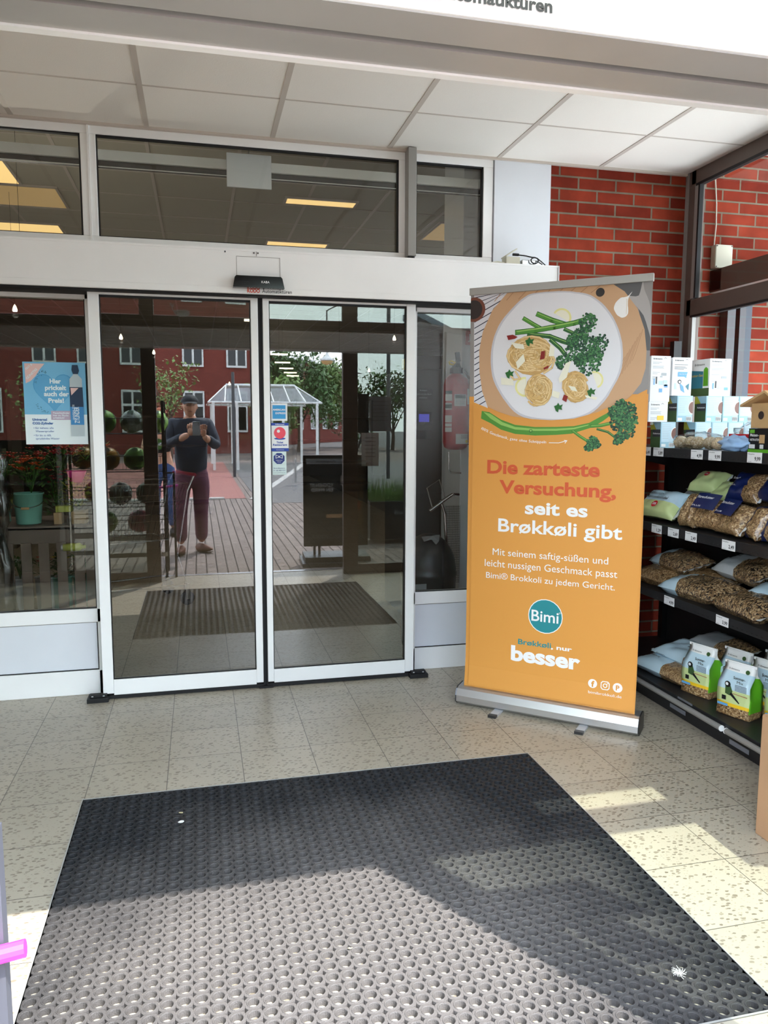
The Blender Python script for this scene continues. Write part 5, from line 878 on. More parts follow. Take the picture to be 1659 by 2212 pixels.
# stand-up gusset bags: front face towards local -y
def gusset(label,loc,rz):
    t=thing('stand_up_bag',label,'bag',(0,0,0),0,'stand-up bird food bags on the bottom shelf'); w,dp,H=.16,.10,.235
    def sec(z):
        k=z/H; dd=dp*(1 if k<.62 else max(.06,1-(k-.62)/.26)); ww=w*(1-.06*k); return ww,dd
    zs=[0,.006,.03,.045,.06,.09,.12,.145,.165,.18,.195,.207,.22,.235]; b=B(); per=[]
    n=24
    def pt(i,z):
        ww,dd=sec(z); a=i/n*4; s=int(a)%4; q=a-int(a)
        if s==0: x,y=-ww/2+ww*q,-dd/2-.006*math.sin(pi*q)
        elif s==1: x,y=ww/2-(.018*math.sin(pi*q) if z>.1 else 0),-dd/2+dd*q
        elif s==2: x,y=ww/2-ww*q,dd/2+.006*math.sin(pi*q)
        else: x,y=-ww/2+(.018*math.sin(pi*q) if z>.1 else 0),dd/2-dd*q
        nn=noise.noise(Vector((x*18,y*18,z*16)))*.004 if 0<z<.2 else 0
        return (x+nn,y+nn,z)
    def mm(i,k):
        z=(zs[k]+zs[k+1])/2; side=int(i/n*4)%2==1
        if z<.03: return 'seeds_light'
        if side: return 'pk_green' if z<.18 else 'pk_white'
        if z<.045: return 'seeds_light'
        if z<.06: return 'pk_yellow'
        if z<.12: return 'pk_lg'
        return 'pk_lb' if z<.195 else 'pk_white'
    for z in zs:
        for i in range(n): b.v.append(pt(i,z))
    for k in range(len(zs)-1):
        for i in range(n): b.f.append((k*n+i,k*n+(i+1)%n,(k+1)*n+(i+1)%n,(k+1)*n+i)); b.m.append(mm(i,k))
    b.f.append(tuple(range(n))[::-1]); b.m.append('seeds_light')
    top=(len(zs)-1)*n; b.f.append(tuple(top+i for i in range(n))); b.m.append('pk_white')
    b.build('bag_body','pk_lb',t,smooth=True)
    b=B(); b.box((-w/2*.95,-.004,.226),(w/2*.95,.004,.238)); b.build('top_seal','pk_white',t)
    b=B(); y=-.0585
    b.face([(-.035,y,.10),(-.012,y,.095),(.0,y,.115),(-.01,y,.14),(-.035,y,.135)],'pk_box_green'); b.disc((-.024,y-.001,.145),.014,(0,-1,0),'text_black'); b.disc((-.027,y-.0018,.146),.007,(0,-1,0),'text_white'); b.face([(-.006,y,.112),(.035,y,.072),(.032,y,.068),(-.014,y,.100)],'text_black'); b.face([(-.05,y,.07),(-.03,y,.07),(-.03,y,.09),(-.05,y,.09)],'text_black')
    b.face([(-.07,y,.043),(-.02,y,.043),(-.02,y,.054),(-.07,y,.054)],'pk_sky'); b.face([(-.0,y,.106),(.07,y,.104),(.07,y,.108),(-.0,y,.110)],'pr_wood2')
    yy=-.052; b.text('Sommer-',(.0,y+.002,.175),(1,0,0),(0,.12,1),w=.055,cap=.012,m='text_black',bold=.02); b.text('Mix',(.018,y,.158),(1,0,0),(0,0,1),w=.03,cap=.012,m='text_black')
    for k in range(5): b.face([(.01,y,.148-k*.006),(.065,y,.148-k*.006),(.065,y,.150-k*.006),(.01,y,.150-k*.006)],'ink')
    b.text('Erdtmanns',(-.045,-.020,.204),(1,0,0),(0,.35,1),w=.05,cap=.007,m='text_black'); b.disc((.045,-.022,.208),.010,(0,-1,.3),'pk_box_green',16)
    b.build('bag_print','ink',t)
    t.location=loc; t.rotation_euler=(0,0,rz); return t
g0=gusset('green sided stand-up bag touching the lying seed bags, left of the front pair',(2.80,-.70,.121),d(-74))
for l,rz,lab in (((2.79,-.98,.121),-70,'green sided stand-up bag nearest the shelf front, right one of the front pair'),((2.92,-.80,.121),-76,'stand-up bag directly behind the left front bag'),((2.94,-.98,.121),-72,'stand-up bag behind the gap between the front pair'),
    ((2.90,-1.15,.121),-66,'stand-up bag behind and right of the right front bag'),((2.83,-1.30,.121),-64,'stand-up bag at the right edge behind the brown cardboard box'),((3.06,-.90,.121),-80,'stand-up bag far back in the bottom shelf, half in the dark'),((3.05,-1.10,.36),-70,'upper stand-up bag standing on the rear row'),((3.07,-1.10,.121),-72,'stand-up bag in the rear row carrying another bag'),((3.06,-1.30,.121),-72,'stand-up bag at the far right of the rear row'),((3.04,-1.28,.36),-66,'upper stand-up bag at the right on the rear row')):
    copy_thing(g0,l,d(rz),lab)
# dumpling net, blue bag, bird house
t=thing('dumpling_bag','clear plastic bag of brown fat dumplings on the top shelf front','bag',(2.72,-.68,1.30))
for k,(y,x) in enumerate(((-.56,2.72),(-.63,2.73),(-.70,2.715),(-.77,2.73),(-.84,2.72))): B().ball((x,y,1.332),.034,.036,.030,n=14,k=10).build('fat_dumpling','fat_balls',t,smooth=True)
def film(n,c,s,seed,mt_,par,amp=.35):
    b=B(); c=Vector(c)
    def P(a,q):
        v=Vector((math.cos(2*pi*a)*math.sin(pi*q),math.sin(2*pi*a)*math.sin(pi*q),math.cos(pi*q))); k=1+amp*noise.noise(v*2.3+Vector((seed,0,0)))+.35*amp*noise.noise(v*7+Vector((0,seed,0)))
        z=max(v.z*s[2]*k,-s[2]*.98); return c+Vector((v.x*s[0]*k,v.y*s[1]*k,z))
    b.grid(P,28,16,cu=True); return b.build(n,mt_,par,smooth=True)
film('clear_film',(2.725,-.70,1.34),(.052,.19,.04),3,'film',t,.3)
t=thing('blue_plastic_bag','small crumpled light blue plastic bag on the top shelf front','bag',(2.71,-.97,1.30)); mat('blue_plastic',(150,184,222),.35,var=.06); film('bag_body',(2.71,-.97,1.333),(.045,.085,.034),9,'blue_plastic',t,.4)
t=thing('clear_film_bundle','crumpled clear plastic film leaning on the rightmost cartons','plastic film',(2.9,-.95,1.30)); film('film_sheet',(2.86,-.92,1.36),(.06,.13,.062),5,'film',t,.5)
B().box((2.80,-.98,1.301),(2.83,-.80,1.375)).build('red_label','pk_badge',t)
t=thing('bird_house','natural wood bird house with round entrance hole standing on its black carton','bird house',(2.72,-1.09,1.40))
b=B(); y0,y1,x0,x1=-1.16,-1.045,2.715,2.83
b.box((x0,y0,1.402),(x1,y1,1.505)); bevel(b.build('house_wall','wood_light',t),.002)
b=B(); b.disc((x0-.001,-1.105,1.455),.017,(-1,0,0)); b.build('entrance_hole','pr_bowl_in',t)
b=B(); b.v=[(x0-.03,y1+.035,1.500),(x1+.02,y1+.035,1.500),(x1+.02,-1.15,1.555),(x0-.03,-1.15,1.555),(x1+.02,y0-.06,1.510),(x0-.03,y0-.06,1.510)]; b.v+=[(a,c,e-.01) for a,c,e in b.v]
b.f=[(0,1,2,3),(3,2,4,5),(6,9,8,7),(9,11,10,8),(0,3,9,6),(3,5,11,9),(1,7,8,2),(2,8,10,4),(0,6,7,1),(5,4,10,11)]; b.m=['_']*10; b.build('roof','wood_light',t)
t=thing('bird_house_carton','black printed carton with green base under the bird house','box',(2.72,-1.1,1.30)); b=B(); b.box((2.705,-1.19,1.301),(2.84,-1.05,1.401),'text_black'); b.box((2.703,-1.191,1.301),(2.705,-1.05,1.315),'pk_green')
b.text('Meisen-',(2.7035,-1.06,1.368),(0,-1,0),(0,0,1),w=.05,cap=.012,m='text_white',bold=.02); b.text('NISTKASTEN',(2.7035,-1.06,1.35),(0,-1,0),(0,0,1),w=.055,cap=.009,m='text_white',bold=.02); b.box((2.703,-1.09,1.318),(2.7045,-1.056,1.335),'text_white'); b.box((2.703,-1.14,1.318),(2.7045,-1.12,1.335),'text_white'); b.box((2.7032,-1.145,1.34),(2.7045,-1.115,1.375),'wood_light'); b.box((2.703,-1.085,1.382),(2.7045,-1.058,1.396),'pk_green'); b.build('printed_carton','text_black',t)
# brown cardboard box on the floor
t=thing('cardboard_box','plain brown cardboard box on the floor in front of the shelf at the right edge','box',(2.45,-1.85,0))
b=B(); b.box((2.311,-2.05,.0),(2.60,-1.684,.428)); bevel(b.build('box_body','cardboard',t),.003); b=B(); b.box((2.313,-2.048,.428),(2.455,-1.686,.431)); b.box((2.458,-2.048,.428),(2.598,-1.686,.431)); b.build('flap','cardboard',t)
# exterior bits behind the right glass
t=thing('junction_box','cream junction box on the outside brick wall behind the glass','electrical box',(3.52,.29,2.4)); b=B(); b.box((3.462,.262,2.342),(3.578,.31,2.478)); bevel(b.build('housing','pk_white',t),.005); mat('cream',(206,204,186),.6); t.children[0].data.materials[0]=MATS['cream']
for x,z in ((3.47,2.35),(3.47,2.47),(3.57,2.35),(3.57,2.47)): B().lathe([(0,-.001),(.004,-.001),(.004,.001)],(x,.2615,z),n=10,ax='y').build('screw','text_dark',t)
b=B(); b.tube([(3.475,.30,2.478),(3.482,.30,2.6),(3.478,.3,2.72),(3.462,.3,2.86)],.004); b.build('cable','cream',t)
mat('strip_grey',(70,78,88),.6); mat('holder_grey',(96,98,104),.5); t=thing('drain_post','pair of dark grey steel posts outside the glass in front of the brick wall','post',(3.64,.2,0)); b=B(); b.box((3.545,.235,0),(3.60,.305,2.33)); b.build('post','dark_steel',t); b=B(); b.box((3.63,.235,0),(3.672,.305,2.33)); b.build('post','dark_steel',t); b=B(); b.box((3.673,.25,0),(3.725,.305,2.33)); b.build('cover_strip','strip_grey',t)
t=thing('outside_beam','dark brown horizontal beam outside above the glass wall rail','beam',(3.6,-1,2.3)); b=B(); b.box((3.46,-2.7,2.20),(3.56,.30,2.33)); b.build('beam_body','brown_frame',t); b=B(); b.box((3.46,.2,2.21),(5.4,.305,2.33)); b.build('cross_beam','brown_frame',t)
b=B(); b.box((XS+.08,-.28,3.02),(4.15,YW,3.2)); b.box((XS+.08,-3.4,3.02),(6.6,-.28,3.2)); struct(b.build('sun_block_roof','alu_beige'))  # unseen overhang, L shape added to keep sun off the lower brick
# power supply things above the header
t=thing('wall_socket_box','open cream electrical box on top of the door header','electrical box',(2.13,.15,2.272)); b=B(); b.box((2.085,.135,2.272),(2.165,.20,2.312)); bevel(b.build('housing','cream',t),.003)
b=B(); b.v=[(2.083,.13,2.310),(2.083,.205,2.310),(2.145,.205,2.350),(2.145,.13,2.350)]; b.v+=[(a,c,e+.006) for a,c,e in b.v]; b.f=[(0,1,2,3),(7,6,5,4),(0,4,5,1),(1,5,6,2),(2,6,7,3),(3,7,4,0)]; b.m=['_']*6; b.build('lid','cream',t)
t=thing('power_adapter','silver power adapter with a coiled black cable on the door header','power adapter',(2.24,.15,2.272)); b=B(); b.box((2.178,.14,2.272),(2.30,.2,2.300)); bevel(b.build('housing','steel',t),.003)
b=B(); b.tube([(2.128,.15,2.326),(2.162,.15,2.326)],.007); pts=[(2.162,.15,2.325),(2.2,.14,2.32),(2.23,.13,2.312)]+[(2.245+.022*math.sin(a*.7),.125,2.295+.016*math.cos(a*.7)) for a in range(20)]+[(2.27,.125,2.30),(2.30,.13,2.282),(2.33,.16,2.276)]; b.tube(pts,.0035,n=6); b.build('cable','black',t)
b=B(); b.tube([(2.08,.15,2.28),(2.04,.15,2.284),(2.0,.15,2.276),(1.95,.15,2.274)],.004,n=6); tag(b.build('beige_cable','cream',loc=(2.0,.15,2.276)),'beige cable lying on the door header left of the electrical box','cable')
# mat debris
random.seed(5); mat('litter',(200,190,150),.8); mat('litter_white',(225,225,220),.8)
for i,(x,y,s_,m,l) in enumerate(((.36,-1.16,.014,'litter_white','small pale scrap lying on the dark left part of the mat'),(.36,-1.09,.010,'litter','thin straw bit near the back left of the mat'),(1.0,-2.34,.012,'litter','yellow leaf scrap near the front middle of the mat'),(.82,-1.95,.007,'litter','tiny dry leaf bit on the sunny middle of the mat'))):
    b=B(); n=7; c=Vector((x,y,.004)); b.v=[tuple(c+Vector((s_*random.uniform(.5,1)*math.cos(2*pi*k/n),s_*.6*random.uniform(.5,1)*math.sin(2*pi*k/n),random.uniform(0,.003)))) for k in range(n)]; b.v+=[(a,q,z+.002) for a,q,z in b.v]; b.f=[tuple(range(n))[::-1],tuple(range(n,2*n))]+[(k,(k+1)%n,n+(k+1)%n,n+k) for k in range(n)]; b.m=['_']*len(b.f)
    tag(b.build('leaf_scrap',m,loc=tuple(c)),l,'scrap')
b=B(); c=Vector((1.63,-2.24,.004))
for k in range(46): a=random.uniform(0,2*pi); q=random.uniform(.01,.022); b.tube([c,c+Vector((q*.6*math.cos(a),q*.6*math.sin(a),.006)),c+Vector((q*math.cos(a+.3),q*math.sin(a+.3),random.uniform(.001,.010)))],.0004,n=3)
tag(b.build('white_feather','litter_white',loc=tuple(c)),'small white down feather on the right front of the mat','feather')
# ================= stickers and poster on the glass =================
y=.2185
def sheet(x0,x1,z0,z1,yy,m,b): b.box((x0,yy-.0006,z0),(x1,yy,z1),m)
t=thing('card_sticker','square white and blue payment card sticker on the right sliding door, topmost sticker','sticker',(.867,y,1.43)); b=B(); mat('amex',(56,150,206),.5); sheet(.825,.910,1.431,1.521,y,'text_white',b); sheet(.833,.901,1.441,1.512,y-.0008,'amex',b)
b.text('AMERICAN',(.834,y-.0020,1.484),(1,0,0),(0,0,1),w=.064,cap=.009,m='text_white',bold=.03); b.text('EXPRESS',(.848,y-.0020,1.466),(1,0,0),(0,0,1),w=.052,cap=.009,m='text_white',bold=.03); b.build('printed_film','paper',t)
t=thing('voucher_sticker','white and blue sticker with a big red ball on the right sliding door, middle sticker','sticker',(.87,y,1.27)); b=B(); mat('ball_red',(226,70,88),.4); sheet(.825,.915,1.272,1.420,y,'sticker_blue',b); sheet(.8255,.9145,1.288,1.406,y-.0008,'text_white',b)
b.disc((.869,y-.0022,1.338),.024,(0,-1,0),'sticker_blue'); 
for i in range(len(b.v)-24,len(b.v)): x_,y_,z_=b.v[i]; b.v[i]=(.869+(x_-.869)*1.25,y_,1.338+(z_-1.338)*.25)
b.disc((.869,y-.003,1.368),.0305,(0,-1,0),'ball_red',32); b.disc((.862,y-.0036,1.377),.008,(0,-1,0),'text_white')
for s_,x_,z_,w_,c_ in (('Ticket',.850,1.314,.036,.010),('Restaurant',.832,1.301,.074,.010)): b.text(s_,(x_,y-.0022,z_),(1,0,0),(.15,0,1),w=w_,cap=c_,m='sticker_blue',bold=.03)
b.text('Willkommen!',(.845,y-.0022,1.4095),(1,0,0),(0,0,1),w=.048,cap=.006,m='text_white',bold=.02); b.text('Gutscheine',(.850,y-.0022,1.2775),(1,0,0),(0,0,1),w=.04,cap=.004,m='text_white'); b.build('printed_film','paper',t)
t=thing('bow_tie_sticker','pale sticker with dark blue octagon and bow tie on the right sliding door, lowest sticker','sticker',(.865,y,1.15)); b=B(); mat('octo',(28,50,120),.5); mat('pale_green',(205,222,220),.5); sheet(.829,.902,1.148,1.270,y,'pale_green',b)
c=(.864,1.234); n=8; b.face([(c[0]+.031*math.cos(2*pi*(k+.5)/n),y-.0016,c[1]+.031*math.sin(2*pi*(k+.5)/n)) for k in range(n)],'octo')
for s_ in (-1,1): b.face([(c[0],y-.0022,c[1]+.012),(c[0]+s_*.018,y-.0022,c[1]+.020),(c[0]+s_*.018,y-.0022,c[1]),(c[0],y-.0022,c[1]+.006)],'text_white'); b.face([(c[0]+s_*.003,y-.0026,c[1]+.0115),(c[0]+s_*.0155,y-.0026,c[1]+.017),(c[0]+s_*.0155,y-.0026,c[1]+.003),(c[0]+s_*.003,y-.0026,c[1]+.0075)],'octo')
b.text('Willkommen',(c[0]-.017,y-.0022,c[1]-.012),(1,0,0),(0,0,1),w=.034,cap=.004,m='text_white'); b.text('Scheck',(c[0]-.010,y-.0022,c[1]-.02),(1,0,0),(0,0,1),w=.02,cap=.004,m='text_white')
for s_,z_,w_,c_ in (('Sodexo',1.180,.06,.006),('01 85 400 030',1.168,.062,.006),('www.gutschein.de',1.158,.062,.003)): b.text(s_,(.834,y-.002,z_),(1,0,0),(0,0,1),w=w_,cap=c_,m='octo')
b.build('printed_film','paper',t)
t=thing('window_poster','light blue advertising poster with heart and gas cylinder taped inside the left window','poster',(-.24,.3,1.31)); b=B(); y=.304
for k,c in dict(a=(120,190,226),b=(80,160,210),heart=(96,172,216),wht=(232,244,246),pink=(232,196,190),blue=(36,96,168),dk=(20,50,80),mid=(60,140,200),silver=(190,205,210),mauve=(186,170,190)).items(): mat('po_'+k,c,.45)
x0,x1,z0,z1=-.381,-.090,1.3105,1.717; b.box((x0,y-.0008,z0),(x1,y,z1),'po_a'); L0=[0]
def ps(pts,m): L0[0]+=1; b.face([(x0+p[0]*(x1-x0),y-.001-.00025*L0[0],z1-p[1]*(z1-z0)) for p in pts],m)
ps([(0,.635),(1,.635),(1,1),(0,1)],'po_wht'); ps([(.03,.02),(.35,.02),(.27,.09),(.2,.17),(.12,.23),(.04,.26)],'po_pink')
hp=[]
for k in range(40): a=2*pi*k/40; hp.append((.48+.0205*16*math.sin(a)**3,.34-.0165*(13*math.cos(a)-5*math.cos(2*a)-2*math.cos(3*a)-math.cos(4*a))))
ps(hp,'po_b'); ps([(.48+(p[0]-.48)*.955,.345+(p[1]-.34)*.955) for p in hp],'po_heart')
def pt_(s_,px,pz,w_,c_,m,bold=.02,ux=(1,0,0),uz=(0,0,1)): L0[0]+=1; b.text(s_,(x0+px*(x1-x0),y-.001-.00025*L0[0],z1-pz*(z1-z0)),ux,uz,w=w_*(x1-x0),cap=c_*(z1-z0),m=m,bold=bold)
pt_('Hier',.42,.255,.18,.055,'po_wht',.04); pt_('prickelt',.34,.335,.34,.055,'po_wht',.04); pt_('auch der',.32,.41,.4,.055,'po_wht',.04); pt_('Preis!',.385,.49,.25,.055,'po_wht',.04)
ps([(.42,.59),(.75,.59),(.75,.70),(.42,.70)],'po_mauve'); pt_('Tauschzylinder',.45,.625,.27,.02,'po_wht'); pt_('hier im Markt',.45,.655,.25,.02,'po_wht'); pt_('erhältlich!',.45,.685,.18,.02,'po_wht')
pt_('Universal',.12,.71,.23,.028,'po_blue',.03); pt_('CO2-Zylinder',.12,.755,.33,.028,'po_blue',.03)
for s_,px,pz,w_ in (('• für nahezu alle',.13,.81,.32),('Wassersprudler',.16,.85,.3),('• für bis zu 60L',.13,.90,.28),('sprudelndes Wasser',.16,.94,.38)): pt_(s_,px,pz,w_,.022,'po_blue',.0)
ps([(.74,.2),(.80,.15),(.8,.06),(.88,.06),(.88,.15),(.94,.2),(.95,.9),(.73,.9)],'po_silver'); ps([(.79,.03),(.88,.03),(.90,.1),(.88,.14),(.80,.14),(.78,.09)],'po_dk'); ps([(.735,.30),(.945,.30),(.95,.55),(.735,.55)],'po_dk'); ps([(.735,.54),(.95,.54),(.95,.76),(.735,.76)],'po_mid'); ps([(.75,.31),(.88,.31),(.76,.40)],'po_pink')
pt_('ZYLINDER',.875,.74,.28,.055,'po_wht',.02,(0,0,1),(-1,0,0)); pt_('UNIVERSAL CO2',.80,.70,.26,.022,'po_wht',.01,(0,0,1),(-1,0,0)); pt_('GUT &',.06,.10,.14,.022,'po_wht',.03,(.75,0,.66),(-.66,0,.75)); pt_('GÜNSTIG',.07,.215,.24,.026,'po_wht',.03,(.7,0,.71),(-.71,0,.7))
random.seed(2)
for k in range(40):
    a=random.choice([random.uniform(1.9,2.7)*1,random.uniform(3.6,4.4)]); q=random.uniform(.9,1.08); px,pz=.47+.33*q*math.cos(a),.36-.27*q*math.sin(a); ps([(px,pz),(px+.014,pz+.004),(px+.008,pz+.012)],'po_dk')
b.build('printed_sheet','po_a',t)
# ================= store interior =================
def bulb(p,e,par):
    l=bpy.data.lights.new('bulb','POINT'); l.energy=e; l.shadow_soft_size=.02; l.color=(1,.93,.82); o=bpy.data.objects.new('bulb',l); COL.objects.link(o); o.parent=par; o.location=WM(par).inverted()@Vector(p)
def lightp(x0,x1,y0,y1,m,l):
    t=thing('ceiling_light_panel',l,'ceiling light',((x0+x1)/2,(y0+y1)/2,3.29),0,'store ceiling lights'); B().box((x0,y0,3.286),(x1,y1,3.294)).build('diffuser',m,t)
    b=B()
    for a,c in (((x0-.02,y0-.02),(x1+.02,y0)),((x0-.02,y1),(x1+.02,y1+.02)),((x0-.02,y0),(x0,y1)),((x1,y0),(x1+.02,y1))): b.box((a[0],a[1],3.284),(c[0],c[1],3.299))
    b.build('frame','tbar',t)
lightp(-1.48,-.87,2.40,2.95,'light_warm','lit warm ceiling panel at the left edge of the left transom window')
lightp(-1.35,-.62,3.02,3.60,'light_dim','dim warm ceiling panel in the left transom window below the bright one')
lightp(-1.45,-.80,4.25,4.8,'light_warm','lit warm ceiling panel low in the left transom window')
lightp(1.225,1.81,2.83,2.98,'light_warm','narrow lit ceiling strip in the middle transom window, upper of two')
lightp(1.20,1.82,4.40,4.7,'light_warm','narrow lit ceiling strip low in the middle transom window')
lightp(2.72,3.35,3.30,3.95,'light_dim','dim warm ceiling panel in the small right transom window')
for k in range(3): lightp(-3.6+3.4*k,-3.0+3.4*k,7.5,8.1,'light_warm',['lit store ceiling panel deep inside at the left','lit store ceiling panel deep inside in the middle','lit store ceiling panel deep inside at the right'][k])
t=thing('inner_curtain_rail','white boxed rail crossing behind the middle transom window','rail',(.8,.6,2.75)); b=B(); b.box((-2,.5,2.762),(3.2,.58,2.812)); b.box((-2,.5,2.725),(3.2,.505,2.73)); bevel(b.build('rail_box','white_alu',t),.003); b=B(); b.box((-2,.515,2.735),(3.2,.56,2.76)); b.build('rail_slot','groove',t); b=B(); b.box((-.1,.47,2.72),(-.03,.6,2.83)); b.build('bracket','white_alu',t)
t=thing('hanging_sign','blank white hanging board behind the middle transom window','sign',(.77,.45,2.6)); b=B(); b.box((.630,.40,2.645),(.862,.412,2.815)); bevel(b.build('board','white_panel',t),.002); b=B(); b.tube([(.746,.406,2.815),(.746,.406,3.3)],.004); b.build('hanger','alu_grey',t)
for k,(x,yy,z,l) in enumerate(((1.2,6.2,2.7,1),(1.85,9.8,2.6,1),(2.1,11.6,2.6,1),(2.35,13.2,2.6,1),(2.6,14.6,2.6,1),(2.8,15.8,2.6,1))):
    t=thing('pendant_light',['nearest hanging light bar seen through the left sliding door','second hanging light bar from the front in the row inside the store','third hanging light bar from the front in the row inside','fourth hanging light bar from the front in the row inside','fifth hanging light bar in the row inside','farthest hanging light bar in the row inside'][k],'ceiling light',(x,yy,z),0,'hanging light bars'); w=.15
    B().box((x-w,yy-.02,z),(x+w,yy+.02,z+.025)).build('diffuser','lamp_white',t); B().tube([(x,yy,z+.025),(x,yy,3.3)],.0012,n=4).build('cord','black',t); bulb((x,yy,z-.02),1.5,t)
for k,(x,yy,z) in enumerate(((-.35,5.2,2.35),(-.1,7.0,2.35),(2.3,6.4,2.3),(2.7,5.0,2.4),(-1.0,3.2,2.35),(-1.4,2.6,2.45),(3.1,8.2,2.25),(1.0,10,2.1),(-.55,1.25,2.42))):
    t=thing('spot_lamp','small spot lamp glowing '+['behind the left door near its upper left','behind the left door, lower left of the others','behind the right door near its top','behind the right door at its top right','behind the left window near its top','behind the left window at its top edge','behind the narrow right window','deep inside between the doors','unseen behind the header, added to brighten the flower stand','hidden by the header behind the right door','hidden by the header behind the left door'][k],'spot lamp',(x,yy,z),0,'store spot lamps'); B().lathe([(0,-.018),(.018,-.015),(.02,.0),(.012,.025),(0,.045)],(x,yy,z),n=12).build('lamp_head','lamp_white',t,smooth=True); B().tube([(x,yy,z+.045),(x,yy,3.3)],.0012,n=4).build('stem','black',t); bulb((x,yy,z-.05),10 if yy<1.5 else 2.2,t)  # last lamp is out of view, added to light the flower stand
# slatted planter stand behind the left window
mat('slat_wood',(112,98,88),.75,var=.08,vscale=9); mat('mint',(128,190,172),.5,var=.03); mat('pot_white',(214,216,216),.5); mat('leaf_green',(70,104,42),.6,var=.2,vscale=25); mat('leaf_yellow',(170,176,70),.6,var=.15,vscale=25); mat('flower_orange',(226,84,30),.5,var=.12,vscale=25); mat('flower_red',(190,28,36),.5,var=.12,vscale=25); mat('pink_plastic',(230,60,150),.4); mat('flower_yellow',(236,212,90),.5); mat('kraft',(170,140,100),.8); mat('blue_sheet',(120,136,160),.4)
t=thing('slatted_stand','grey brown wooden slatted plant stand behind the left window','plant stand',(-.9,.65,0))
b=B()
for xa,xb,za,zb in ((-1.9,-.10,.765,.85),(-1.9,-.11,.30,.36)): b.box((xa,.60,za),(xb,.622,zb)); 
b.box((-1.9,.60,.84),(-.10,1.1,.86)); b.box((-1.9,.60,.34),(-.12,1.1,.36)); b.build('frame_board','slat_wood',t)
x=-.225
for k in range(12): B().box((x-.0,.585,.12),(x+.052,.60,.77)).build('slat','slat_wood',t); x-=.0885*(1.02 if k%2 else 1.0)
for xx in (-.17,-1.85): 
    for yy in (.62,1.05): B().box((xx,yy,0),(xx+.045,yy+.045,.85)).build('leg','slat_wood',t)
def bucket(n,c,r0,r1,h,m,l,cat='bucket',grp=None,handle=True):
    t=thing(n,l,cat,c,0,grp); b=B(); b.lathe([(0,0),(r0,0),(r0+.002,.005),(r1,h),(r1+.006,h),(r1+.006,h+.006),(r1-.004,h+.006),(r0-.004,.01),(0,.01)],c,n=24); b.build('pail',m,t,smooth=True)
    if handle: b=B(); b.tube([Vector(c)+Vector((r1*math.cos(a),-r1*.9*math.sin(a)-.004,h*.75-.03*math.sin(a))) for a in [pi*k/10 for k in range(11)]],.003,n=5); b.build('wire_handle','steel',t); b=B(); b.tube([Vector(c)+Vector((dx,-r1-.006,h*.75-.032)) for dx in (-.02,.02)],.007,n=8); b.build('grip','wood_light',t)
    return t
def plant(n,c,rx,h,leafm,flowm,nl,nf,l,cat='plant',seed=1,fs=.02,grp=None):
    random.seed(seed); t=thing(n,l,cat,c,0,grp); c=Vector(c); b=B()
    for k in range(nl):
        a=random.uniform(0,2*pi); q=rx*math.sqrt(random.random()); p=c+Vector((q*math.cos(a),q*math.sin(a),random.uniform(.1,.85)*h)); dr=Vector((math.cos(a),math.sin(a),random.uniform(-.3,.9))).normalized(); s_=dr.cross(Vector((0,0,1))).normalized(); L_=random.uniform(.03,.06)
        b.face([p,p+dr*L_*.5+s_*L_*.25,p+dr*L_,p+dr*L_*.5-s_*L_*.25])
    b.build('foliage',leafm,t); b=B()
    for k in range(nf):
        a=random.uniform(0,2*pi); q=rx*math.sqrt(random.random()); p=c+Vector((q*math.cos(a),q*math.sin(a),h*random.uniform(.65,1.05)))
        for j in range(7):
            w=2*pi*j/7; o_=Vector((math.cos(w),math.sin(w),.4)); s_=Vector((-math.sin(w),math.cos(w),0)); b.face([p,p+o_*fs*.6+s_*fs*.35,p+o_*fs,p+o_*fs*.6-s_*fs*.35])
        b.ball(p+Vector((0,0,.004)),fs*.25,n=6,k=4)
    if nf: b.build('blossom',flowm,t)
    b=B()
    for k in range(7): a=k*.9; b.tube([c,c+Vector((rx*.5*math.cos(a),rx*.5*math.sin(a),h*.8))],.0025,n=4)
    b.build('stem','leaf_green',t); return t
bucket('mint_bucket',(-.475,.74,.861),.062,.078,.165,'mint','mint green metal bucket on top of the slatted stand','bucket')
plant('orange_flower_bunch',(-.46,.76,1.03),.09,.19,'leaf_green','flower_orange',120,26,'orange flower bunch in the mint bucket behind the left window',seed=3,fs=.028)
for k,(x,m,c) in enumerate(((-.535,'pot_white','leftmost white pot standing inside the slatted stand'),(-.405,'pot_white','second white pot inside the slatted stand, seen between slats'),(-.315,'mint','left mint green pot inside the slatted stand'),(-.205,'mint','right mint green pot inside the slatted stand'))):
    bucket('flower_pot',(x,.74,.361),.045,.054,.19,m,c,'flower pot','pots inside the stand',False)
    plant('potted_flower',(x,.74,.55),.05,.13,'leaf_green',['litter_white','flower_red','flower_yellow','leaf_yellow'][k],50,8,['white flowers growing in the leftmost white pot','dark red flowers growing in the second white pot','yellow daffodil flowers growing in the left mint pot','yellow green sprigs growing in the right mint pot'][k],seed=20+k,fs=.018,grp='flowers inside the stand')
for k,(a,c,l) in enumerate((((-.333,.66,.861),(-.292,.74,.925),'narrow brown cardboard carton on the stand'),((-.242,.66,.861),(-.165,.76,.93),'wide brown cardboard carton at the right end of the stand'),((-.325,.68,.926),(-.245,.75,.96),'pale wooden tray behind the cartons on the stand'))):
    t=thing('small_carton',l,'box',a,0,'cartons on the stand'); bevel(B().box(a,c).build('carton_body',['kraft','kraft','leaf_yellow'][k],t),.002)
plant('yellow_foliage_plant',(-.22,.80,.93),.09,.20,'leaf_yellow','flower_yellow',170,6,'yellow green leafy plants above the cartons',seed=5)
plant('dark_foliage_plant',(-.34,.85,.87),.07,.28,'leaf_green','flower_red',150,14,'dark green plant with small red flowers in the middle of the stand',seed=6)
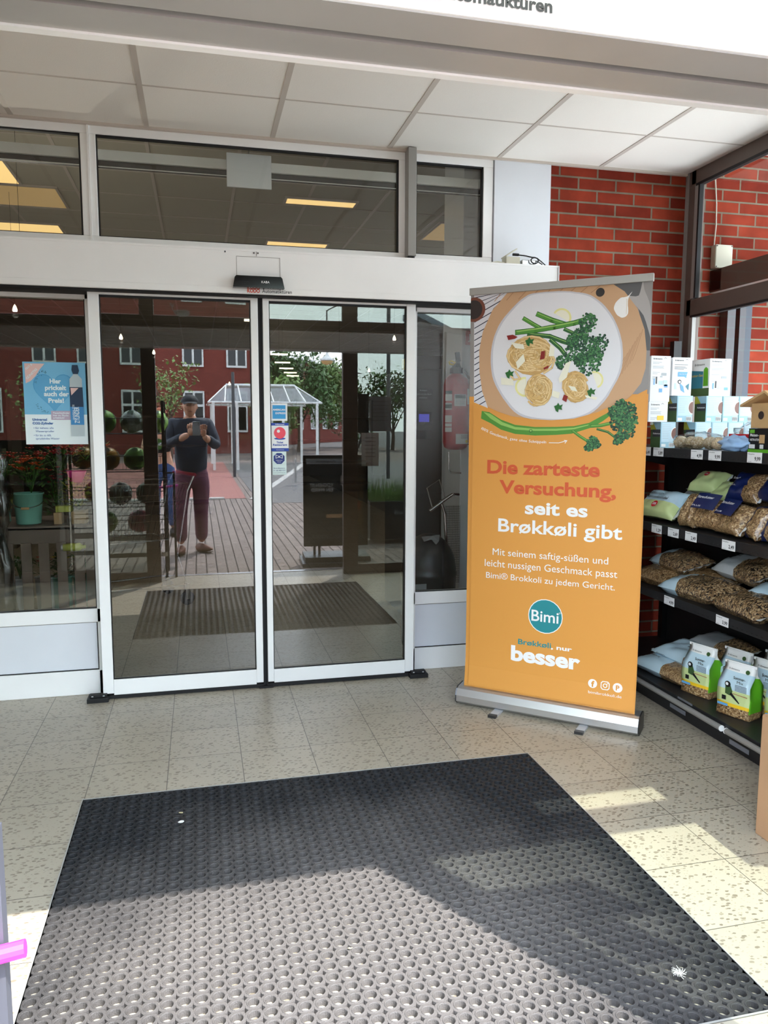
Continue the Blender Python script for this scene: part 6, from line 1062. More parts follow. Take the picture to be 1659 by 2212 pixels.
plant('red_flower_bunch',(-.35,.95,1.12),.16,.16,'leaf_green','flower_red',120,34,'dark red flower bunch high behind the left window under the poster',seed=7,fs=.03)
plant('orange_flower_row',(-.2,1.0,1.2),.16,.10,'leaf_green','flower_orange',60,16,'orange red blossoms just under the poster',seed=8,fs=.026)
plant('red_flower_row',(-.62,.9,1.1),.12,.14,'leaf_green','flower_red',90,20,'red and green plants at the far left behind the window',seed=9,fs=.028)
t=thing('pink_basket','bright pink plastic basket behind the left window','basket',(-.22,.78,1.08)); b=B(); b.lathe([(.0,0),(.03,.0),(.055,.065),(.052,.065),(.028,.004),(0,.004)],(-.22,.76,1.085),n=16); b.build('basket_body','pink_plastic',t,smooth=True)
t=thing('plastic_wrap','upright bundle of crumpled clear plastic wrap at the left window edge','plastic wrap',(-.56,.5,.5)); film('wrap_sheet',(-.60,.55,1.02),(.07,.06,.30),4,'film',t,.7)
t=thing('grey_plastic_sheet','crumpled grey plastic covering in the lower left window corner','plastic sheet',(-.62,.5,.2)); film('cover_sheet',(-.60,.52,.45),(.09,.05,.40),6,'film_dark',t,.5)
t=thing('blue_grey_board','pale blue grey sheet hanging at the left edge of the window','sheet',(-.62,.5,.9)); bevel(B().box((-.72,.5,.86),(-.575,.51,1.07)).build('sheet_panel','blue_sheet',t),.002)
t=thing('white_bottle','white bottle lying on the stand shelf under the cartons','bottle',(-.22,.7,.7)); b=B(); b.lathe([(0,-.055),(.02,-.055),(.022,.03),(.01,.045),(.01,.06),(0,.06)],(-.22,.57,.745),n=14,ax='x'); b.build('bottle_body','leaf_yellow',t,smooth=True); b=B(); b.lathe([(.012,-.01),(.012,.0),(.0,.0)],(-.275,.57,.745),n=12,ax='x'); b.build('cap','pot_white',t)
# fire extinguisher
t=thing('fire_extinguisher','red fire extinguisher hanging on the pale column behind the right window','fire extinguisher',(2.068,.88,1.25)); c=(2.068,.89,0); R_=.084
b=B(); b.lathe([(0,1.255),(.05,1.252),(R_-.01,1.268),(R_,1.30),(R_,1.66),(R_-.012,1.70),(.05,1.725),(.028,1.735),(.028,1.75)],c,n=32); b.build('cylinder','red_paint',t,smooth=True)
b=B(); b.lathe([(.03,1.735),(.042,1.737),(.042,1.772),(.03,1.775),(.022,1.80),(0,1.80)],c,n=18); b.box((2.05,.87,1.79),(2.085,.91,1.82)); b.v+=[]; i=len(b.v); b.box((2.058,.865,1.81),(2.084,.885,1.87),rot=Matrix.Rotation(-.15,3,'Y')); b.build('valve','black_gloss',t)
b=B(); b.tube([(2.05,.86,1.803),(2.02,.85,1.812),(2.005,.85,1.805),(2.012,.85,1.792),(2.035,.855,1.79)],.006,n=6,closed=True); b.build('safety_pin','flower_yellow',t)
b=B()
def lab(x0,x1,z0,z1,m,rr=R_+.0012):
    n=6; b.grid(lambda a,q:(c[0]+(x0+(x1-x0)*a-c[0]),c[1]-math.sqrt(max(1e-6,rr*rr-(x0+(x1-x0)*a-c[0])**2)),z0+(z1-z0)*q),n,2,m)
lab(2.031,2.111,1.529,1.603,'text_white'); lab(2.036,2.106,1.578,1.598,'ink',R_+.002); lab(2.042,2.15,1.29,1.354,'text_white')
for za,zb,m in ((1.605,1.625,'ink'),(1.562,1.603,'text_white'),(1.506,1.549,'text_white'),(1.515,1.54,'ink'),(1.426,1.471,'text_white'),(1.40,1.42,'text_white'),(1.366,1.395,'text_white')): lab(1.987,2.018,za,zb,m,R_+(.0012 if m!='ink' else .002))
for k in range(5): lab(2.036,2.10,1.572-k*.008,1.574-k*.008,'ink',R_+.002)
for k in range(4): lab(2.075,2.14,1.345-k*.007,1.347-k*.007,'ink',R_+.002)
lab(2.119,2.143,1.54,1.64,'text_white'); b.disc((2.118,c[1]-R_*.80-.006,1.306),.011,(.5,-1,0),'flower_yellow',16); b.build('label','text_white',t)
b=B(); b.tube([(2.11,.86,1.76),(2.165,.9,1.70),(2.17,.92,1.5),(2.165,.92,1.3)],.007,n=8); b.tube([(2.165,.92,1.5),(2.165,.92,1.28)],.014,n=8); b.build('hose','black',t)
b=B(); b.box((2.055,.965,1.3),(2.08,.999,1.65)); b.build('bracket','dark_steel',t)
t=thing('fire_sign','small red fire extinguisher sign on the column above the extinguisher','sign',(2.2,.99,2.0)); b=B(); b.box((2.165,.990,1.93),(2.235,.999,2.02),'red_paint'); b.box((2.188,.989,1.955),(2.198,.9895,2.0),'text_white'); b.box((2.18,.989,1.95),(2.205,.9895,1.955),'text_white'); b.build('sign_plate','red_paint',t)
# deposit machine
t=thing('deposit_machine','dark bottle deposit machine with small blue screen behind the right window','machine',(2.0,1.7,0)); mat('machine_dark',(52,48,46),.4); mat('screen_blue',(70,70,190),.4,emit=.5)
b=B(); b.box((1.89,1.40,0),(2.14,2.1,1.80)); bevel(b.build('cabinet','machine_dark',t),.01)
b=B(); b.box((1.93,1.39,1.41),(2.06,1.40,1.50)); bevel(b.build('screen_frame','black_gloss',t),.004); B().box((1.965,1.386,1.43),(2.04,1.391,1.485)).build('screen','screen_blue',t)
b=B(); b.box((1.93,1.388,1.31),(2.06,1.401,1.37)); b.build('receipt_slot','black_gloss',t); b=B(); b.box((1.93,1.39,1.575),(2.07,1.40,1.67),'machine_dark'); b.box((1.935,1.388,1.58),(2.065,1.391,1.665),'black'); b.text('Kisten',(1.97,1.3865,1.645),(1,0,0),(0,0,1),w=.05,cap=.01,m='paper_grey'); b.text('bitte auf das Band',(1.945,1.3865,1.62),(1,0,0),(0,0,1),w=.11,cap=.009,m='paper_grey'); b.text('stellen!',(1.965,1.3865,1.595),(1,0,0),(0,0,1),w=.06,cap=.009,m='paper_grey'); b.build('notice_plate','black',t)
b=B()
for z in (.92,1.2): b.box((1.89,1.393,z),(2.14,1.40,z+.006))
b.build('door_seam','black',t); b=B(); b.lathe([(.03,0),(.035,.02),(.035,.08),(0,.085)],(1.93,1.6,1.80),n=16); b.build('beacon','flower_yellow',t,smooth=True)
t=thing('dome_bin','grey metallic dome topped waste bin behind the narrow right window','waste bin',(1.87,.87,0)); c=(1.865,.80,0); pr=[(.0,.0),(.165,.0),(.172,.02),(.176,.45),(.182,.46),(.182,.48),(.176,.49)]+[(.176*math.cos(a),.49+.235*math.sin(a)) for a in [pi/2*k/12 for k in range(1,13)]]
B().lathe(pr,c,n=40).build('bin_body','dark_steel',t,smooth=True); b=B(); b.box((1.73,.62,.40),(1.80,.625,.435)); b.build('label_plate','paper_grey',t); b=B(); b.face([(1.80,.74,.712),(1.86,.70,.722),(1.92,.74,.722),(1.9,.69,.690),(1.87,.655,.672),(1.85,.69,.70),(1.80,.68,.69)]); b.build('paper_scrap','paper_grey',t)
t=thing('hand_truck','steel tube hand truck leaning by the column behind the right window','hand truck',(2.03,.95,0)); b=B(); b.tube([(1.935,.95,.869),(1.897,.95,1.0),(1.98,.95,1.055),(2.024,.95,.926)],.005,n=8); b.build('loop','steel',t); b=B(); b.tube([(1.912,.93,.852),(2.028,.94,.93),(2.075,.95,.956),(2.122,.97,.951)],.011,n=10); b.build('handle','steel',t); b=B(); b.tube([(1.99,.95,.92),(2.02,.95,.831),(2.034,.95,.631),(2.04,.95,.1)],.010,n=10); b.build('pole','steel',t)
b=B(); b.tube([(2.043,.95,1.235),(2.045,.95,1.118),(2.06,.95,1.098),(2.13,.95,1.095)],.006,n=8); b.build('upper_loop','steel',t); b=B()
for k in range(14): b.tube([(2.03+k*.008,.97,.36),(2.03+k*.008,.97,.88)],.0012,n=3)
for k in range(34): b.tube([(2.03,.97,.36+k*.0155),(2.135,.97,.36+k*.0155)],.0012,n=3)
b.build('wire_mesh','dark_steel',t)
# dark shelving deep inside
mat('shelf_dark',(84,74,66),.7)
for k,(x,yy) in enumerate(((-3.2,5.5),(-1.0,8.5),(4.2,7.5),(2.4,12))):
    t=thing('store_shelf',['dark store shelf deep inside on the left','dark store shelf deep behind the left door','dark store shelf deep inside on the right','dark store shelf at the very back'][k],'shelf',(x,yy,0),0,'store shelves deep inside')
    for s_ in (0,1.0): B().box((x+s_*1.6-.02,yy,0),(x+s_*1.6+.02,yy+.5,1.9)).build('side_panel','shelf_dark',t)
    for z in (.15,.6,1.05,1.5): B().box((x,yy,z),(x+1.6,yy+.5,z+.03)).build('shelf_board','shelf_dark',t)
# shopping cart inside
def cart(name,label,loc,rz,pink='red_paint'):
    t=thing(name,label,'shopping cart',(0,0,0)); b=B()
    def L4(z,x0,x1,w): return [(x0,-w,z),(x1,-w,z),(x1,w,z),(x0,w,z)]
    top=L4(.96,-.42,.42,.26); bot=L4(.52,-.28,.36,.20)
    for q in (top,bot): b.tube(q,.006,n=6,closed=True)
    for k in range(15):
        s_=k/14
        for sd in (0,1):
            i0,i1=(0,1) if sd==0 else (3,2); b.tube([Vector(top[i0]).lerp(Vector(top[i1]),s_),Vector(bot[i0]).lerp(Vector(bot[i1]),s_)],.0022,n=4)
    for k in range(9):
        s_=k/8
        for i0,i1 in ((0,3),(1,2)): b.tube([Vector(top[i0]).lerp(Vector(top[i1]),s_),Vector(bot[i0]).lerp(Vector(bot[i1]),s_)],.0022,n=4)
        b.tube([Vector(bot[0]).lerp(Vector(bot[3]),s_),Vector(bot[1]).lerp(Vector(bot[2]),s_)],.0022,n=4)
    for h_ in (.3,.65): b.tube([Vector(top[i]).lerp(Vector(bot[i]),h_) for i in range(4)],.003,n=4,closed=True)
    b.build('wire_basket','steel',t)
    b=B()
    for sy in (-1,1): b.tube([(-.48,sy*.24,1.02),(-.42,sy*.25,.9),(-.34,sy*.22,.4),(-.40,sy*.24,.16),(.36,sy*.17,.16)],.010,n=8)
    b.build('chassis','steel',t); b=B(); b.tube([(-.48,-.25,1.02),(-.48,.25,1.02)],.015,n=10); b.build('handle',pink,t)
    for sx,sy in ((-.40,-.24),(-.40,.24),(.36,-.17),(.36,.17)):
        b=B(); b.lathe([(0,-.014),(.05,-.014),(.055,-.008),(.055,.008),(.05,.014),(0,.014)],(sx,sy,.056),n=20,ax='y'); w=b.build('wheel','rubber',t,smooth=False); b=B(); b.box((sx-.015,sy-.022,.05),(sx+.015,sy-.018,.17)); b.box((sx-.015,sy+.018,.05),(sx+.015,sy+.022,.17)); b.build('fork','steel',w)
    t.location=loc; t.rotation_euler=(0,0,rz); return t
cart('shopping_cart','wire shopping cart with red handle standing inside behind the left sliding door',(-.12,2.35,0),d(-160))
# ================= outside the porch (seen mirrored in the doors) =================
b=B(); b.box((-30,-40,-.2),(40,-3.06,-.004)); struct(b.build('ground','paving')); 
mat('asphalt',(104,100,98),.9,var=.08); mat('kerb',(176,172,166),.8); mat('paving_red',(150,96,88),.8,var=.08)
struct(B().box((-30,-130,-.25),(90,-40,-.006)).build('ground_far','asphalt'))
b=B(); b.box((1.5,-24,-.003),(30,-9.5,.0)); struct(b.build('road','asphalt')); struct(B().box((-6,-24.5,-.003),(1.3,-10.5,.002)).build('ground_red','paving_red'))
struct(B().box((-6,-10.5,0),(.9,-10.35,.03)).build('kerb_1','kerb')); b=B(); b.v=[(1.35,-10.3,.004),(1.5,-10.3,.004),(4.4,-24,.004),(4.2,-24,.004),(1.35,-10.3,0),(1.5,-10.3,0),(4.4,-24,0),(4.2,-24,0)]; b.f=[(0,3,2,1),(4,5,6,7),(0,1,5,4),(1,2,6,5),(2,3,7,6),(3,0,4,7)]; b.m=['_']*6; struct(b.build('road_line','kerb'))
# street sheds light back into the porch as sunlit paving
# building across
mat('win_white',(210,210,205),.5); mat('roof_slate',(120,126,136),.6,var=.05)
def house(name,label,x0,y0,x1,y1,h,wins,depth=10,rh=3.5):
    dx,dy=x1-x0,y1-y0; L_=math.hypot(dx,dy); t=thing(name,label,'building',(x0,y0,0),math.atan2(dy,dx)); M_=WM(t)
    def bb(m,n,boxes):
        q=B()
        for a,c in boxes: q.box(a,c)
        q.v=[tuple(M_@Vector(v)) for v in q.v]; return q.build(n,m,t)
    bb('brick_far','wall',[((0,-depth,0),(L_,0,h))])
    q=B(); q.v=[tuple(M_@Vector(v)) for v in ((-.4,.4,h),(L_+.4,.4,h),(L_+.4,-depth/2,h+rh),(-.4,-depth/2,h+rh),(L_+.4,-depth-.4,h),(-.4,-depth-.4,h))]; q.f=[(0,1,2,3),(3,2,4,5),(0,3,5),(1,4,2),(0,5,4,1)]; q.m=['_']*5; q.build('roof','roof_slate',t)
    for wx,wz,ww,wh in wins:
        f_=bb('win_white','window',[((wx,.0,wz),(wx+ww,.08,wz+wh)),]); 
        bb('black_gloss','pane',[((wx+.08,.08,wz+.1),(wx+ww/2-.05,.09,wz+wh*.62)),((wx+ww/2+.05,.08,wz+.1),(wx+ww-.08,.09,wz+wh*.62)),((wx+.08,.08,wz+wh*.68),(wx+ww/2-.05,.09,wz+wh-.1)),((wx+ww/2+.05,.08,wz+wh*.68),(wx+ww-.08,.09,wz+wh-.1))])
    return t
wins=[(3+k*2.35,z,.9,1.9) for k in range(14) for z in (1.0,4.0)]
house('brick_building','tall dark red brick building with white windows across the square, mirrored in the left door',-12,-31,3.3,-33,9.5,[(x,z,.95,1.9) for x in (1,3.4,5.6,7.4,9.2,11.9,13.9) for z in (1.0,4.0,6.9)])
house('brick_house','long lower brick building with slate roof mirrored behind the trees',4.4,-44,13.6,-60,5.6,wins[:12],10,1.2)
t=thing('garden_shed','brown wooden shed with sloping roof outside at the right, mirrored in the narrow window','building',(5,-9,0)); mat('wood_brown',(84,56,40),.8,var=.1,vscale=12)
b=B(); b.v=[(4.0,-8,0),(7.2,-8,0),(7.2,-8.5,0),(4.0,-8.5,0),(4.0,-8,3.1),(7.2,-8,1.65),(7.2,-8.5,1.65),(4.0,-8.5,3.1)]; b.f=[(0,1,5,4),(1,2,6,5),(2,3,7,6),(3,0,4,7),(4,5,6,7)]; b.m=['_']*5; b.build('wall','wood_brown',t)
b=B(); b.v=[(3.9,-7.7,3.16),(7.4,-7.7,1.57),(7.4,-8.7,1.57),(3.9,-8.7,3.16)]; b.v+=[(x_,y_,z_+.1) for x_,y_,z_ in b.v]; b.f=[(3,2,1,0),(4,5,6,7),(0,1,5,4),(1,2,6,5),(2,3,7,6),(3,0,4,7)]; b.m=['_']*6; b.build('roof','roof_slate',t)
# glazed cart shelter
t=thing('cart_shelter','white framed glass shelter with pitched roof on the square, seen mirrored','shelter',(2.4,-21.5,0)); sx0,sx1,sy0,sy1,he,hr=.75,4.2,-23.4,-19.6,2.05,2.65; b=B()
for x in (sx0+.15,sx0+.85,sx1-.15,sx1-1.2):
    for yy in (sy0,sy1): b.box((x-.04,yy-.04,0),(x+.04,yy+.04,he))
b.tube([(sx0,sy1,he),(sx1,sy1,he)],.04,n=6); b.tube([(sx0,sy0,he),(sx1,sy0,he)],.04,n=6); b.tube([(sx0+.6,(sy0+sy1)/2,hr),(sx1-.6,(sy0+sy1)/2,hr)],.06,n=6)
for k in range(8):
    x=sx0+(sx1-sx0)*k/7; xm=min(max(x,sx0+.6),sx1-.6)
    for yy in (sy0,sy1): b.tube([(x,yy,he),(xm,(sy0+sy1)/2,hr)],.025,n=5)
b.build('frame','win_white',t); b=B()
for yy in (sy0,sy1): b.face([(sx0,yy,he),(sx1,yy,he),(sx1-.6,(sy0+sy1)/2,hr-.01),(sx0+.6,(sy0+sy1)/2,hr-.01)])
b.face([(sx0,sy0,he),(sx0,sy1,he),(sx0+.6,(sy0+sy1)/2,hr)]); b.build('roof_glass','glass_out',t); b=B(); b.box((sx0+.15,sy0,.1),(sx1-.15,sy0+.02,he-.1)); b.build('rear_glass','glass_side',t)
# trees
mat('tree_leaf',(112,138,74),.7,var=.25,vscale=3); mat('tree_leaf_dark',(74,104,56),.7,var=.25,vscale=3); mat('bark',(84,70,58),.9)
def tree(c,rx,h,trunk,m,label,seed,n=4200,cat='tree',leaf=.24):
    random.seed(seed); t=thing('tree' if cat=='tree' else 'shrub',label,cat,c,0,'trees beyond the square'); c=Vector(c); b=B(); cl=[(c+Vector((random.uniform(-.6,.6)*rx,random.uniform(-.6,.6)*rx,trunk+random.uniform(.15,.85)*(h-trunk))),random.uniform(.35,.6)*rx) for _ in range(16)]
    for k in range(n):
        p0,q=random.choice(cl); v=Vector((random.gauss(0,1),random.gauss(0,1),random.gauss(0,1))).normalized()*q*random.random()**.35; p=p0+v; s_=Vector((random.gauss(0,1),random.gauss(0,1),random.gauss(0,1))).normalized(); w=s_.cross(Vector((.3,.2,1))).normalized(); L_=leaf*random.uniform(.6,1.3)
        b.face([p,p+s_*L_*.5+w*L_*.3,p+s_*L_,p+s_*L_*.5-w*L_*.3])
    b.build('foliage',m,t); b=B(); b.tube([c,c+Vector((.05,0,trunk*.6)),c+Vector((0,0,trunk+.4*(h-trunk)))],[.12*rx/2,.1*rx/2,.04*rx/2],n=8)
    for k in range(5): a=k*1.3; b.tube([c+Vector((0,0,trunk*.9)),c+Vector((rx*.5*math.cos(a),rx*.5*math.sin(a),trunk+.5*(h-trunk)))],[.05*rx/2,.015],n=5)
    b.build('trunk','bark',t); return t
tree((5.3,-34,0),1.9,5.1,1.2,'tree_leaf_dark','big dark leafy tree right of the shelter in the mirrored street',1)
tree((7.0,-39,0),1.7,5.6,1.2,'tree_leaf','tall green tree behind the street lamp in the mirrored street',2)
tree((3.6,-29,0),1.3,3.4,.9,'tree_leaf','lower bushy tree directly behind the shelter roof in the mirrored street',3)
tree((10.6,-36,0),1.8,4.4,1.0,'tree_leaf_dark','loose leaved tree at the right in the mirrored street',4,2600)
tree((9.2,-41.5,0),1.8,3.6,.8,'tree_leaf_dark','low tree right of the brick house gable in the mirrored street',5,1500)
tree((14.6,-35,0),2.2,4.2,.6,'tree_leaf','rightmost tree in the mirrored street',6,1500)
tree((-.3,-17,0),.9,3.1,1.6,'tree_leaf','slim young tree left of the shelter in the mirrored street',7,700,leaf=.12)
tree((-3.3,-18,0),1.1,3.0,1.0,'tree_leaf','young tree at the far left in the mirrored street',8,700,leaf=.12)
# street lamp
t=thing('street_lamp','hanging bell shaped street lamp over the square, seen mirrored','street lamp',(5.2,-15,0)); b=B(); b.lathe([(0,0),(.17,.01),(.18,.04),(.10,.09),(.04,.16),(.02,.25),(0,.26)],(3.62,-15,2.96),n=20); b.build('lamp_shade','win_white',t,smooth=True); b=B(); b.lathe([(.15,0),(.12,-.07),(0,-.10)],(3.62,-15,2.97),n=16); b.build('globe','light_dim',t,smooth=True); b=B(); b.tube([(3.62,-15,3.2),(3.62,-15,4.2),(4.2,-15,4.5),(5.2,-15,4.5)],.02,n=6); b.tube([(5.2,-15,0),(5.2,-15,4.6)],.05,n=8); b.build('pole','dark_steel',t)
t=thing('sign_pole','slim dark steel pole in front of the glass shelter, seen mirrored','pole',(1.5,-19,0)); B().tube([(1.36,-16.5,0),(1.36,-16.5,2.75)],.04,n=8).build('pole','dark_steel',t)
for k,x in enumerate((2.7,3.35)):
    t=thing('bollard',['left grey bollard on the square, seen mirrored','right grey bollard on the square, seen mirrored'][k],'bollard',(x,-14.2-k,0),0,'bollards'); B().lathe([(0,0),(.03,0),(.03,.55),(.02,.58),(0,.59)],(x,-14.2-k,0),n=10).build('post','alu_grey',t)
# customer stopper
t=thing('pavement_poster_stand','black pavement poster stand with sale poster just outside the door, seen mirrored','poster stand',(1.8,-3.5,0)); mat('stand_black',(34,38,40),.4); mat('poster_dark',(50,58,62),.4)
T_=Matrix.Translation((1.80,-3.42,0))@Matrix.Rotation(.06,4,'Z')
def sb(n,m,boxes,extra=None):
    q=B()
    for a,c,mm in boxes: q.box(a,c,mm)
    if extra: extra(q)
    q.v=[tuple(T_@Vector(v)) for v in q.v]; return bevel(q.build(n,m,t),.002)
sb('frame','stand_black',[((-.33,-.02,.17),(.33,.02,1.10),'stand_black')])
def pr_(q):
    X=(-1,0,0); Zz=(0,0,1); yy=.0235; q.box((-.30,.02,.20),(.30,.022,1.07),'poster_dark'); q.box((-.30,.022,1.01),(.30,.0225,1.065),'paper_grey')
    for s_,x,z,w_,c_,m in (('KOCHEN IST',-.03,.78,.24,.035,'text_white'),('EIN PFERD',-.03,.73,.22,.035,'text_white'),('EDEKA',-.08,.255,.17,.03,'paper_grey'),('TREUEAKTION',.24,.25,.27,.035,'paper_grey'),('Bis zu',.22,.60,.06,.018,'text_white'),('75%',.235,.565,.09,.03,'text_white'),('sparen',.215,.54,.06,.014,'text_white'),('Angebot',.0,1.025,.2,.026,'text_dark')): q.text(s_,(x,yy+.003,z),X,Zz,w=w_,cap=c_,m=m,bold=.01)
    q.disc((.185,yy+.0015,.58),.07,(0,1,0),'red_paint'); q.lathe([(.085,0),(.085,.004),(0,.004)],(.13,.024,.86),'alu_grey',n=24,ax='y')
    q.box((.05,.022,.80),(.20,.0235,.90),'alu_grey'); q.box((-.1,.022,.46),(.08,.0235,.50),'pr_wood')
sb('poster','poster_dark',[],pr_)
for x in (-.22,-.17,.17,.22): sb('support','stand_black',[((x-.012,-.012,.08),(x+.012,.012,.18),'stand_black')])
sb('base','stand_black',[((-.36,-.27,.0),(.36,.27,.035),'stand_black'),((-.33,-.2,.035),(.33,.2,.085),'stand_black')])
# planter with lavender
t=thing('lavender_planter','black planter box with lavender beside the doorway outside, seen mirrored','planter',(2.9,-4.6,0)); b=B(); b.box((2.4,-4.9,.05),(3.6,-4.5,.50)); b.text('Garten',(3.0,-4.498,.35),(-1,0,0),(0,0,1),w=.3,cap=.05,m='paper_grey'); b.build('planter_box','stand_black',t); b=B(); random.seed(11)
for k in range(900): x,yy=random.uniform(2.42,3.58),random.uniform(-4.88,-4.52); hh=random.uniform(.1,.32); b.face([(x,yy,.5),(x+.008,yy,.5),(x+random.uniform(-.05,.05),yy+random.uniform(-.05,.05),.5+hh)])
b.build('lavender','tree_leaf',t)
# wire rack with play balls outside left of the doorway
mat('post_grey',(84,85,92),.5,.3); t=thing('ball_rack','wire rack with tiers of baskets outside the left of the doorway','rack',(-.25,-3.1,0)); b=B()
for x,yy in ((-.75,-2.98),(.14,-2.98),(-.75,-3.35),(.14,-3.35)): b.box((x-.012,yy-.012,0),(x+.012,yy+.012,1.62))
b.build('post','dark_steel',t); b=B(); b.box((.214,-2.99,0),(.234,-2.97,.98)); b.box((.14,-2.985,.96),(.22,-2.975,.975)); b.build('end_post','post_grey',t); tiers=(1.32,.98,.66,.40)
for z in tiers:
    b=B(); c4=[(-.75,-2.98),(.14,-2.98),(.14,-3.35),(-.75,-3.35)]
    for h_ in (0,.14): b.tube([(x,yy,z+h_) for x,yy in c4],.004,n=4,closed=True)
    for k in range(31): x=-.75+.89*k/30; b.tube([(x,-2.98,z+.14),(x,-2.98,z),(x,-3.35,z)],.0018,n=3)
    b.build('wire_basket','dark_steel',t)
b=B(); b.box((-.75,-3.36,.30),(.155,-3.34,.36)); b.box((-.75,-2.975,.20),(.155,-2.96,.24)); b.build('white_bar','win_white',t)
b=B(); b.tube([(.04,-3.01,.825),(.258,-3.0,.848)],.0095,n=12); b.build('pink_tube','pink_tube' if 'pink_tube' in MATS else mat('pink_tube',(236,60,190),.4).name,t)
mat('ball_green',(150,200,90),.35); mat('ball_dark',(30,70,40),.35); mat('ball_or',(220,150,60),.35); mat('ball_pink',(200,50,80),.35)
def football(c,r_,m1,m2,label,seed):
    t=thing('play_ball',label,'ball',c,0,'play balls in the wire rack'); B().ball(c,r_,m=None,n=20,k=14).build('ball_skin',m1,t,smooth=True); b=B(); c=Vector(c)
    phi=(1+5**.5)/2
    for v in [Vector(p) for a in (-1,1) for q in (-phi,phi) for p in ((0,a,q),(a,q,0),(q,0,a))]: v.normalize(); b.disc(c+v*r_*1.0,r_*.30,v,n=5)
    b.build('patch',m2,t)
k=0
for z,row in ((1.32,((-.62,'ball_green','ball_dark'),(-.38,'ball_green','ball_dark'),(-.14,'text_white','ball_dark'),(.08,'ball_green','ball_dark'))),(.98,((-.6,'ball_or','brown_frame'),(-.36,'ball_or','brown_frame'),(-.12,'ball_green','ball_dark'))),(.66,((-.5,'ball_pink','text_dark'),(-.26,'pot_white','text_dark'),(-.02,'ball_dark','text_dark'))),(.40,((-.4,'ball_green','ball_dark'),(-.1,'ball_pink','text_dark')))):
    for x,m1,m2 in row:
        k+=1; football((x,-3.16,z+.11),.105,m1,m2,['green football far left on the top tier of the rack','green football second on the top tier','white football third on the top tier','green football at the right of the top tier','orange ball left on the second tier','orange ball in the middle of the second tier','green ball right on the second tier','pink ball on the third tier','pale ball on the third tier','dark green ball on the third tier','green ball on the lowest tier','pink ball on the lowest tier'][k-1],k)
t=thing('reflection_blocker','dark planted rack added outside to darken the mirror image in the left window','reflection blocker',(-1.8,-3.3,0)); b=B()  # dark rack added outside so the left window reflects less light
for z in (.02,.42,.82): b.box((-3.2,-3.6,z),(-.82,-3.1,z+.03))
for x in (-3.18,-2.0,-.86): b.box((x,-3.6,0),(x+.03,-3.1,1.25))
b.box((-3.2,-3.62,0),(-.82,-3.6,1.25)); b.build('rack_frame','stand_black',t); b=B(); random.seed(31)
for k in range(2600):
    x,yy,z=random.uniform(-3.1,-.9),random.uniform(-3.5,-3.15),random.choice((.05,.45,.85)); hh=random.uniform(.1,.34); w=random.uniform(.01,.03); b.face([(x,yy,z+hh*.5),(x+w,yy,z+hh*.8),(x+random.uniform(-.05,.05),yy+random.uniform(-.05,.05),z+hh)])
b.build('foliage','tree_leaf_dark',t)
# notices on the right outer pane
for k,(x0,x1,z0,z1,m) in enumerate(((1.93,2.01,1.331,1.694,'poster_dark'),(2.012,2.226,1.344,1.671,'paper_grey'),(1.94,2.105,1.02,1.362-.03,'paper'))):
    t=thing('window_notice',['dark poster taped to the right outer glass pane','grey printed sheet taped high on the right outer glass pane','white notice sheet taped below the others on the outer glass'][k],'notice',(x0,-2.795,z0),0,'notices on the outer glass'); b=B(); b.box((x0 if k else 1.905,-2.7955,z0),(x1,-2.7945,z1)); 
    for q in range(6): b.box((x0+.03,-2.794,z1-.05-q*.035),(x1-.03,-2.7938,z1-.045-q*.035),'ink')
    b.build('printed_sheet',m,t)
t=thing('whale_decal','white whale shaped decal on the outer transom glass, seen mirrored','decal',(.31,-2.79,2.38)); b=B(); wp=[(.245,2.46),(.262,2.445),(.28,2.455),(.272,2.43),(.262,2.415),(.268,2.395),(.30,2.40),(.38,2.402),(.405,2.39),(.404,2.36),(.385,2.345),(.35,2.338),(.31,2.345),(.28,2.36),(.256,2.40),(.25,2.43),(.232,2.448)]; wp=[(.64-x+.0,z) for x,z in wp] if False else wp
b.face([(x,-2.788,z) for x,z in wp]); b.face([(x,-2.790,z) for x,z in wp][::-1]); b.build('whale_shape','text_white',t)
# ================= people =================
mat('skin',(214,160,130),.55,0,.3); mat('hair_red',(150,72,40),.6); mat('hair_dark',(50,38,30),.6); mat('cap_black',(26,28,32),.7); mat('jacket_dark',(44,50,62),.7,var=.08); mat('shirt_red',(110,30,40),.8); mat('trousers_wine',(112,66,82),.8,var=.08); mat('jeans_blue',(60,84,130),.8,var=.08); mat('shoe_brown',(110,66,50),.6); mat('top_black',(24,24,28),.8); mat('sole',(70,56,46),.8); mat('phone',(150,150,154),.3)
def skin_mesh(name,V,E,m,parent,root=0,sub=2):
    me=bpy.data.meshes.new(name); inv=WM(parent).inverted(); me.from_pydata([tuple(inv@Vector(v[:3])) for v in V],E,[]); o=bpy.data.objects.new(name,me); COL.objects.link(o); o.parent=parent; me.materials.append(MATS[m])
    s_=o.modifiers.new('skin','SKIN'); s_.use_smooth_shade=True
    for i,v in enumerate(V):
        r_=v[3]; r2=v[4] if len(v)>4 else r_; me.skin_vertices[0].data[i].radius=(r_,r2); me.skin_vertices[0].data[i].use_root=(i==root)
    u_=o.modifiers.new('sub','SUBSURF'); u_.levels=sub; u_.render_levels=sub
    return o
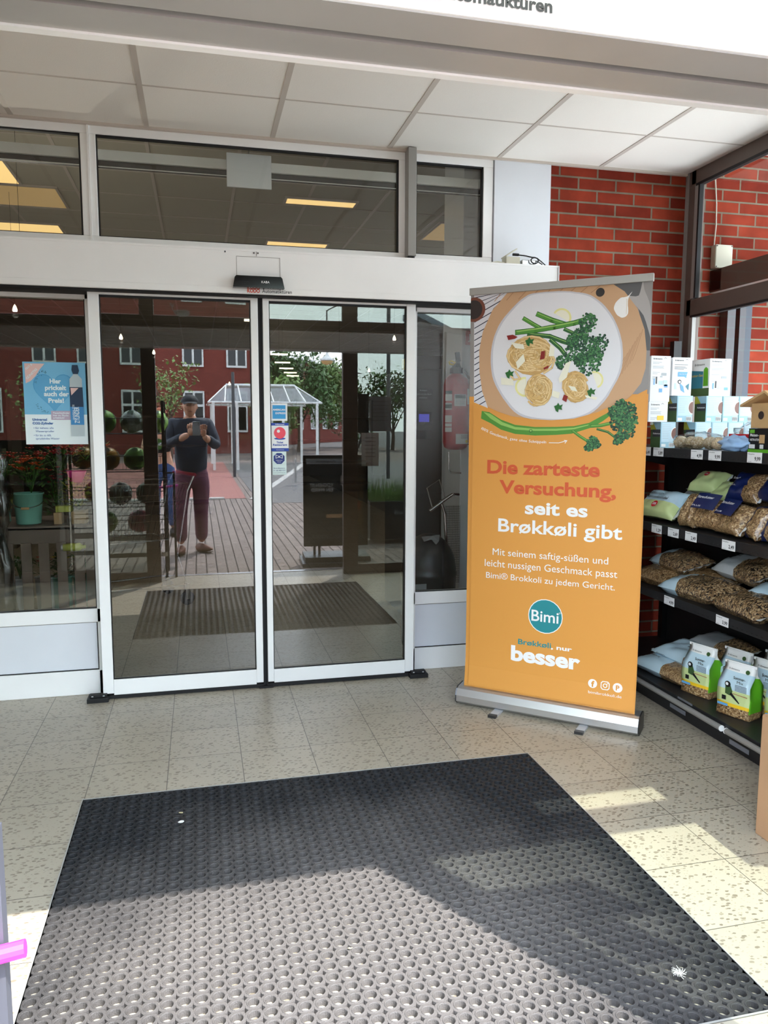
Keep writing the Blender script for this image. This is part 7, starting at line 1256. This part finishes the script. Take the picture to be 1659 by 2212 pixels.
def head(c,h_,m,parent,yaw=0):
    c=Vector(c); b=B(); R_=Matrix.Rotation(yaw,3,'Z')
    def P(a,q):
        v=Vector((math.cos(2*pi*a)*math.sin(pi*q),math.sin(2*pi*a)*math.sin(pi*q),math.cos(pi*q))); x,yy,z=v.x*.33*h_,v.y*.41*h_,v.z*.5*h_
        if z<0: k=1+.28*z/(.5*h_); x*=k; yy=yy*(1+.12*z/(.5*h_)) if yy>0 else yy*k
        if v.y>.85 and abs(v.x)<.18 and -.35<v.z<.12: yy+=.09*h_*(1-abs(v.x)/.18)*(.12-v.z)/.47
        if v.y>.6 and .08<v.z<.3 and .18<abs(v.x)<.6: yy-=.025*h_
        if v.y>.7 and abs(v.z+.45)<.06 and abs(v.x)<.4: yy-=.015*h_
        return c+R_@Vector((x,yy,z))
    b.grid(P,48,32,cu=True); o=b.build('head',m,parent,smooth=True)
    for s_ in (-1,1): B().ball(c+R_@Vector((s_*.33*h_,0,-.02*h_)),.03*h_,.07*h_,.11*h_,n=10,k=8).build('ear',m,o,smooth=True)
    for s_ in (-1,1): B().ball(c+R_@Vector((s_*.13*h_,.375*h_,.06*h_)),.045*h_,.02*h_,.02*h_,n=10,k=6).build('eye','text_black',o,smooth=True)
    b=B(); b.ball(c+R_@Vector((0,.375*h_,-.235*h_)),.09*h_,.02*h_,.018*h_,n=10,k=6); b.build('mouth','shirt_red',o,smooth=True)
    return o
def hand(wr,dr,side,parent,curl=1.0,m='skin'):
    wr=Vector(wr); dr=Vector(dr).normalized(); sd=Vector(side).normalized(); nn=dr.cross(sd).normalized(); V=[tuple(wr)+(.024,.018)]; E=[]; V.append(tuple(wr+dr*.045)+(.034,.016)); E.append((0,1)); V.append(tuple(wr+dr*.085)+(.036,.013)); E.append((1,2))
    o=skin_mesh('hand',V,E,m,parent)
    for k,(off,L_) in enumerate(((-.030,.062),(-.010,.075),(.011,.070),(.031,.055))):
        p=wr+dr*.075+sd*off; q=p+dr*L_*.45+nn*.006*curl; s_=q+(dr*.6+nn*.8*curl).normalized()*L_*.35; e=s_+(dr*.1+nn*curl).normalized()*L_*.25; skin_mesh('finger',[tuple(p)+(.009,),tuple(q)+(.0085,),tuple(s_)+(.008,),tuple(e)+(.007,)],[(0,1),(1,2),(2,3)],m,o,sub=1)
    p=wr+dr*.025-sd*.022; q=p-sd*.028+dr*.022+nn*.01; e=q+dr*.03+nn*.014*curl-sd*.004; skin_mesh('thumb',[tuple(p)+(.012,),tuple(q)+(.010,),tuple(e)+(.008,)],[(0,1),(1,2)],m,o,sub=1)
    return o
def shoe(c,yaw,m,parent,L_=.28):
    c=Vector(c); R_=Matrix.Rotation(yaw,3,'Z'); b=B()
    b.grid(lambda a,q:c+R_@Vector((.045*math.cos(2*pi*a)*math.sin(pi*q)*(1+.1*math.cos(pi*q)),L_*.5*-math.cos(pi*q)+.04,max(.0,.045+.045*math.sin(2*pi*a)*math.sin(pi*q)*(1.0+.55*math.cos(pi*q))))),20,16,cu=True); o=b.build('shoe',m,parent,smooth=True)
    b=B(); b.grid(lambda a,q:c+R_@Vector((.05*math.cos(2*pi*a)*q,(L_*.5+.004)*math.sin(2*pi*a)*q+.04,.012 if q>.5 else .0)),24,3,cu=True); b.build('sole','sole',o); return o
# man with phone
t=thing('person','person in black cap, dark jacket and wine coloured trousers holding up a phone','person',(.36,-4.28,0))
hipz=.92; cx,cy=.37,-4.32
Fl=(.24,-4.25); Fr=(.46,-4.38)
V=[(cx,cy,hipz,.11,.08),(cx,cy,1.12,.10,.075),(cx,cy+.01,1.32,.14,.09),(cx,cy+.02,1.43,.09,.08),(cx,cy+.04,1.53,.055,.055),(cx-.19,cy+.01,1.40,.065),(cx-.25,cy+.12,1.18,.045),(cx-.02,cy+.40,1.30,.034),(cx+.19,cy+.01,1.40,.065),(cx+.27,cy+.12,1.17,.045),(cx+.14,cy+.40,1.28,.034),(cx-.10,cy,.84,.10),(Fl[0],(cy+Fl[1])/2+.03,.48,.065),(Fl[0],Fl[1]-.02,.10,.042),(cx+.10,cy,.84,.10),(Fr[0],(cy+Fr[1])/2+.03,.48,.065),(Fr[0],Fr[1]-.02,.10,.042)]
E=[(0,1),(1,2),(2,3),(3,4),(2,5),(5,6),(6,7),(2,8),(8,9),(9,10),(0,11),(11,12),(12,13),(0,14),(14,15),(15,16)]
skin_mesh('body',V,E,'skin',t)
skin_mesh('jacket',[(cx,cy,.80,.19,.15),(cx,cy,1.06,.18,.14),(cx,cy+.01,1.32,.175,.125),(cx,cy+.02,1.455,.10,.09),(cx-.19,cy+.01,1.40,.085),(cx-.25,cy+.12,1.18,.06),(cx-.06,cy+.34,1.285,.046),(cx+.19,cy+.01,1.40,.085),(cx+.27,cy+.12,1.17,.06),(cx+.17,cy+.34,1.265,.046)],[(0,1),(1,2),(2,3),(2,4),(4,5),(5,6),(2,7),(7,8),(8,9)],'jacket_dark',t)
skin_mesh('trousers',[(cx,cy,1.05,.13,.10),(cx,cy,.90,.15,.125),(cx-.10,cy,.80,.115),(Fl[0],(cy+Fl[1])/2+.03,.48,.082),(Fl[0],Fl[1]-.02,.12,.072),(cx+.10,cy,.80,.115),(Fr[0],(cy+Fr[1])/2+.03,.48,.082),(Fr[0],Fr[1]-.02,.12,.072)],[(0,1),(1,2),(2,3),(3,4),(1,5),(5,6),(6,7)],'trousers_wine',t,root=1)
shoe((Fl[0],Fl[1],0),.25,'shoe_brown',t); shoe((Fr[0],Fr[1],0),-.7,'shoe_brown',t)
hd_=head((cx,cy+.06,1.595),.235,'skin',t,-.1)
b=B(); c=Vector((cx,cy+.06,1.635)); b.grid(lambda a,q:c+Vector((.093*math.cos(2*pi*a)*math.sin(pi/2*q),.108*math.sin(2*pi*a)*math.sin(pi/2*q),.088*math.cos(pi/2*q))),28,10,cu=True); b.grid(lambda a,q:c+Vector(((a-.5)*.16*(1-.25*q),.09+.085*q*(1-(2*a-1)**2*.6),.004-.02*q+.01*(1-(2*a-1)**2))),12,5); b.grid(lambda a,q:c+Vector(((a-.5)*.16*(1-.25*q),.09+.085*q*(1-(2*a-1)**2*.6),.0-.02*q+.01*(1-(2*a-1)**2))),12,5); b.build('cap','cap_black',t,smooth=True)
hand((.375,-3.935,1.285),(-.02,.05,1),(-1,-.3,0),t,.6); hand((.505,-3.94,1.275),(-.02,.05,1),(1,-.3,0),t,.6)
ph=thing('mobile_phone','grey mobile phone held up in front of the person in the black cap','phone',(.43,-3.87,1.36)); bevel(B().box((.395,-3.883,1.29),(.470,-3.874,1.436)).build('phone_body','phone',ph),.004); b=B(); b.lathe([(.006,0),(.006,.0012),(0,.0012)],(.4555,-3.874,1.417),n=14,ax='y'); b.lathe([(.006,0),(.006,.0012),(0,.0012)],(.4555,-3.874,1.400),n=14,ax='y'); b.build('camera_lens','black_gloss',ph)
# woman
t=thing('person','person with red hair, black top with green badge and blue jeans standing behind','person',(.0,-5.7,0)); cx,cy=.0,-5.7
V=[(cx,cy,.90,.12,.09),(cx,cy,1.06,.10,.08),(cx,cy+.01,1.24,.13,.09),(cx,cy+.01,1.34,.07,.06),(cx,cy+.02,1.42,.045),(cx-.16,cy,1.30,.05),(cx-.22,cy+.02,1.06,.04),(cx-.20,cy+.18,.92,.03),(cx+.16,cy,1.30,.05),(cx+.20,cy+.06,1.08,.04),(cx+.06,cy+.22,1.28,.03),(cx-.09,cy,.80,.09),(cx-.10,cy+.02,.46,.06),(cx-.10,cy,.09,.038),(cx+.09,cy,.80,.09),(cx+.11,cy+.02,.46,.06),(cx+.11,cy-.05,.09,.038)]
skin_mesh('body',V,E,'skin',t)
skin_mesh('top',[(cx,cy,1.0,.115,.09),(cx,cy,1.10,.115,.09),(cx,cy+.01,1.25,.145,.105),(cx-.13,cy,1.24,.06),(cx+.13,cy,1.24,.06)],[(0,1),(1,2),(2,3),(2,4)],'top_black',t)
skin_mesh('jeans',[(cx,cy,.98,.115,.09),(cx,cy,.88,.135,.105),(cx-.09,cy,.78,.10),(cx-.10,cy+.02,.46,.073),(cx-.10,cy,.11,.058),(cx+.09,cy,.78,.10),(cx+.11,cy+.02,.46,.073),(cx+.11,cy-.05,.11,.058)],[(0,1),(1,2),(2,3),(3,4),(1,5),(5,6),(6,7)],'jeans_blue',t,root=1)
shoe((cx-.10,cy,0),.1,'top_black',t,.25); shoe((cx+.11,cy-.05,0),-.2,'top_black',t,.25); head((cx,cy+.03,1.49),.215,'skin',t,.1)
b=B(); c=Vector((cx,cy+.005,1.50)); b.grid(lambda a,q:c+Vector((.085*math.cos(pi+pi*a)*(1 if q<.5 else 1.1),.10*math.sin(pi+pi*a),.12-.34*q)) if q>.15 else c+Vector((.085*math.cos(pi+pi*a)*q/.15,.10*math.sin(pi+pi*a)*q/.15,.12)),24,12); b.grid(lambda a,q:c+Vector((.086*math.cos(2*pi*a)*math.sin(pi/2.4*q),.10*math.sin(2*pi*a)*math.sin(pi/2.4*q)+.01,.10*math.cos(pi/2.4*q)+.015)),24,8,cu=True); b.build('hair','hair_red',t,smooth=True)
b=B(); b.disc((cx-.04,cy+.118,1.16),.07,(0,1,0),'leaf_green',24); b.text('Bimi',(cx+.005,cy+.121,1.145),(-1,0,0),(0,0,1),w=.09,cap=.035,m='text_white'); b.build('badge','leaf_green',t)
hand((cx-.20,cy+.18,.92),(.1,.6,-.4),(1,0,0),t,.6); hand((cx+.06,cy+.22,1.28),(-.1,.2,1),(1,0,0),t,.8)
# two walkers far off
for k,(x,yy,m) in enumerate(((8.6,-34,'top_black'),(12.2,-33,'jacket_dark'))):
    t=thing('person',['distant person walking in dark clothes at the left of the mirrored square','distant person in flared dark trousers walking at the right of the mirrored square'][k],'person',(x,yy,0)); V=[(x,yy,.92,.13,.10),(x,yy,1.15,.12,.09),(x,yy,1.34,.16,.1),(x,yy,1.45,.06),(x+.02,yy,1.62,.10,.09),(x-.2,yy,1.38,.055),(x-.24,yy+.05,1.1,.045),(x-.15,yy+.1,.88,.035),(x+.2,yy,1.38,.055),(x+.24,yy-.05,1.1,.045),(x+.2,yy-.1,.86,.035),(x-.08,yy,.84,.10),(x-.2,yy,.48,.07),(x-.36,yy,.10,.05),(x-.26,yy,.03,.04),(x+.08,yy,.84,.10),(x+.2,yy,.48,.07),(x+.28,yy,.10,.05),(x+.38,yy,.03,.04)]
    skin_mesh('body',V,[(0,1),(1,2),(2,3),(3,4),(2,5),(5,6),(6,7),(2,8),(8,9),(9,10),(0,11),(11,12),(12,13),(13,14),(0,15),(15,16),(16,17),(17,18)],m,t,sub=1)
